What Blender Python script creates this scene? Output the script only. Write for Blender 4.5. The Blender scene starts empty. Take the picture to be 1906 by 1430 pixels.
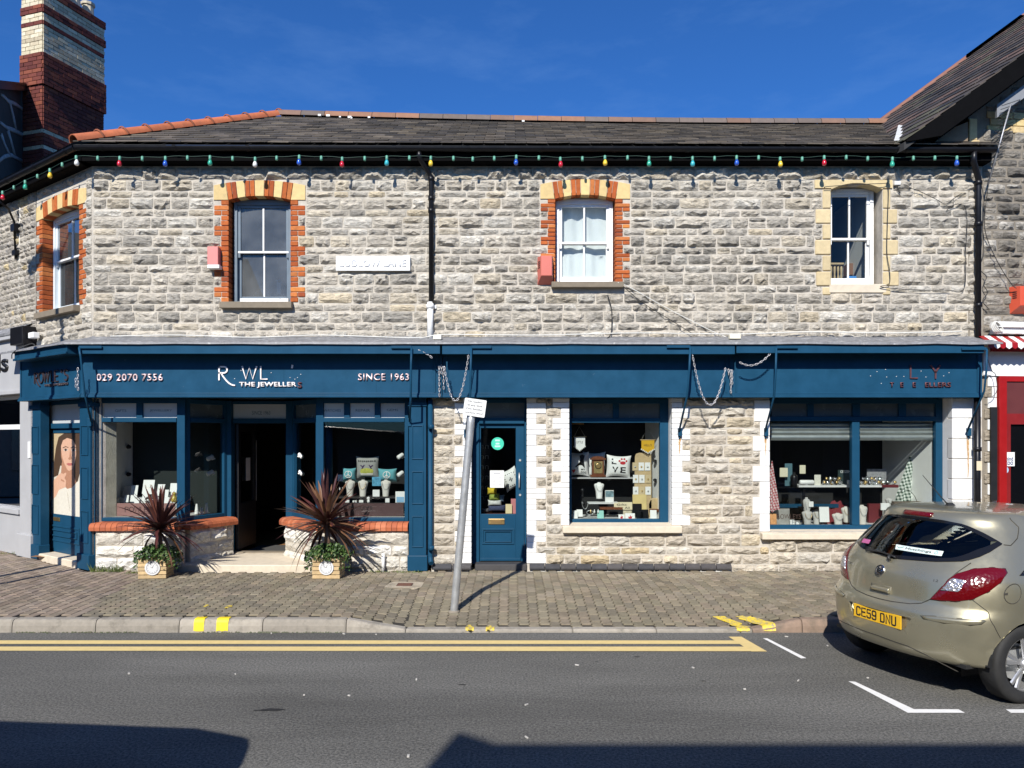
import bpy, bmesh, math, random
from mathutils import Vector, Matrix
R = random.Random(11)
SC = bpy.context.scene
COL = SC.collection
rad = math.radians

# ------------------------------------------------------------------ camera, sky, sun, exposure
cam_d = bpy.data.cameras.new('camera'); cam = bpy.data.objects.new('camera', cam_d); COL.objects.link(cam)
CAMZ, FPX, CX, HY = 2.05, 1432.0, 953.0, 814.0
cam.location = (0, 0, CAMZ); cam.rotation_euler = (rad(90), 0, 0)
cam_d.sensor_width = 36; cam_d.lens = 36*FPX/1906; cam_d.shift_y = (HY-715)/1906
cam_d.clip_start = .05; cam_d.clip_end = 2000
SC.camera = cam
SUN = Vector((.27, 1, -.80)).normalized()                       # direction the light travels
sd = bpy.data.lights.new('sun', 'SUN'); so = bpy.data.objects.new('sun', sd); COL.objects.link(so)
sd.energy = 5.0; sd.angle = rad(.53); sd.color = (1, .955, .88)
so.rotation_euler = SUN.to_track_quat('-Z', 'Y').to_euler(); so.location = (-8, -20, 25)
w = bpy.data.worlds.new('World'); SC.world = w; w.use_nodes = True
nt = w.node_tree; nt.nodes.clear()
sky = nt.nodes.new('ShaderNodeTexSky'); sky.sky_type = 'NISHITA'; sky.sun_disc = False
sky.sun_elevation = rad(37.7); sky.sun_rotation = rad(180+15); sky.air_density = 1.0; sky.dust_density = .5; sky.ozone_density = 3.0
hsv = nt.nodes.new('ShaderNodeMixRGB'); hsv.blend_type = 'MULTIPLY'; hsv.inputs[0].default_value = 1; hsv.inputs[2].default_value = (.46, 1.15, 2.12, 1)   # the deep clear blue of the day
bg = nt.nodes.new('ShaderNodeBackground'); bg.inputs[1].default_value = .05
out = nt.nodes.new('ShaderNodeOutputWorld')
tc = nt.nodes.new('ShaderNodeTexCoord'); mp = nt.nodes.new('ShaderNodeMapping'); mp.inputs['Scale'].default_value = (2.2, 1.0, 7.0); mp.inputs['Rotation'].default_value = (0, .5, .3)
cn = nt.nodes.new('ShaderNodeTexNoise'); cn.inputs['Scale'].default_value = 2.2; cn.inputs['Detail'].default_value = 7; cn.inputs['Roughness'].default_value = .62
cr = nt.nodes.new('ShaderNodeMapRange'); cr.inputs[1].default_value = .50; cr.inputs[2].default_value = .80; cr.inputs[3].default_value = 0; cr.inputs[4].default_value = .2
mx = nt.nodes.new('ShaderNodeMixRGB'); mx.inputs[2].default_value = (3.6, 6.6, 12.5, 1)
L = nt.links.new
L(sky.outputs[0], hsv.inputs[1]); L(hsv.outputs[0], mx.inputs[1]); L(tc.outputs['Generated'], mp.inputs[0]); L(mp.outputs[0], cn.inputs[0])
L(cn.outputs[0], cr.inputs[0]); L(cr.outputs[0], mx.inputs[0]); L(mx.outputs[0], bg.inputs[0]); L(bg.outputs[0], out.inputs[0])
SC.view_settings.view_transform = 'Standard'; SC.view_settings.look = 'None'
SC.view_settings.exposure = 0.38; SC.view_settings.gamma = 1; SC.view_settings.use_curve_mapping = False

# ------------------------------------------------------------------ frames and measuring
def X(p, d=11.0): return (p-CX)*d/FPX
def Z(q, d=11.0): return CAMZ+(HY-q)*d/FPX
class Fr:
    """a wall's own frame: a runs along the wall to the right, b into it, c up"""
    def __init__(s, o, xd=(1, 0)):
        s.o = Vector((o[0], o[1], 0)); v = Vector((xd[0], xd[1], 0)).normalized()
        s.x = v; s.y = Vector((-v.y, v.x, 0))
    def pt(s, a, b, c): return (s.o.x+s.x.x*a+s.y.x*b, s.o.y+s.x.y*a+s.y.y*b, c)
    def px(s, p, b=0.0):
        m = (p-CX)/FPX; ox = s.o.x+s.y.x*b; oy = s.o.y+s.y.y*b
        return (m*oy-ox)/(s.x.x-m*s.x.y)
    def pz(s, q, a=0.0, b=0.0):
        return CAMZ+(HY-q)*(s.o.y+s.x.y*a+s.y.y*b)/FPX
W0 = Fr((0, 0))
MAIN = Fr((0, 11))
CORNER = -6.0
FACET = Fr((CORNER, 11), (.8, -.6))
MIT = math.tan(rad(36.87/2))

# ------------------------------------------------------------------ building meshes
ORG = {}
def put(o, parent, c=(0, 0, 0)):
    COL.objects.link(o)
    if parent is not None:
        o.parent = parent; p = ORG[parent.name]
        o.location = (c[0]-p[0], c[1]-p[1], c[2]-p[2])
    else: o.location = c
    ORG[o.name] = c
    return o
def thing(name, label, cat, loc=(0, 0, 0), group=None, rotz=None):
    o = bpy.data.objects.new(name, None); o.empty_display_size = .1
    COL.objects.link(o); o.location = loc; o['label'] = label; o['category'] = cat
    if group: o['group'] = group
    ORG[o.name] = tuple(loc)
    if rotz is not None: o.rotation_euler = (0, 0, rotz); ORG[o.name] = (0, 0, 0)
    return o
def tag(o, label, cat, group=None):
    o['label'] = label; o['category'] = cat
    if group: o['group'] = group
    return o

class MB:
    def __init__(s, fr=W0): s.v = []; s.f = []; s.m = []; s.c = []; s.fr = fr; s.col = None; s.sm = []
    def V(s, a, b, c):
        s.v.append(s.fr.pt(a, b, c)); s.c.append(s.col or (1, 1, 1)); return len(s.v)-1
    def F(s, idx, m=0, smooth=False): s.f.append(tuple(idx)); s.m.append(m); s.sm.append(smooth)
    def quad(s, p, m=0): s.F([s.V(*q) for q in p], m)
    def box(s, x0, x1, y0, y1, z0, z1, m=0, ch=0):
        if ch <= 0:
            i = [s.V(x, y, z) for z in (z0, z1) for y in (y0, y1) for x in (x0, x1)]
            for q in ((0, 2, 3, 1), (4, 5, 7, 6), (0, 1, 5, 4), (2, 6, 7, 3), (0, 4, 6, 2), (1, 3, 7, 5)): s.F([i[k] for k in q], m)
            return
        X_, Y_, Z_ = (x0, x1), (y0, y1), (z0, z1); ids = {}
        for ix in (0, 1):
            for iy in (0, 1):
                for iz in (0, 1):
                    for ax in (0, 1, 2):
                        p = [X_[ix], Y_[iy], Z_[iz]]
                        for k, ii in enumerate((ix, iy, iz)):
                            if k != ax: p[k] += ch*(1 if ii == 0 else -1)
                        ids[(ix, iy, iz, ax)] = s.V(*p)
        for ax in range(3):
            o = [k for k in range(3) if k != ax]
            for e in (0, 1):
                cyc = [(0, 0), (1, 0), (1, 1), (0, 1)]; q = []
                for (u, v) in cyc:
                    t = [0, 0, 0]; t[ax] = e; t[o[0]] = u; t[o[1]] = v; q.append(ids[(t[0], t[1], t[2], ax)])
                if (e == 0) == (ax != 1): q.reverse()
                s.F(q, m)
            for u in (0, 1):
                for v in (0, 1):
                    q = []
                    for e, axs in ((0, o[0]), (1, o[0]), (1, o[1]), (0, o[1])):
                        t = [0, 0, 0]; t[ax] = e; t[o[0]] = u; t[o[1]] = v; q.append(ids[(t[0], t[1], t[2], axs)])
                    s.F(q, m)
        for ix in (0, 1):
            for iy in (0, 1):
                for iz in (0, 1): s.F([ids[(ix, iy, iz, a)] for a in range(3)], m)
    def loft(s, rings, closed=True, m=0, smooth=False, cap=True):
        """rings: lists of equal length of points"""
        R_ = [[s.V(*p) for p in r] for r in rings]; n = len(R_[0])
        for a, b in zip(R_, R_[1:]):
            for k in range(n if closed else n-1):
                j = (k+1) % n; s.F((a[k], a[j], b[j], b[k]), m, smooth)
        if cap and closed: s.F(R_[0][::-1], m); s.F(R_[-1], m)
        return R_
    def prism(s, pts, y0, y1, m=0):
        s.loft([[(a, y0, c) for a, c in pts], [(a, y1, c) for a, c in pts]], m=m)
    def prismx(s, pts, x0, x1, m=0):
        s.loft([[(x0, b, c) for b, c in pts], [(x1, b, c) for b, c in pts]], m=m)
    def prismz(s, pts, z0, z1, m=0):
        s.loft([[(a, b, z0) for a, b in pts], [(a, b, z1) for a, b in pts]], m=m)
    def tube(s, path, r, n=8, m=0, cap=True, closed=False, flat=1.0):
        P = [Vector(p) for p in path]; N = len(P); rings = []; up = None
        for i in range(N):
            if closed: t = P[(i+1) % N]-P[i-1]
            else: t = P[min(i+1, N-1)]-P[max(i-1, 0)]
            if t.length < 1e-9: t = Vector((0, 0, 1))
            t.normalize()
            if up is None:
                up = Vector((0, 0, 1)) if abs(t.z) < .9 else Vector((1, 0, 0))
            u = up-t*up.dot(t)
            if u.length < 1e-6: u = t.orthogonal()
            u.normalize(); up = u; v = t.cross(u)
            rr = r[i] if isinstance(r, (list, tuple)) else r
            rings.append([tuple(P[i]+(u*math.cos(2*math.pi*k/n)+v*math.sin(2*math.pi*k/n)*flat)*rr) for k in range(n)])
        if closed: rings.append(rings[0]); cap = False
        s.loft(rings, m=m, smooth=True, cap=cap)
    def lathe(s, prof, c, n=16, axis='z', m=0, smooth=True):
        rings = []
        for r, h in prof:
            ring = []
            for k in range(n):
                a = 2*math.pi*k/n; u, v = r*math.cos(a), r*math.sin(a)
                ring.append((c[0]+u, c[1]+v, c[2]+h) if axis == 'z' else (c[0]+u, c[1]-h, c[2]+v) if axis == 'y' else (c[0]+h, c[1]+u, c[2]+v))
            rings.append(ring)
        s.loft(rings, m=m, smooth=smooth)
    def disc(s, c, r, m=0, n=20, th=.004):
        s.lathe([(r, 0), (r, th)], c, n, 'y', m, False)
    def mesh(s, name, fix=True, off=(0, 0, 0)):
        me = bpy.data.meshes.new(name)
        me.from_pydata([(a-off[0], b-off[1], c-off[2]) for a, b, c in s.v], [], s.f)
        if s.col is not None or any(q != (1, 1, 1) for q in s.c[:1]):
            at = me.attributes.new('Col', 'FLOAT_COLOR', 'POINT'); fl = []
            for q in s.c: fl += [q[0], q[1], q[2], 1.0]
            at.data.foreach_set('color', fl)
        if any(s.m): me.polygons.foreach_set('material_index', s.m)
        me.polygons.foreach_set('use_smooth', s.sm)
        if fix:
            bm = bmesh.new(); bm.from_mesh(me); bmesh.ops.recalc_face_normals(bm, faces=bm.faces); bm.to_mesh(me); bm.free()
        return me
    def obj(s, name, mat, parent=None, bevel=0, kind=None, label=None, fix=True, subd=0):
        xs, ys, zs = zip(*s.v)
        c = ((min(xs)+max(xs))/2, (min(ys)+max(ys))/2, (min(zs)+max(zs))/2)
        if parent is None: c = (c[0], c[1], min(zs))
        me = s.mesh(name, fix, c)
        for q in (mat if isinstance(mat, (list, tuple)) else [mat]): me.materials.append(q)
        o = bpy.data.objects.new(name, me); put(o, parent, c)
        if bevel:
            b = o.modifiers.new('bevel', 'BEVEL'); b.width = bevel; b.segments = 2; b.limit_method = 'ANGLE'; b.angle_limit = rad(40)
        if subd:
            b = o.modifiers.new('subd', 'SUBSURF'); b.levels = subd; b.render_levels = subd
        if kind: o['kind'] = kind
        if label: o['label'] = label
        return o
def copy_tree(o, parent=None, loc=None):
    """a thing with copies of its parts and sub-parts; meshes are shared"""
    c = o.copy(); COL.objects.link(c)
    if parent is not None: c.parent = parent
    if loc is not None: c.location = loc
    ORG[c.name] = tuple(loc) if loc is not None else ORG.get(o.name, (0, 0, 0))
    for ch in o.children: copy_tree(ch, c)
    return c
def boxo(name, mat, parent, x0, x1, y0, y1, z0, z1, fr=MAIN, ch=0, **k):
    b = MB(fr); b.box(min(x0, x1), max(x0, x1), min(y0, y1), max(y0, y1), min(z0, z1), max(z0, z1), 0, ch); return b.obj(name, mat, parent, **k)

_txt = {}
def text(name, s, mat, parent, fr, a0, a1, b, c0, c1, depth=.006, tilt=None, bold=0.0, spacing=1.0):
    """raised lettering between a0..a1 and c0..c1 on the plane b of a frame"""
    cu = bpy.data.curves.new(name, 'FONT'); cu.body = s; cu.size = 1; cu.extrude = 0; cu.offset = bold; cu.resolution_u = 3; cu.space_character = spacing
    o = bpy.data.objects.new(name+'_tmp', cu); COL.objects.link(o)
    dg = bpy.context.evaluated_depsgraph_get(); me = bpy.data.meshes.new_from_object(o.evaluated_get(dg))
    bpy.data.objects.remove(o); bpy.data.curves.remove(cu)
    if len(me.vertices) == 0: return None
    xs = [v.co.x for v in me.vertices]; ys = [v.co.y for v in me.vertices]
    x0, x1, y0, y1 = min(xs), max(xs), min(ys), max(ys)
    bm = bmesh.new(); bm.from_mesh(me)
    if depth > .002:
        r = bmesh.ops.extrude_face_region(bm, geom=bm.faces[:])
        for v in [g for g in r['geom'] if isinstance(g, bmesh.types.BMVert)]: v.co.z = 1.0
    for v in bm.verts:
        u = (v.co.x-x0)/(x1-x0); t = (v.co.y-y0)/max(1e-6, (y1-y0))
        if callable(fr): v.co = Vector(fr(a0+(a1-a0)*u, c0+(c1-c0)*t, b-v.co.z*depth))
        else:
            a = a0+(a1-a0)*u; c = c0+(c1-c0)*t
            if tilt: am, cm = (a0+a1)/2, (c0+c1)/2; da, dc = a-am, c-cm; a = am+da*math.cos(tilt)-dc*math.sin(tilt); c = cm+da*math.sin(tilt)+dc*math.cos(tilt)
            v.co = Vector(fr.pt(a, b-v.co.z*depth, c))
    bmesh.ops.recalc_face_normals(bm, faces=bm.faces)
    cc = Vector((0, 0, 0))
    for v in bm.verts: cc += v.co
    cc /= len(bm.verts)
    for v in bm.verts: v.co -= cc
    bm.to_mesh(me); bm.free(); me.name = name; me.materials.clear(); me.materials.append(mat)
    return put(bpy.data.objects.new(name, me), parent, tuple(cc))

# ------------------------------------------------------------------ materials
def NN(nt, t, **k):
    n = nt.nodes.new(t)
    for a, b in k.items():
        if a.startswith('i_'):
            key = a[2:].replace('_', ' '); n.inputs[int(key) if key.isdigit() else key].default_value = b
        else: setattr(n, a, b)
    return n
def newmat(name):
    m = bpy.data.materials.new(name); m.use_nodes = True; t = m.node_tree
    return m, t, t.nodes['Principled BSDF'], t.links.new
def M(name, col=(.5, .5, .5), rough=.6, metal=0.0, attr=False, var=.12, vs=6.0, bump=0.0, bs=40.0, bd=.006, spec=.5, coat=0.0, dirt=None, ds=2.0, damt=.5, thr=.5, emit=0):
    """surface with uneven colour, optional stains (dirt) and a fine relief; world position drives every pattern"""
    m, t, bs_, L = newmat(name)
    bs_.inputs['Roughness'].default_value = rough; bs_.inputs['Metallic'].default_value = metal
    bs_.inputs['Specular IOR Level'].default_value = spec; bs_.inputs['Coat Weight'].default_value = coat
    g = NN(t, 'ShaderNodeNewGeometry'); c = None
    if attr: a = NN(t, 'ShaderNodeAttribute', attribute_name='Col'); c = a.outputs['Color']
    else: r = NN(t, 'ShaderNodeRGB'); r.outputs[0].default_value = (*col, 1); c = r.outputs[0]
    if var > 0:
        n = NN(t, 'ShaderNodeTexNoise', i_Scale=vs, i_Detail=6.0, i_Roughness=.65); L(g.outputs['Position'], n.inputs['Vector'])
        mr = NN(t, 'ShaderNodeMapRange', i_1=.25, i_2=.75, i_3=1-var, i_4=1+var); L(n.outputs[0], mr.inputs[0])
        x = NN(t, 'ShaderNodeMixRGB', blend_type='MULTIPLY'); x.inputs[0].default_value = 1; L(c, x.inputs[1]); L(mr.outputs[0], x.inputs[2]); c = x.outputs[0]
        rr = NN(t, 'ShaderNodeMapRange', i_1=.2, i_2=.8, i_3=max(0, rough-.08), i_4=min(1, rough+.08)); L(n.outputs[0], rr.inputs[0]); L(rr.outputs[0], bs_.inputs['Roughness'])
    if dirt:
        n2 = NN(t, 'ShaderNodeTexNoise', i_Scale=ds, i_Detail=8.0, i_Roughness=.7); L(g.outputs['Position'], n2.inputs['Vector'])
        mr = NN(t, 'ShaderNodeMapRange', i_1=thr, i_2=thr+.18, i_3=0.0, i_4=damt); L(n2.outputs[0], mr.inputs[0])
        x = NN(t, 'ShaderNodeMixRGB'); L(mr.outputs[0], x.inputs[0]); L(c, x.inputs[1]); x.inputs[2].default_value = (*dirt, 1); c = x.outputs[0]
    L(c, bs_.inputs['Base Color'])
    if emit: L(c, bs_.inputs['Emission Color']); bs_.inputs['Emission Strength'].default_value = emit
    if bump > 0:
        n3 = NN(t, 'ShaderNodeTexNoise', i_Scale=bs, i_Detail=7.0, i_Roughness=.65); L(g.outputs['Position'], n3.inputs['Vector'])
        b = NN(t, 'ShaderNodeBump', i_Strength=bump, i_Distance=bd); L(n3.outputs[0], b.inputs['Height']); L(b.outputs[0], bs_.inputs['Normal'])
    return m
def stone_mat(name, stain=(.095, .09, .075), amt=.55, thr=.55, bd=.055, soot=True):
    m, t, p, L = newmat(name); p.inputs['Roughness'].default_value = .9; p.inputs['Specular IOR Level'].default_value = .2
    g = NN(t, 'ShaderNodeNewGeometry'); a = NN(t, 'ShaderNodeAttribute', attribute_name='Col'); c = a.outputs['Color']
    n = NN(t, 'ShaderNodeTexNoise', i_Scale=14.0, i_Detail=8.0, i_Roughness=.7); L(g.outputs['Position'], n.inputs['Vector'])
    mr = NN(t, 'ShaderNodeMapRange', i_1=.3, i_2=.7, i_3=.72, i_4=1.28); L(n.outputs[0], mr.inputs[0])
    x = NN(t, 'ShaderNodeMixRGB', blend_type='MULTIPLY'); x.inputs[0].default_value = 1; L(c, x.inputs[1]); L(mr.outputs[0], x.inputs[2]); c = x.outputs[0]
    # lichen and soot in patches of their own
    n2 = NN(t, 'ShaderNodeTexNoise', i_Scale=7.0, i_Detail=9.0, i_Roughness=.75); mp2 = NN(t, 'ShaderNodeMapping'); mp2.inputs['Scale'].default_value = (1, 1, 1.7); L(g.outputs['Position'], mp2.inputs[0]); L(mp2.outputs[0], n2.inputs['Vector'])
    f = n2.outputs[0]
    if soot:
        n4 = NN(t, 'ShaderNodeTexNoise', i_Scale=.42, i_Detail=3.0); L(g.outputs['Position'], n4.inputs['Vector'])
        ad = NN(t, 'ShaderNodeMath', operation='MULTIPLY_ADD'); L(n4.outputs[0], ad.inputs[0]); ad.inputs[1].default_value = .38; L(n2.outputs[0], ad.inputs[2])
        sb = NN(t, 'ShaderNodeMath', operation='SUBTRACT'); L(ad.outputs[0], sb.inputs[0]); sb.inputs[1].default_value = .19; f = sb.outputs[0]
    if soot == 2:                                                      # the rain-washed crust low on the right half of the front
        sx = NN(t, 'ShaderNodeSeparateXYZ'); L(g.outputs['Position'], sx.inputs[0]); a1 = NN(t, 'ShaderNodeMapRange', i_1=-3.0, i_2=.5, i_3=0.0, i_4=1.0); L(sx.outputs[0], a1.inputs[0]); a2 = NN(t, 'ShaderNodeMapRange', i_1=5.3, i_2=4.3, i_3=0.0, i_4=.075); L(sx.outputs[2], a2.inputs[0])
        a3 = NN(t, 'ShaderNodeMapRange', i_1=2.7, i_2=3.3, i_3=0.0, i_4=1.0); L(sx.outputs[2], a3.inputs[0]); m1 = NN(t, 'ShaderNodeMath', operation='MULTIPLY'); L(a1.outputs[0], m1.inputs[0]); L(a2.outputs[0], m1.inputs[1]); m3 = NN(t, 'ShaderNodeMath', operation='MULTIPLY'); L(m1.outputs[0], m3.inputs[0]); L(a3.outputs[0], m3.inputs[1]); ad2 = NN(t, 'ShaderNodeMath', operation='ADD'); L(f, ad2.inputs[0]); L(m3.outputs[0], ad2.inputs[1]); f = ad2.outputs[0]
    mr2 = NN(t, 'ShaderNodeMapRange', i_1=thr, i_2=thr+.14, i_3=0.0, i_4=amt); L(f, mr2.inputs[0])
    x2 = NN(t, 'ShaderNodeMixRGB'); L(mr2.outputs[0], x2.inputs[0]); L(c, x2.inputs[1]); x2.inputs[2].default_value = (*stain, 1); L(x2.outputs[0], p.inputs['Base Color'])
    n3 = NN(t, 'ShaderNodeTexNoise', i_Scale=13.0, i_Detail=9.0, i_Roughness=.66, i_Distortion=.6); mp3 = NN(t, 'ShaderNodeMapping'); mp3.inputs['Scale'].default_value = (.8, 1, 1.9); L(g.outputs['Position'], mp3.inputs[0]); L(mp3.outputs[0], n3.inputs['Vector'])
    b = NN(t, 'ShaderNodeBump', i_Strength=1.0, i_Distance=bd); L(n3.outputs[0], b.inputs['Height']); L(b.outputs[0], p.inputs['Normal'])
    return m
def glass_mat(name, tint=(.92, .95, .94), refl=1.0, ior=1.5, rough=0.0, haze=0.0):
    """a thin pane: clear along most of it, mirror-like by Fresnel"""
    m = bpy.data.materials.new(name); m.use_nodes = True; t = m.node_tree; t.nodes.clear(); L = t.links.new
    tr = NN(t, 'ShaderNodeBsdfTransparent'); tr.inputs[0].default_value = (*tint, 1)
    gl = NN(t, 'ShaderNodeBsdfGlossy'); gl.inputs['Roughness'].default_value = rough
    fr = NN(t, 'ShaderNodeFresnel'); fr.inputs[0].default_value = ior
    mu = NN(t, 'ShaderNodeMath', operation='MULTIPLY'); mu.inputs[1].default_value = refl; mu.use_clamp = True
    mx_ = NN(t, 'ShaderNodeMixShader'); o = NN(t, 'ShaderNodeOutputMaterial')
    L(fr.outputs[0], mu.inputs[0]); L(mu.outputs[0], mx_.inputs[0]); L(tr.outputs[0], mx_.inputs[1]); L(gl.outputs[0], mx_.inputs[2]); L(mx_.outputs[0], o.inputs[0])
    if haze:                                                         # painted haze: a pale film that greys the reflected sky
        df = NN(t, 'ShaderNodeBsdfDiffuse'); df.inputs[0].default_value = (.62, .66, .68, 1); g = NN(t, 'ShaderNodeNewGeometry'); n = NN(t, 'ShaderNodeTexNoise', i_Scale=3.0, i_Detail=6.0); L(g.outputs['Position'], n.inputs['Vector']); mr = NN(t, 'ShaderNodeMapRange', i_1=.3, i_2=.7, i_3=haze*.6, i_4=haze*1.3); L(n.outputs[0], mr.inputs[0]); m2 = NN(t, 'ShaderNodeMixShader'); L(mr.outputs[0], m2.inputs[0]); L(mx_.outputs[0], m2.inputs[1]); L(df.outputs[0], m2.inputs[2]); L(m2.outputs[0], o.inputs[0])
    return m

m_stone = stone_mat('rock faced limestone', soot=2)
m_stone_d = stone_mat('dark rubble stone', (.06, .055, .045), .7, .50)
m_white_stone = stone_mat('whitewashed stone', (.16, .145, .11), .8, .55, .03, False)
m_mortar = M('mortar', (.50, .455, .385), .95, var=.22, vs=9, bump=.6, bs=50, bd=.01, dirt=(.16, .145, .115), ds=1.6, damt=.55)
m_mortar_d = M('brown mortar', (.22, .19, .15), .95, var=.2, vs=9, bump=.6, bs=50, bd=.01)
m_brick = M('brick', attr=True, rough=.85, var=.25, vs=22, bump=.6, bs=70, bd=.006, dirt=(.10, .05, .03), ds=14, damt=.5, thr=.6, spec=.25)
m_paintbrick = M('white masonry paint', attr=True, rough=.55, var=.05, vs=12, bump=.3, bs=60, bd=.004, dirt=(.45, .42, .36), ds=10, damt=.5, thr=.6)
m_cream = M('cream dressed stone', attr=True, rough=.85, var=.14, vs=15, bump=.4, bs=60, bd=.006, dirt=(.22, .18, .11), ds=7, damt=.55, thr=.58)
m_blue = M('blue gloss paint', (.010, .055, .108), .42, var=.12, vs=3, bump=.15, bs=30, bd=.004, dirt=(.03, .085, .15), ds=5, damt=.4, thr=.60, spec=.10)
m_bluebare = M('blue paint worn to white primer', (.011, .060, .118), .45, var=.16, vs=4, bump=.2, bs=30, bd=.004, dirt=(.35, .42, .46), ds=10, damt=.7, thr=.68, spec=.10)
m_black = M('black gloss paint', (.008, .008, .010), .35, var=.2, vs=6, spec=.3)
m_soffit = M('black eaves board', (.0035, .0035, .004), .8, var=.3, vs=8, spec=.05)
m_white = M('white paint', (.78, .78, .76), .45, var=.05, vs=6, dirt=(.5, .48, .43), ds=8, damt=.4, thr=.62)
m_whiteold = M('flaking white paint', (.76, .76, .74), .6, var=.06, vs=10, dirt=(.22, .18, .14), ds=26, damt=.85, thr=.58)
m_sashgrey = M('pale sash paint', (.66, .72, .75), .45, var=.05, dirt=(.35, .37, .38), ds=8, damt=.4, thr=.6)
m_greyp = M('pale grey shop paint', (.40, .40, .405), .5, var=.05, vs=4, dirt=(.36, .36, .37), ds=5, damt=.5, thr=.6)
m_sill = M('brown stone sill', (.20, .165, .12), .85, var=.2, vs=9, bump=.4, bs=60)
m_sillc = M('cream stone sill', (.60, .52, .40), .8, var=.14, vs=9, bump=.35, bs=70, bd=.004, dirt=(.30, .26, .18), ds=9, damt=.5, thr=.6)
m_glass = glass_mat('window glass', (.86, .90, .89), 1.0)
m_glass_sky = glass_mat('hazed sky glass', (.45, .50, .52), 1.5, 1.55, .01, .13)  # its pale film stands for the grey of the sky reflection
m_glass_side = glass_mat('side window glass', (.30, .34, .36), .55, 1.5, 0, .05)
m_slate = M('slate', attr=True, rough=.65, var=.25, vs=7, bump=.5, bs=30, bd=.01, dirt=(.16, .14, .10), ds=3.0, damt=.5, thr=.58, spec=.35)
m_terra = M('terracotta', attr=True, rough=.8, var=.2, vs=10, bump=.4, bs=40, dirt=(.20, .10, .06), ds=6, damt=.5, thr=.58)
m_lead = M('lead flashing', (.20, .20, .205), .6, metal=.1, var=.4, vs=14, bump=.5, bs=14, bd=.015, dirt=(.62, .62, .60), ds=9, damt=.7, thr=.55)
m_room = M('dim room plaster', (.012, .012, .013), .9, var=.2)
m_roomw = M('white display lining', (.84, .84, .82), .6, var=.03)
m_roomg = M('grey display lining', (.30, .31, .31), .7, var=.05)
m_floorw = M('wood floor', (.30, .15, .06), .5, var=.3, vs=12)
m_gold = M('brass', (.60, .42, .18), .35, metal=.9, var=.15)
m_steel = M('galvanised steel', (.48, .49, .49), .42, metal=.55, var=.2, vs=12)
m_shutter = M('shutter steel', (.42, .45, .44), .38, metal=.7, var=.15)
m_pink = M('rose gold letters', (.80, .62, .62), .35, metal=.35, var=.15, vs=20)
m_letw = M('bright letters', (.86, .80, .78), .4, var=.08, vs=30)
m_letd = M('dark letters', (.05, .035, .04), .45, var=.1)
m_letr = M('dull copper letters', (.13, .05, .055), .45, metal=.3, var=.2, vs=40)
m_black_t = M('black print', (.015, .015, .016), .6, var=.05)
m_red = M('red gloss paint', (.30, .008, .008), .35, var=.1)
m_dblue = M('dark navy brick', attr=True, rough=.55, var=.2, vs=14, bump=.3)

# ================================================================== ground, road, kerb, pavement
def sstep(t): t = max(0.0, min(1.0, t)); return t*t*(3-2*t)
KX = [X(645, 8.1), X(755, 8.1), X(1400, 8.1), X(1492, 8.1)]
def kh(x):
    if x < KX[0] or x > KX[3]: return .135
    if x < KX[1]: return .135-.103*(x-KX[0])/(KX[1]-KX[0])
    if x < KX[2]: return .032
    return .032+.103*(x-KX[2])/(KX[3]-KX[2])
def gz(x, y): k = kh(x); return k+(.145-k)*sstep((y-8.19)/1.6)

b = MB(); b.quad([(-700, -700, -.06), (700, -700, -.06), (700, 700, -.06), (-700, 700, -.06)])
b.obj('ground', M('far ground', (.09, .085, .08), .9), kind='structure')
# asphalt
ma, t, p, L = newmat('worn asphalt'); g = NN(t, 'ShaderNodeNewGeometry')
n1 = NN(t, 'ShaderNodeTexNoise', i_Scale=52.0, i_Detail=4.0, i_Roughness=.85); L(g.outputs['Position'], n1.inputs['Vector'])
vo = NN(t, 'ShaderNodeTexVoronoi', i_Scale=75.0); L(g.outputs['Position'], vo.inputs['Vector'])
n2 = NN(t, 'ShaderNodeTexNoise', i_Scale=.7, i_Detail=5.0, i_Roughness=.6); mpa = NN(t, 'ShaderNodeMapping'); mpa.inputs['Scale'].default_value = (.35, 1.4, 1); L(g.outputs['Position'], mpa.inputs[0]); L(mpa.outputs[0], n2.inputs['Vector'])
r1 = NN(t, 'ShaderNodeValToRGB'); r1.color_ramp.elements[0].position = .38; r1.color_ramp.elements[0].color = (.045, .045, .043, 1); r1.color_ramp.elements[1].position = .64; r1.color_ramp.elements[1].color = (.195, .188, .168, 1); L(n1.outputs[0], r1.inputs[0])
mr = NN(t, 'ShaderNodeMapRange', i_1=.3, i_2=.7, i_3=.68, i_4=1.3); L(n2.outputs[0], mr.inputs[0])
x1 = NN(t, 'ShaderNodeMixRGB', blend_type='MULTIPLY'); x1.inputs[0].default_value = 1; L(r1.outputs[0], x1.inputs[1]); L(mr.outputs[0], x1.inputs[2])
sp = NN(t, 'ShaderNodeTexVoronoi', i_Scale=38.0); L(g.outputs['Position'], sp.inputs['Vector'])
s1 = NN(t, 'ShaderNodeMapRange', i_1=.10, i_2=.05, i_3=0.0, i_4=.55); L(sp.outputs['Distance'], s1.inputs[0])
s3 = NN(t, 'ShaderNodeSeparateColor'); L(sp.outputs['Color'], s3.inputs[0]); s4 = NN(t, 'ShaderNodeMath', operation='GREATER_THAN'); s4.inputs[1].default_value = .93; L(s3.outputs[0], s4.inputs[0])
s5 = NN(t, 'ShaderNodeMath', operation='MULTIPLY'); L(s1.outputs[0], s5.inputs[0]); L(s4.outputs[0], s5.inputs[1])
x2 = NN(t, 'ShaderNodeMixRGB'); L(s5.outputs[0], x2.inputs[0]); L(x1.outputs[0], x2.inputs[1]); x2.inputs[2].default_value = (.42, .40, .36, 1)
L(x2.outputs[0], p.inputs['Base Color']); p.inputs['Roughness'].default_value = .85; p.inputs['Specular IOR Level'].default_value = .3
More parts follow.
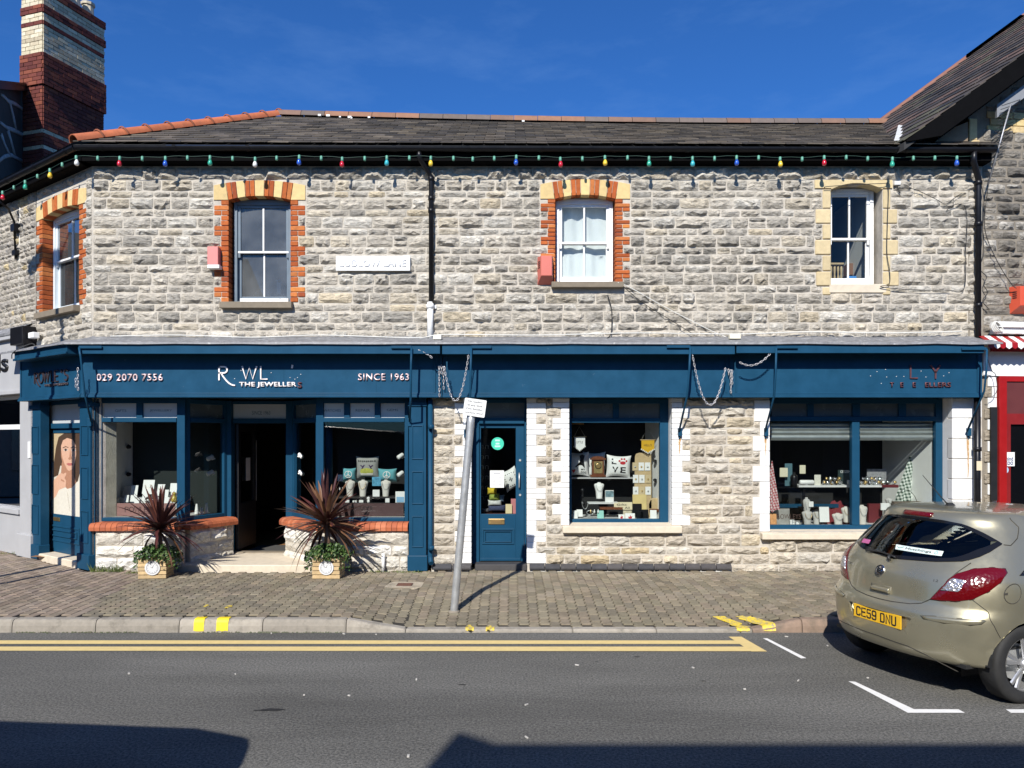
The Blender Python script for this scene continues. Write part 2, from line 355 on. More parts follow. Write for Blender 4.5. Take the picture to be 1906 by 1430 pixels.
bp = NN(t, 'ShaderNodeBump', i_Strength=.75, i_Distance=.008); L(n1.outputs[0], bp.inputs['Height']); L(bp.outputs[0], p.inputs['Normal'])
b = MB()
for i in range(-40, 40, 4): b.quad([(i, .25, 0), (i+4, .25, 0), (i+4, 8.068, 0), (i, 8.068, 0)])
road = b.obj('road', ma, kind='structure')
# painted lines, sheets just above the asphalt
def gp(px, py, h=0.0): d = (CAMZ-h)*FPX/(py-HY); return (X(px, d), d)
m_yel = M('worn yellow road paint', (.66, .50, .21), .7, var=.10, vs=14, dirt=(.12, .11, .09), ds=30, damt=.75, thr=.66, bump=.5, bs=90)
m_wht = M('worn white road paint', (.74, .73, .70), .7, var=.08, vs=14, dirt=(.12, .11, .10), ds=34, damt=.75, thr=.64, bump=.5, bs=90)
m_ykerb = M('bright yellow kerb paint', (.78, .58, .02), .6, var=.1, vs=20, dirt=(.25, .22, .17), ds=28, damt=.85, thr=.60)
def sheet(name, pts, mat, z=.004, parent=road):
    b = MB(); n = len(pts); b.F([b.V(a, c, z) for a, c in pts]); return b.obj(name, mat, parent)
xl, xr = -16, gp(1398, 1202)[0]
sheet('yellow_line', [(xl, 7.62), (xl, 7.755), gp(1376, 1193), gp(1394, 1199.5)], m_yel)
sheet('yellow_line', [(xl, 7.40), (xl, 7.52), gp(1399, 1204.5), gp(1396, 1213)], m_yel)
sheet('yellow_end_bar', [gp(1356, 1186), gp(1380, 1186), gp(1428, 1213.6), gp(1398, 1213.6)], m_yel, .0045)
sheet('bay_line', [gp(1420, 1189), gp(1428, 1189), gp(1501, 1226), gp(1491, 1226.5)], m_wht)
sheet('bay_line', [gp(1579, 1269), gp(1592, 1270), gp(1701, 1321), gp(1690, 1328)], m_wht)
sheet('bay_line', [gp(1691, 1321.2), gp(1784, 1321.5), gp(1796, 1328), gp(1690, 1328)], m_wht, .0045)
sheet('bay_line', [gp(1872, 1321.5), gp(1960, 1321.5), gp(1966, 1328), gp(1882, 1328)], m_wht)
# an oil patch and dropped scraps
ms = M('oil stain', (.022, .022, .022), .5, var=.3, vs=30)
def blot(cx, cy, rx, ry, n=14): return [(cx+rx*math.cos(2*math.pi*k/n)*R.uniform(.7, 1.1), cy+ry*math.sin(2*math.pi*k/n)*R.uniform(.6, 1.15)) for k in range(n)]
ox, oy = gp(506, 1322); sheet('oil_patch', blot(ox, oy, .10, .035), ms, .003); ox, oy = gp(476, 1323); sheet('oil_patch', blot(ox, oy, .02, .012), ms, .003)
for q in ((1110, 1232), (1186, 1223), (1310, 1268), (860, 1275)): ox, oy = gp(*q); sheet('oil_patch', blot(ox, oy, R.uniform(.02, .045), .014, 9), ms, .003)
b = MB()
for q in ((775, 1266), (980, 1313), (1386, 1284), (1615, 1263), (1540, 1203), (1074, 1239), (438, 1256), (566, 1295), (980, 1374), (1290, 1244), (1486, 1268), (760, 1409), (240, 1255), (650, 1296), (1464, 1186), (640, 1181), (505, 1180), (700, 1182)):
    ox, oy = gp(*q); a = R.uniform(0, 3); w_, h_ = R.uniform(.007, .018), R.uniform(.004, .008); ca, sa = math.cos(a), math.sin(a)
    b.loft([[(ox+u*w_*ca-v*h_*sa, oy+u*w_*sa+v*h_*ca, z) for u, v in ((-1, -1), (1, -1), (1, 1), (-1, 1))] for z in (.002, .010)])
o = b.obj('litter', M('pale scraps', (.48, .46, .42), .8)); o['kind'] = 'stuff'

# kerb stones
m_kerb = M('granite concrete kerb', attr=True, rough=.85, var=.18, vs=16, bump=.5, bs=70, bd=.006, dirt=(.09, .08, .06), ds=5.0, damt=.6, thr=.52)
kb = MB(); kb.col = (.2, .18, .15); kb.box(-16, 12, 8.12, 8.20, -.05, .02); kerb = kb.obj('kerb', m_kerb, kind='structure')
edges = []; s = KX[0]
while s > -13: edges.append(s); s -= .877
edges = edges[::-1]+[KX[1]]; s = KX[1]
while s < KX[2]-.5: s += R.choice([.36, .6, .88, .88]); edges.append(min(s, KX[2]))
if edges[-1] < KX[2]: edges.append(KX[2])
edges.append(KX[3]); s = KX[3]
while s < 11: s += .9; edges.append(s)
for x0, x1 in zip(edges, edges[1:]):
    if x1-x0 < .05: continue
    g_ = .004; b = MB(); v = R.uniform(.85, 1.12)
    b.col = (.30*v, .27*v, .225*v) if x1 < KX[2]+.1 else (.24*v, .17*v, .125*v)
    rings = []
    for x in (x0+g_, x0+.02, x1-.02, x1-g_):
        h = kh(x); e = .006 if x in (x0+g_, x1-g_) else 0; r = min(.03, h*.5)
        rings.append([(x, 8.068+e, -.03), (x, 8.074+e, h*.5), (x, 8.085+e, h-r), (x, 8.085+r*.35+e, h-r*.3-e), (x, 8.085+r+e, h-e), (x, 8.19, h-e), (x, 8.19, -.05)])
    b.loft(rings); b.obj('kerb_stone', m_kerb, kerb)
m_yworn = M('worn yellow kerb paint', (.74, .54, .04), .7, var=.15, vs=20, dirt=(.27, .24, .19), ds=26, damt=.95, thr=.46)
def kmark(x0, x1, lo=.0, hi=1.0):
    b = MB(); e = .007; xm0, xm1 = x0, x1; rings = []
    n = 5
    for k in range(n):
        x = x0+(x1-x0)*k/(n-1); h = kh(x); r = min(.03, h*.5); z0 = max(.012, h*lo)+R.uniform(0, .012)
        rings.append([(x, 8.072-e, z0), (x, 8.085-e, h-r), (x, 8.085+r*.35-e*.7, h-r*.3+e*.7), (x, 8.085+r*.7, h-r*.05+e), (x, 8.085+r, h+e), (x, 8.085+r+.06*hi+R.uniform(-.01, .01), h+e)])
    b.loft(rings, closed=False, cap=False); return b.obj('yellow_kerb_mark', m_ykerb if x0 < -2 else m_yworn, kerb)
for a, c in ((361, 380), (403, 425), (866, 882), (904, 920)): kmark(X(a, 8.08), X(c, 8.08))
kmark(X(1372, 8.08), X(1396, 8.08)); kmark(X(1420, 8.08), X(1444, 8.08))

# pavement: bedding sheet with each block proud of it
m_bed = M('sandy joint bedding', (.035, .03, .022), .95, var=.3, vs=12)
b = MB(); xs = [-18+.5*i for i in range(60)]; ys = [8.15, 8.4, 8.7, 9.0, 9.4, 9.8, 10.6, 12, 14]
ii = [[b.V(x, y, gz(x, y)-.018) for y in ys] for x in xs]
for i in range(len(xs)-1):
    for j in range(len(ys)-1): b.F((ii[i][j], ii[i+1][j], ii[i+1][j+1], ii[i][j+1]), 0, True)
pave = b.obj('pavement', m_bed, kind='structure')
m_paver = M('concrete paver', attr=True, rough=.9, var=.20, vs=9, bump=.5, bs=110, bd=.004, dirt=(.075, .066, .046), ds=2.2, damt=.55, thr=.52, spec=.25)
PW, PL = .1125, .225
def outline(wavy, g_=.0055):
    w_, l_ = PW/2-g_, PL/2-g_
    if not wavy: return [(-w_, -l_), (w_, -l_), (w_, l_), (-w_, l_)]
    d = .012; f = [(-1, 0), (-.75, d), (-.25, -d), (.25, d), (.75, -d), (1, 0)]
    return [(w_+o_, l_*t_) for t_, o_ in f]+[(-w_+o_, l_*t_) for t_, o_ in f[::-1]]
def paver_geo(b, pts, x, y, zf, col):
    b.col = col; ch = .006
    cx_, cy_ = x, y
    r0 = [(x+u, y+v, zf(x+u, y+v)-.024) for u, v in pts]; r1 = [(x+u, y+v, zf(x+u, y+v)-ch) for u, v in pts]
    r2 = [(x+u*(1-ch/PW*2), y+v*(1-ch/PL*2), zf(x+u, y+v)) for u, v in pts]
    A = [[b.V(*q) for q in r] for r in (r0, r1, r2)]; n = len(pts)
    for a, c in zip(A, A[1:]):
        for k in range(n): j = (k+1) % n; b.F((a[k], a[j], c[j], c[k]))
    b.F(A[2])
WAVY, RECT = outline(True), outline(False)
cover_c = (X(754, 9.95), 9.92)
def blocked(x, y):
    if x > CORNER: 
        if y > 10.955 and not (X(882) < x < X(976) and y < 11.2): return True
    elif y > 11-(x-CORNER)*.75-.06: return True
    if -4.55 < x < -2.75 and y > 10.86: return True
    return abs(x-cover_c[0]) < .24 and abs(y-cover_c[1]) < .22
pavers = []
ncol = int(18/PW)
for i in range(ncol):
    x = -9.6+PW*(i+.5); j = 0
    while True:
        y = 8.195+PL*(j+.5)+(PL/2 if i % 2 else 0)-PL*.5; j += 1
        if y > 13: break
        if y < 8.195+PL*.45 or blocked(x, y): continue
        wavy = x > -4.7-.17*(y-8.3)+R.uniform(-.06, .06)
        if not wavy and x < -8.6: continue
        pavers.append((x, y, wavy))
base = {True: (.215, .182, .132), False: (.22, .175, .138)}
meshes = {}
for wv in (True, False):
    for k in range(6):
        b = MB(); v = R.uniform(.80, 1.2); c = base[wv]
        paver_geo(b, WAVY if wv else RECT, 0, 0, lambda x, y: 0, (c[0]*v*R.uniform(.97, 1.04), c[1]*v, c[2]*v*R.uniform(.93, 1.03)))
        me = b.mesh('paver', True); me.materials.append(m_paver); meshes[(wv, k)] = me
vis = [p_ for p_ in pavers if abs(p_[0]) < .64*p_[1] and not (p_[0] > 2.9 and p_[1] < 9)]
vis.sort(key=lambda p_: p_[1]); near = set(vis[:300]); rest = MB()
for p_ in pavers:
    x, y, wv = p_; dz = R.uniform(-.0022, .0018)
    if p_ in near:
        o = bpy.data.objects.new('paver', meshes[(wv, R.randrange(6))]); o.parent = pave; q = ORG[pave.name]; z = gz(x, y)+dz
        o.location = (x-q[0], y-q[1], z-q[2]); COL.objects.link(o)
        sy = (gz(x, y+.1)-gz(x, y-.1))/.2; sx = (gz(x+.1, y)-gz(x-.1, y))/.2
        o.rotation_euler = (math.atan(sy)+R.uniform(-.008, .008), -math.atan(sx)+R.uniform(-.008, .008), 0)
    else:
        v = R.uniform(.80, 1.2)*(1.18 if y > 10.55 else 1); c = base[wv]
        tx, ty = R.uniform(-.012, .012), R.uniform(-.012, .012)
        paver_geo(rest, WAVY if wv else RECT, x, y, lambda a, c_, x=x, y=y, dz=dz, tx=tx, ty=ty: gz(a, c_)+dz+(a-x)*tx+(c_-y)*ty, (c[0]*v*R.uniform(.97, 1.04), c[1]*v, c[2]*v*R.uniform(.93, 1.03)))
rest.obj('paver_field', m_paver, pave, kind='stuff')
# worn yellow dabs continuing from the kerb onto the blocks
for q in ((384, 1141, .035, .05), (426, 1143, .045, .06), (874, 1164, .04, .10), (910, 1164, .03, .09)):
    d = (CAMZ-.06)*FPX/(q[1]-HY)
    for k in range(5):
        x, y = X(q[0], d)+R.uniform(-.5, .5)*q[2]+(.05*k-.1)*(q[0] > 1300)*1.6, d+(k-2)*q[3]*-.45
        pts = blot(x, y, q[2]*.6, q[3]*.32, 10); b = MB(); b.F([b.V(a, c, gz(a, c)+.005) for a, c in pts]); b.obj('yellow_paint_dab', m_yworn, pave)
for q0 in (1337, 1378):
    b = MB(); G = []
    for k in range(9):
        u = k/8; d = 8.58-.42*u; p_ = q0+47*u; j = R.uniform(-4, 4); G.append([b.V(X(p_+o_+j*(abs(o_) > 9), d), d, gz(X(p_+o_, d), d)+.006) for o_ in (-11, -3, 4, 12)])
    for a, c in zip(G, G[1:]):
        for k in range(3):
            if R.random() < .93: b.F((a[k], a[k+1], c[k+1], c[k]))
    b.obj('yellow_paint_dab', m_yworn, pave)
# stop-tap cover in its mortar patch
cv = thing('access_cover', 'small rusty rectangular tap cover set in a mortar patch on the block pavement', 'cover', (cover_c[0], cover_c[1], gz(*cover_c)))
b = MB(); b.col = (.40, .34, .25); b.loft([[(cover_c[0]+u*.23*R.uniform(.92, 1.05), cover_c[1]+v*.2*R.uniform(.92, 1.05), gz(*cover_c)+z) for u, v in ((-1, -.8), (-.6, -1), (.6, -1), (1, -.75), (1, .8), (.6, 1), (-.7, 1), (-1, .7))] for z in (-.02, .003)])
b.obj('mortar_patch', m_kerb, cv)
b = MB(); z = gz(*cover_c); b.box(cover_c[0]-.10, cover_c[0]+.10, cover_c[1]-.085, cover_c[1]+.085, z, z+.010, 0, .003); lid = b.obj('cover_lid', M('rusty iron', (.10, .045, .03), .8, var=.3, vs=30, bump=.4), cv)
b = MB()
for k in range(5): b.box(cover_c[0]-.08, cover_c[0]+.08, cover_c[1]-.065+k*.03, cover_c[1]-.055+k*.03, z+.010, z+.013)
b.obj('cover_rib', M('rusty iron rib', (.13, .06, .04), .8), lid)
# far side of the street: pavement the camera stands on
b = MB(); b.box(-40, 40, -2.5, .25, -.04, .13); b.obj('opposite_pavement', M('opposite paving', (.17, .15, .13), .9), kind='structure')

# ================================================================== the stone shop: walls, upper windows, roof
shop = thing('stone_shop', 'two storey grey stone jewellers shop with blue timber shopfronts and slate roof', 'shop building', (0, 11, .145))
def wall_holes(name, mat, parent, fr, x0, x1, z0, z1, holes, thick=.34, back=True):
    xs = sorted({x0, x1, *[h[0] for h in holes], *[h[1] for h in holes]}); zs = sorted({z0, z1, *[h[2] for h in holes], *[h[3] for h in holes]})
    xs = [v for v in xs if x0-1e-6 <= v <= x1+1e-6]; zs = [v for v in zs if z0-1e-6 <= v <= z1+1e-6]
    b = MB(fr)
    for a, c in zip(xs, xs[1:]):
        for e, f in zip(zs, zs[1:]):
            mx_, mz_ = (a+c)/2, (e+f)/2
            if any(h[0] < mx_ < h[1] and h[2] < mz_ < h[3] for h in holes): continue
            for yy in ((0, thick) if back else (0,)): b.quad([(a, yy, e), (c, yy, e), (c, yy, f), (a, yy, f)])
    for h in holes:
        a, c, e, f = max(h[0], x0), min(h[1], x1), max(h[2], z0), min(h[3], z1)
        for q in ([(a, 0, e), (a, thick, e), (a, thick, f), (a, 0, f)], [(c, 0, e), (c, thick, e), (c, thick, f), (c, 0, f)], [(a, 0, f), (c, 0, f), (c, thick, f), (a, thick, f)], [(a, 0, e), (c, 0, e), (c, thick, e), (a, thick, e)]): b.quad(q)
    return b.obj(name, mat, parent, fix=False)

# ---- masonry: every stone has its own broken face
DONE = set()
STONES = []                                                       # (area, frame, x0, x1, z0, z1, palette)
def fill(fr, x0, x1, courses, ex, pal, wr=(.14, .36), joint=.019):
    for z0, z1 in courses:
        cuts = sorted([(e[0], e[1]) for e in ex if min(e[3], z1)-max(e[2], z0) > .22*(z1-z0)])
        segs = []; s = x0
        for a, c in cuts:
            if a > s: segs.append((s, min(a, x1)))
            s = max(s, c)
        if s < x1: segs.append((s, x1))
        for e in ex:                                                  # slips of stone where a tooth covers only part of the course
            if e[1]-e[0] > .6: continue
            for q0, q1 in ((z0, min(e[2], z1)), (max(e[3], z0), z1)):
                if q1-q0 < .05 or q1-q0 > .78*(z1-z0): continue
                a, c = max(e[0], x0), min(e[1], x1)
                for f in ex:
                    if f is not e and min(f[3], q1)-max(f[2], q0) > .01 and f[0] < c and f[1] > a:
                        if f[0] <= a: a = max(a, f[1])
                        elif f[1] >= c: c = min(c, f[0])
                if c-a > .06 and (round(a, 2), round(q0, 2)) not in DONE: DONE.add((round(a, 2), round(q0, 2))); STONES.append((fr, a+.006, c-.006, q0+.006, q1-.006, pal))
        for a, c in segs:
            if c-a < .05: continue
            x = a
            while x < c-.01:
                wd = R.uniform(*wr)*(1.15 if R.random() < .2 else 1)*(.8+.5*min(1, (z1-z0)/.2))
                e = x+wd
                if c-e < .11: e = c
                g_ = joint/2; zz0 = z0+g_+R.uniform(-.004, .006); zz1 = z1-g_-R.uniform(-.004, .008)
                if (z1-z0) > .14 and R.random() < .07 and e-x < .32:     # two thin stones snecked in one course
                    zm = z0+(z1-z0)*R.uniform(.4, .6)
                    STONES.append((fr, x+g_, e-g_, zz0, zm-g_*.8, pal)); STONES.append((fr, x+g_, e-g_, zm+g_*.8, zz1, pal))
                else: STONES.append((fr, x+g_, e-g_, zz0, zz1, pal))
                x = e
def courses(z0, z1, seq=(.165, .108), jit=.014):
    o = []; z = z0; k = 0
    while z < z1-.05:
        h = seq[k % len(seq)]+R.uniform(-jit, jit); k += 1
        if z1-(z+h) < .115: h = z1-z
        o.append((z, z+h)); z += h
    return o
PAL = {'main': [((.50, .455, .38), 6), ((.44, .405, .345), 4), ((.36, .335, .29), 2), ((.52, .46, .36), 1.4), ((.55, .47, .34), .35), ((.57, .535, .465), 2.5)],
       'pier': [((.52, .46, .365), 6), ((.46, .405, .325), 3), ((.55, .47, .34), 1.6), ((.57, .46, .29), .5), ((.56, .515, .435), 2.5)],
       'white': [((.60, .57, .50), 5), ((.50, .46, .39), 2.5), ((.68, .66, .61), 2)],
       'dark': [((.25, .225, .19), 5), ((.34, .31, .265), 3), ((.44, .41, .36), 2), ((.18, .165, .145), 2)],
       'small': [((.43, .39, .33), 5), ((.36, .33, .29), 3), ((.55, .45, .27), 1), ((.47, .43, .36), 3)]}
def rock(b, x0, x1, z0, z1, pal):
    cols, ws = zip(*PAL[pal]); c = R.choices(cols, ws)[0]; v = R.uniform(.86, 1.14); b.col = (c[0]*v, c[1]*v, c[2]*v)
    wd, hd = x1-x0, z1-z0; nx = 4 if wd < .19 else 5 if wd < .3 else 6; nz = 3 if hd < .13 else 4
    amp = min(.050, .014+.21*min(wd, hd))*R.uniform(.6, 1.25); tilt = R.uniform(-.45, .6); tx = R.uniform(-.4, .4)
    G = []
    for j in range(nz+1):
        row = []
        for i in range(nx+1):
            u, t = i/nx, j/nz; ed = (i in (0, nx)) or (j in (0, nz))
            px_, pz_ = x0+wd*u, z0+hd*t
            if ed:
                y = -.003-R.uniform(0, .006)
                if i in (0, nx) and j in (0, nz): px_ += (.012 if i == 0 else -.012)*R.random(); pz_ += (.010 if j == 0 else -.010)*R.random()
                else: px_ += R.uniform(-.004, .004); pz_ += R.uniform(-.005, .005)
            else:
                px_ += R.uniform(-.25, .25)*wd/nx; pz_ += R.uniform(-.25, .25)*hd/nz
                y = -amp*(.5+R.random()*.8+tilt*(t-.5)+tx*(u-.5))
            row.append(b.V(px_, y, pz_))
        G.append(row)
    for j in range(nz):
        for i in range(nx):
            q = (G[j][i], G[j][i+1], G[j+1][i+1], G[j+1][i])
            if R.random() < .5: b.F((q[0], q[1], q[2])); b.F((q[0], q[2], q[3]))
            else: b.F((q[0], q[1], q[3])); b.F((q[1], q[2], q[3]))
    rim = [G[0][i] for i in range(nx+1)]+[G[j][nx] for j in range(1, nz+1)]+[G[nz][i] for i in range(nx-1, -1, -1)]+[G[j][0] for j in range(nz-1, 0, -1)]
    cx_, cz_ = (x0+x1)/2, (z0+z1)/2; n = len(rim); bk = []
    for k, r in enumerate(rim):
        p_ = Vector(b.v[r]); q = p_+b.fr.y*.03; b.v.append(tuple(q)); b.c.append(b.col); bk.append(len(b.v)-1)
    for k in range(n): b.F((rim[k], bk[k], bk[(k+1) % n], rim[(k+1) % n]))
def lay_stones(parent, mat, inview, limit=300, name='stone'):
    global STONES
    def size(s): return (s[2]-s[1])*(s[4]-s[3])*(1 if inview(s) else 0)
    S = sorted(STONES, key=size, reverse=True); rest = MB()
    for k, s in enumerate(S):
        m_ = mat[1] if s[5] == 'white' and isinstance(mat, tuple) else (mat[0] if isinstance(mat, tuple) else mat)
        if k < limit:
            b = MB(s[0]); rock(b, *s[1:]); b.obj(name, m_, parent, fix=False)
        else: rest.fr = s[0]; rock(rest, *s[1:])
    if rest.v: rest.obj(name+'work', mat[0] if isinstance(mat, tuple) else mat, parent, kind='stuff', fix=False)
    STONES = []

BR = [((.40, .105, .028), 5), ((.34, .080, .022), 3), ((.45, .15, .045), 2), ((.26, .06, .022), 1)]
CREAM = (.62, .46, .21)
def pick(lst, lo=.88, hi=1.12):
    cols, ws = zip(*lst); c = R.choices(cols, ws)[0]; v = R.uniform(lo, hi); return (c[0]*v, c[1]*v, c[2]*v)
EXC = {id(MAIN): [], id(FACET): []}
HOLES = {id(MAIN): [], id(FACET): []}
def brick_window(fr, x0, x1, zs, zsp, zcr, qn=.115, qw=.215, lab=''):
    """brick quoins each side and a segmental arch of alternating cream stones and brick pairs"""
    ex = EXC[id(fr)]; HOLES[id(fr)].append((x0-.025, x1+.025, zs, zcr+.03))
    n = 20; ch = (zsp-zs)/n; yb = -.012
    for side in (0, 1):
        for k in range(n):
            grp = ((n-1-k+1)//2) % 2                          # narrow, wide, wide, narrow, narrow ... from the top down
            wd = qw if grp else qn; z0, z1 = zs+k*ch+.004, zs+(k+1)*ch-.004
            a, c = (x0-wd, x0) if side == 0 else (x1, x1+wd)
            ex.append((a-.004, c+.004, z0-.004, z1+.004)); off = R.uniform(-.003, .004)
            cuts = [a, c]
            if wd == qw and k % 2: cuts = [a, a+.108, c] if side == 0 else [a, c-.108, c]
            for p0, p1 in zip(cuts, cuts[1:]):
                b = MB(fr); b.col = pick(BR) if R.random() > .03 else (.55, .20, .05)
                b.box(p0+.0035, p1-.0035, yb+off, .20, z0, z1, 0, .006); b.obj('brick', m_brick, shop)
    half = (x1-x0)/2; xc = (x0+x1)/2; rise = zcr-zsp; rr = (half*half+rise*rise)/(2*rise); zo = zcr-rr
    ow = half+qw+.005; top0 = zsp+.21; topc = zcr+.225
    seq = [('c', 1.55), ('b', .62), ('b', .62), ('c', 1.1), ('b', .62), ('b', .62), ('c', 1.25), ('b', .62), ('b', .62), ('c', 1.1), ('b', .62), ('b', .62), ('c', 1.55)]
    tot = sum(q[1] for q in seq); s = 0
    def inner(u): x = xc+(u*2-1)*(half+.17); dx = abs(x-xc); return (x, zo+math.sqrt(rr*rr-dx*dx) if dx < half else zsp)
    def outer(u): x = xc+(u*2-1)*ow; return (x, topc-(topc-top0)*(2*u-1)**2)
    for k, (kind, wt) in enumerate(seq):
        u0, u1 = s/tot, (s+wt)/tot; s += wt; gp_ = .0035
        io = lambda u: inner(u)
        p0, p1, p2, p3 = inner(u0), inner(u1), outer(u1), outer(u0)
        if k == 0: p0 = (xc-ow, zsp); 
        if k == len(seq)-1: p1 = (xc+ow, zsp)
        pts = [(p0[0]+gp_, p0[1]), (p1[0]-gp_, p1[1]), (p2[0]-gp_, p2[1]), (p3[0]+gp_, p3[1])]
        b = MB(fr); sh = R.uniform(.92, 1.08); b.col = pick(BR) if kind == 'b' else tuple(v*sh for v in CREAM)
        pr = -.014-R.uniform(0, .004); ins = .005
        cx_, cz_ = sum(q[0] for q in pts)/4, sum(q[1] for q in pts)/4
        mid = [(q[0]+(cx_-q[0])*.06, q[1]+(cz_-q[1])*.03) for q in pts]
        b.loft([[(q[0], .13, q[1]) for q in pts], [(q[0], pr+ins, q[1]) for q in pts], [(q[0], pr, q[1]) for q in mid]])
        b.obj('arch_brick' if kind == 'b' else 'arch_stone', m_brick if kind == 'b' else m_cream, shop)
    ex.append((xc-ow-.004, xc+ow+.004, zsp-.003, topc-.03))
def window_sill(fr, x0, x1, z, h, mat, out=.10, name='window_sill'):
    b = MB(fr); b.prismx([(-out, z-h), (.12, z-h), (.12, z+.012), (-out, z-.006)], x0, x1); EXC[id(fr)].append((x0, x1, z-h-.004, z))
    return b.obj(name, mat, shop, bevel=.006)
def sash(fr, x0, x1, z0, z1, b0, mf, mbar, glass, lowmat=None, zmid=None):
    jw = .05; b = MB(fr)
    b.box(x0, x0+jw, b0, b0+.12, z0, z1); b.box(x1-jw, x1, b0, b0+.12, z0, z1); b.box(x0+jw, x1-jw, b0, b0+.12, z1-.075, z1); b.box(x0+jw, x1-jw, b0, b0+.12, z0, z0+.035)
    f = b.obj('sash_window', mf, shop, bevel=.004)
    zm = zmid or z0+(z1-z0)*.49; i0, i1 = x0+jw, x1-jw; xc = (x0+x1)/2; st = .042
    for nm, a, c, yy, lo, hi, mat in (('upper_sash', zm, z1-.075, b0+.022, .036, .04, mf), ('lower_sash', z0+.035, zm+.036, b0+.06, .075, .036, lowmat or mf)):
        m = MB(fr); m.box(i0, i0+st, yy, yy+.035, a, c); m.box(i1-st, i1, yy, yy+.035, a, c); m.box(i0+st, i1-st, yy, yy+.035, a, a+lo); m.box(i0+st, i1-st, yy, yy+.035, c-hi, c)
        m.obj(nm, mat, f, bevel=.004)
        boxo('glazing_bar', mbar, f, xc-.011, xc+.011, yy+.002, yy+.03, a+lo, c-hi, fr)
        for p0, p1 in ((i0+st, xc-.011), (xc+.011, i1-st)):
            g_ = MB(fr); g_.quad([(p0, yy+.018, a+lo), (p1, yy+.018, a+lo), (p1, yy+.018, c-hi), (p0, yy+.018, c-hi)]); g_.obj('pane', glass, f)
        if nm == 'upper_sash':
            boxo('meeting_rail', mbar, f, i0+.005, i1-.005, yy-.004, yy+.03, a+.004, a+.032, fr)
            for sx in (i0, i1-st): boxo('sash_horn', mat, f, sx+.006, sx+st-.006, yy, yy+.03, a-.06, a, fr)
    return f

ZW = dict(zs=Z(563), zsp=Z(373), zcr=Z(365.5))
w1 = (X(426.5), X(540.5)); w2 = (X(1034), X(1144.5)); w3 = (X(1546.5), X(1642))
brick_window(MAIN, *w1, **ZW)
brick_window(MAIN, *w2, zs=Z(526), zsp=Z(371), zcr=Z(363.5))
wf = (FACET.px(80), FACET.px(148)); brick_window(FACET, *wf, **ZW)
window_sill(MAIN, X(413), X(546), Z(563), .095, m_sill); window_sill(MAIN, X(1026), X(1159), Z(526), .085, m_sill)
window_sill(FACET, wf[0]-.09, wf[1]+.02, ZW['zs'], .095, m_sill)
sash(MAIN, w1[0]+.02, w1[1]-.015, ZW['zs']+.005, ZW['zcr']-.01, .13, M('shaded white sash', (.11, .15, .19), .45), m_white, m_glass_sky, None, Z(472, 11.15))  # white frame painted slate grey, its shade put into the colour
sash(MAIN, w2[0]+.012, w2[1]-.012, Z(526)+.005, Z(364)-.01, .13, m_white, m_white, m_glass, m_white, Z(455, 11.15))
sash(FACET, wf[0]+.015, wf[1]-.015, ZW['zs']+.005, ZW['zcr']-.01, .14, m_sashgrey, m_white, m_glass_side, None, Z(478, 11.6))
boxo('bottom_rail', m_whiteold, shop, w1[0]+.12, w1[1]-.06, .10, .13, ZW['zs']+.012, ZW['zs']+.075)
# right hand window with cream dressed stones
m_ds = m_cream
zs3, zsp3 = Z(529), Z(355)
HOLES[id(MAIN)].append((w3[0], w3[1], zs3, Z(342)))
def dstone(a, c, e, f, col=None, yb=-.016):
    sh = R.uniform(.88, 1.1); b = MB(MAIN); b.col = tuple(v*sh for v in (col or (.56, .45, .26))); b.box(X(a), X(c), yb-R.uniform(0, .006), .16, Z(f), Z(e), 0, .012); b.obj('dressed_stone', m_ds, shop); EXC[id(MAIN)].append((X(a)-.006, X(c)+.006, Z(f)-.004, Z(e)+.004))
for k, (e, f) in enumerate(((353, 389), (390, 417), (418, 446), (447, 475), (476, 505), (506, 533), (535, 550))):
    dstone(1531 if k % 2 == 0 else 1517+k % 3, 1546, e+.4, f-.4)
    dstone(1643, 1657 if k % 2 == 0 else 1669+k*.7, e+.4, f-.4)
b = MB(MAIN); b.col = (.56, .45, .25); nA = 10; pts = [(X(1516), Z(336)), (X(1516), Z(351)), (w3[0], Z(351))]
for k in range(nA+1): u = k/nA; pts.append((w3[0]+(w3[1]-w3[0])*u, Z(353)+(Z(341.5)-Z(353))*(1-(2*u-1)**2)))
pts += [(w3[1], Z(351)), (X(1660), Z(351)), (X(1660), Z(336))]
b.prism(pts, -.02, .16); b.obj('lintel_stone', m_ds, shop); EXC[id(MAIN)].append((X(1515), X(1661), Z(353), Z(334)))
window_sill(MAIN, X(1543), X(1649), zs3, .125, m_cream if False else m_sillc, .02)
sash(MAIN, w3[0]+.005, w3[1]-.04, zs3+.02, Z(344), .17, m_whiteold, m_whiteold, m_glass, m_whiteold, Z(448, 11.2))

# shopfront openings in the same walls
ZF = 2.61                                                            # underside of the fascias
LS = (X(168), X(803)); MD = (X(877), X(981)); MW = (X(1059), X(1251)); RW = (X(1432), X(1772))
HOLES[id(MAIN)] += [(-99, LS[1], -1, ZF+.06), (MD[0], MD[1], -1, ZF+.06), (MW[0], MW[1], Z(978), ZF+.06), (RW[0], RW[1], Z(990), ZF+.06)]
HOLES[id(FACET)] += [(-1.9, .2, -1, ZF+.06)]
XR = 6.72; ZT = 5.93
wall_holes('wall', m_mortar, shop, MAIN, CORNER, XR, .05, ZT, HOLES[id(MAIN)])
wall_holes('side_wall', m_mortar, shop, FACET, -1.86, 0, .05, ZT, HOLES[id(FACET)])
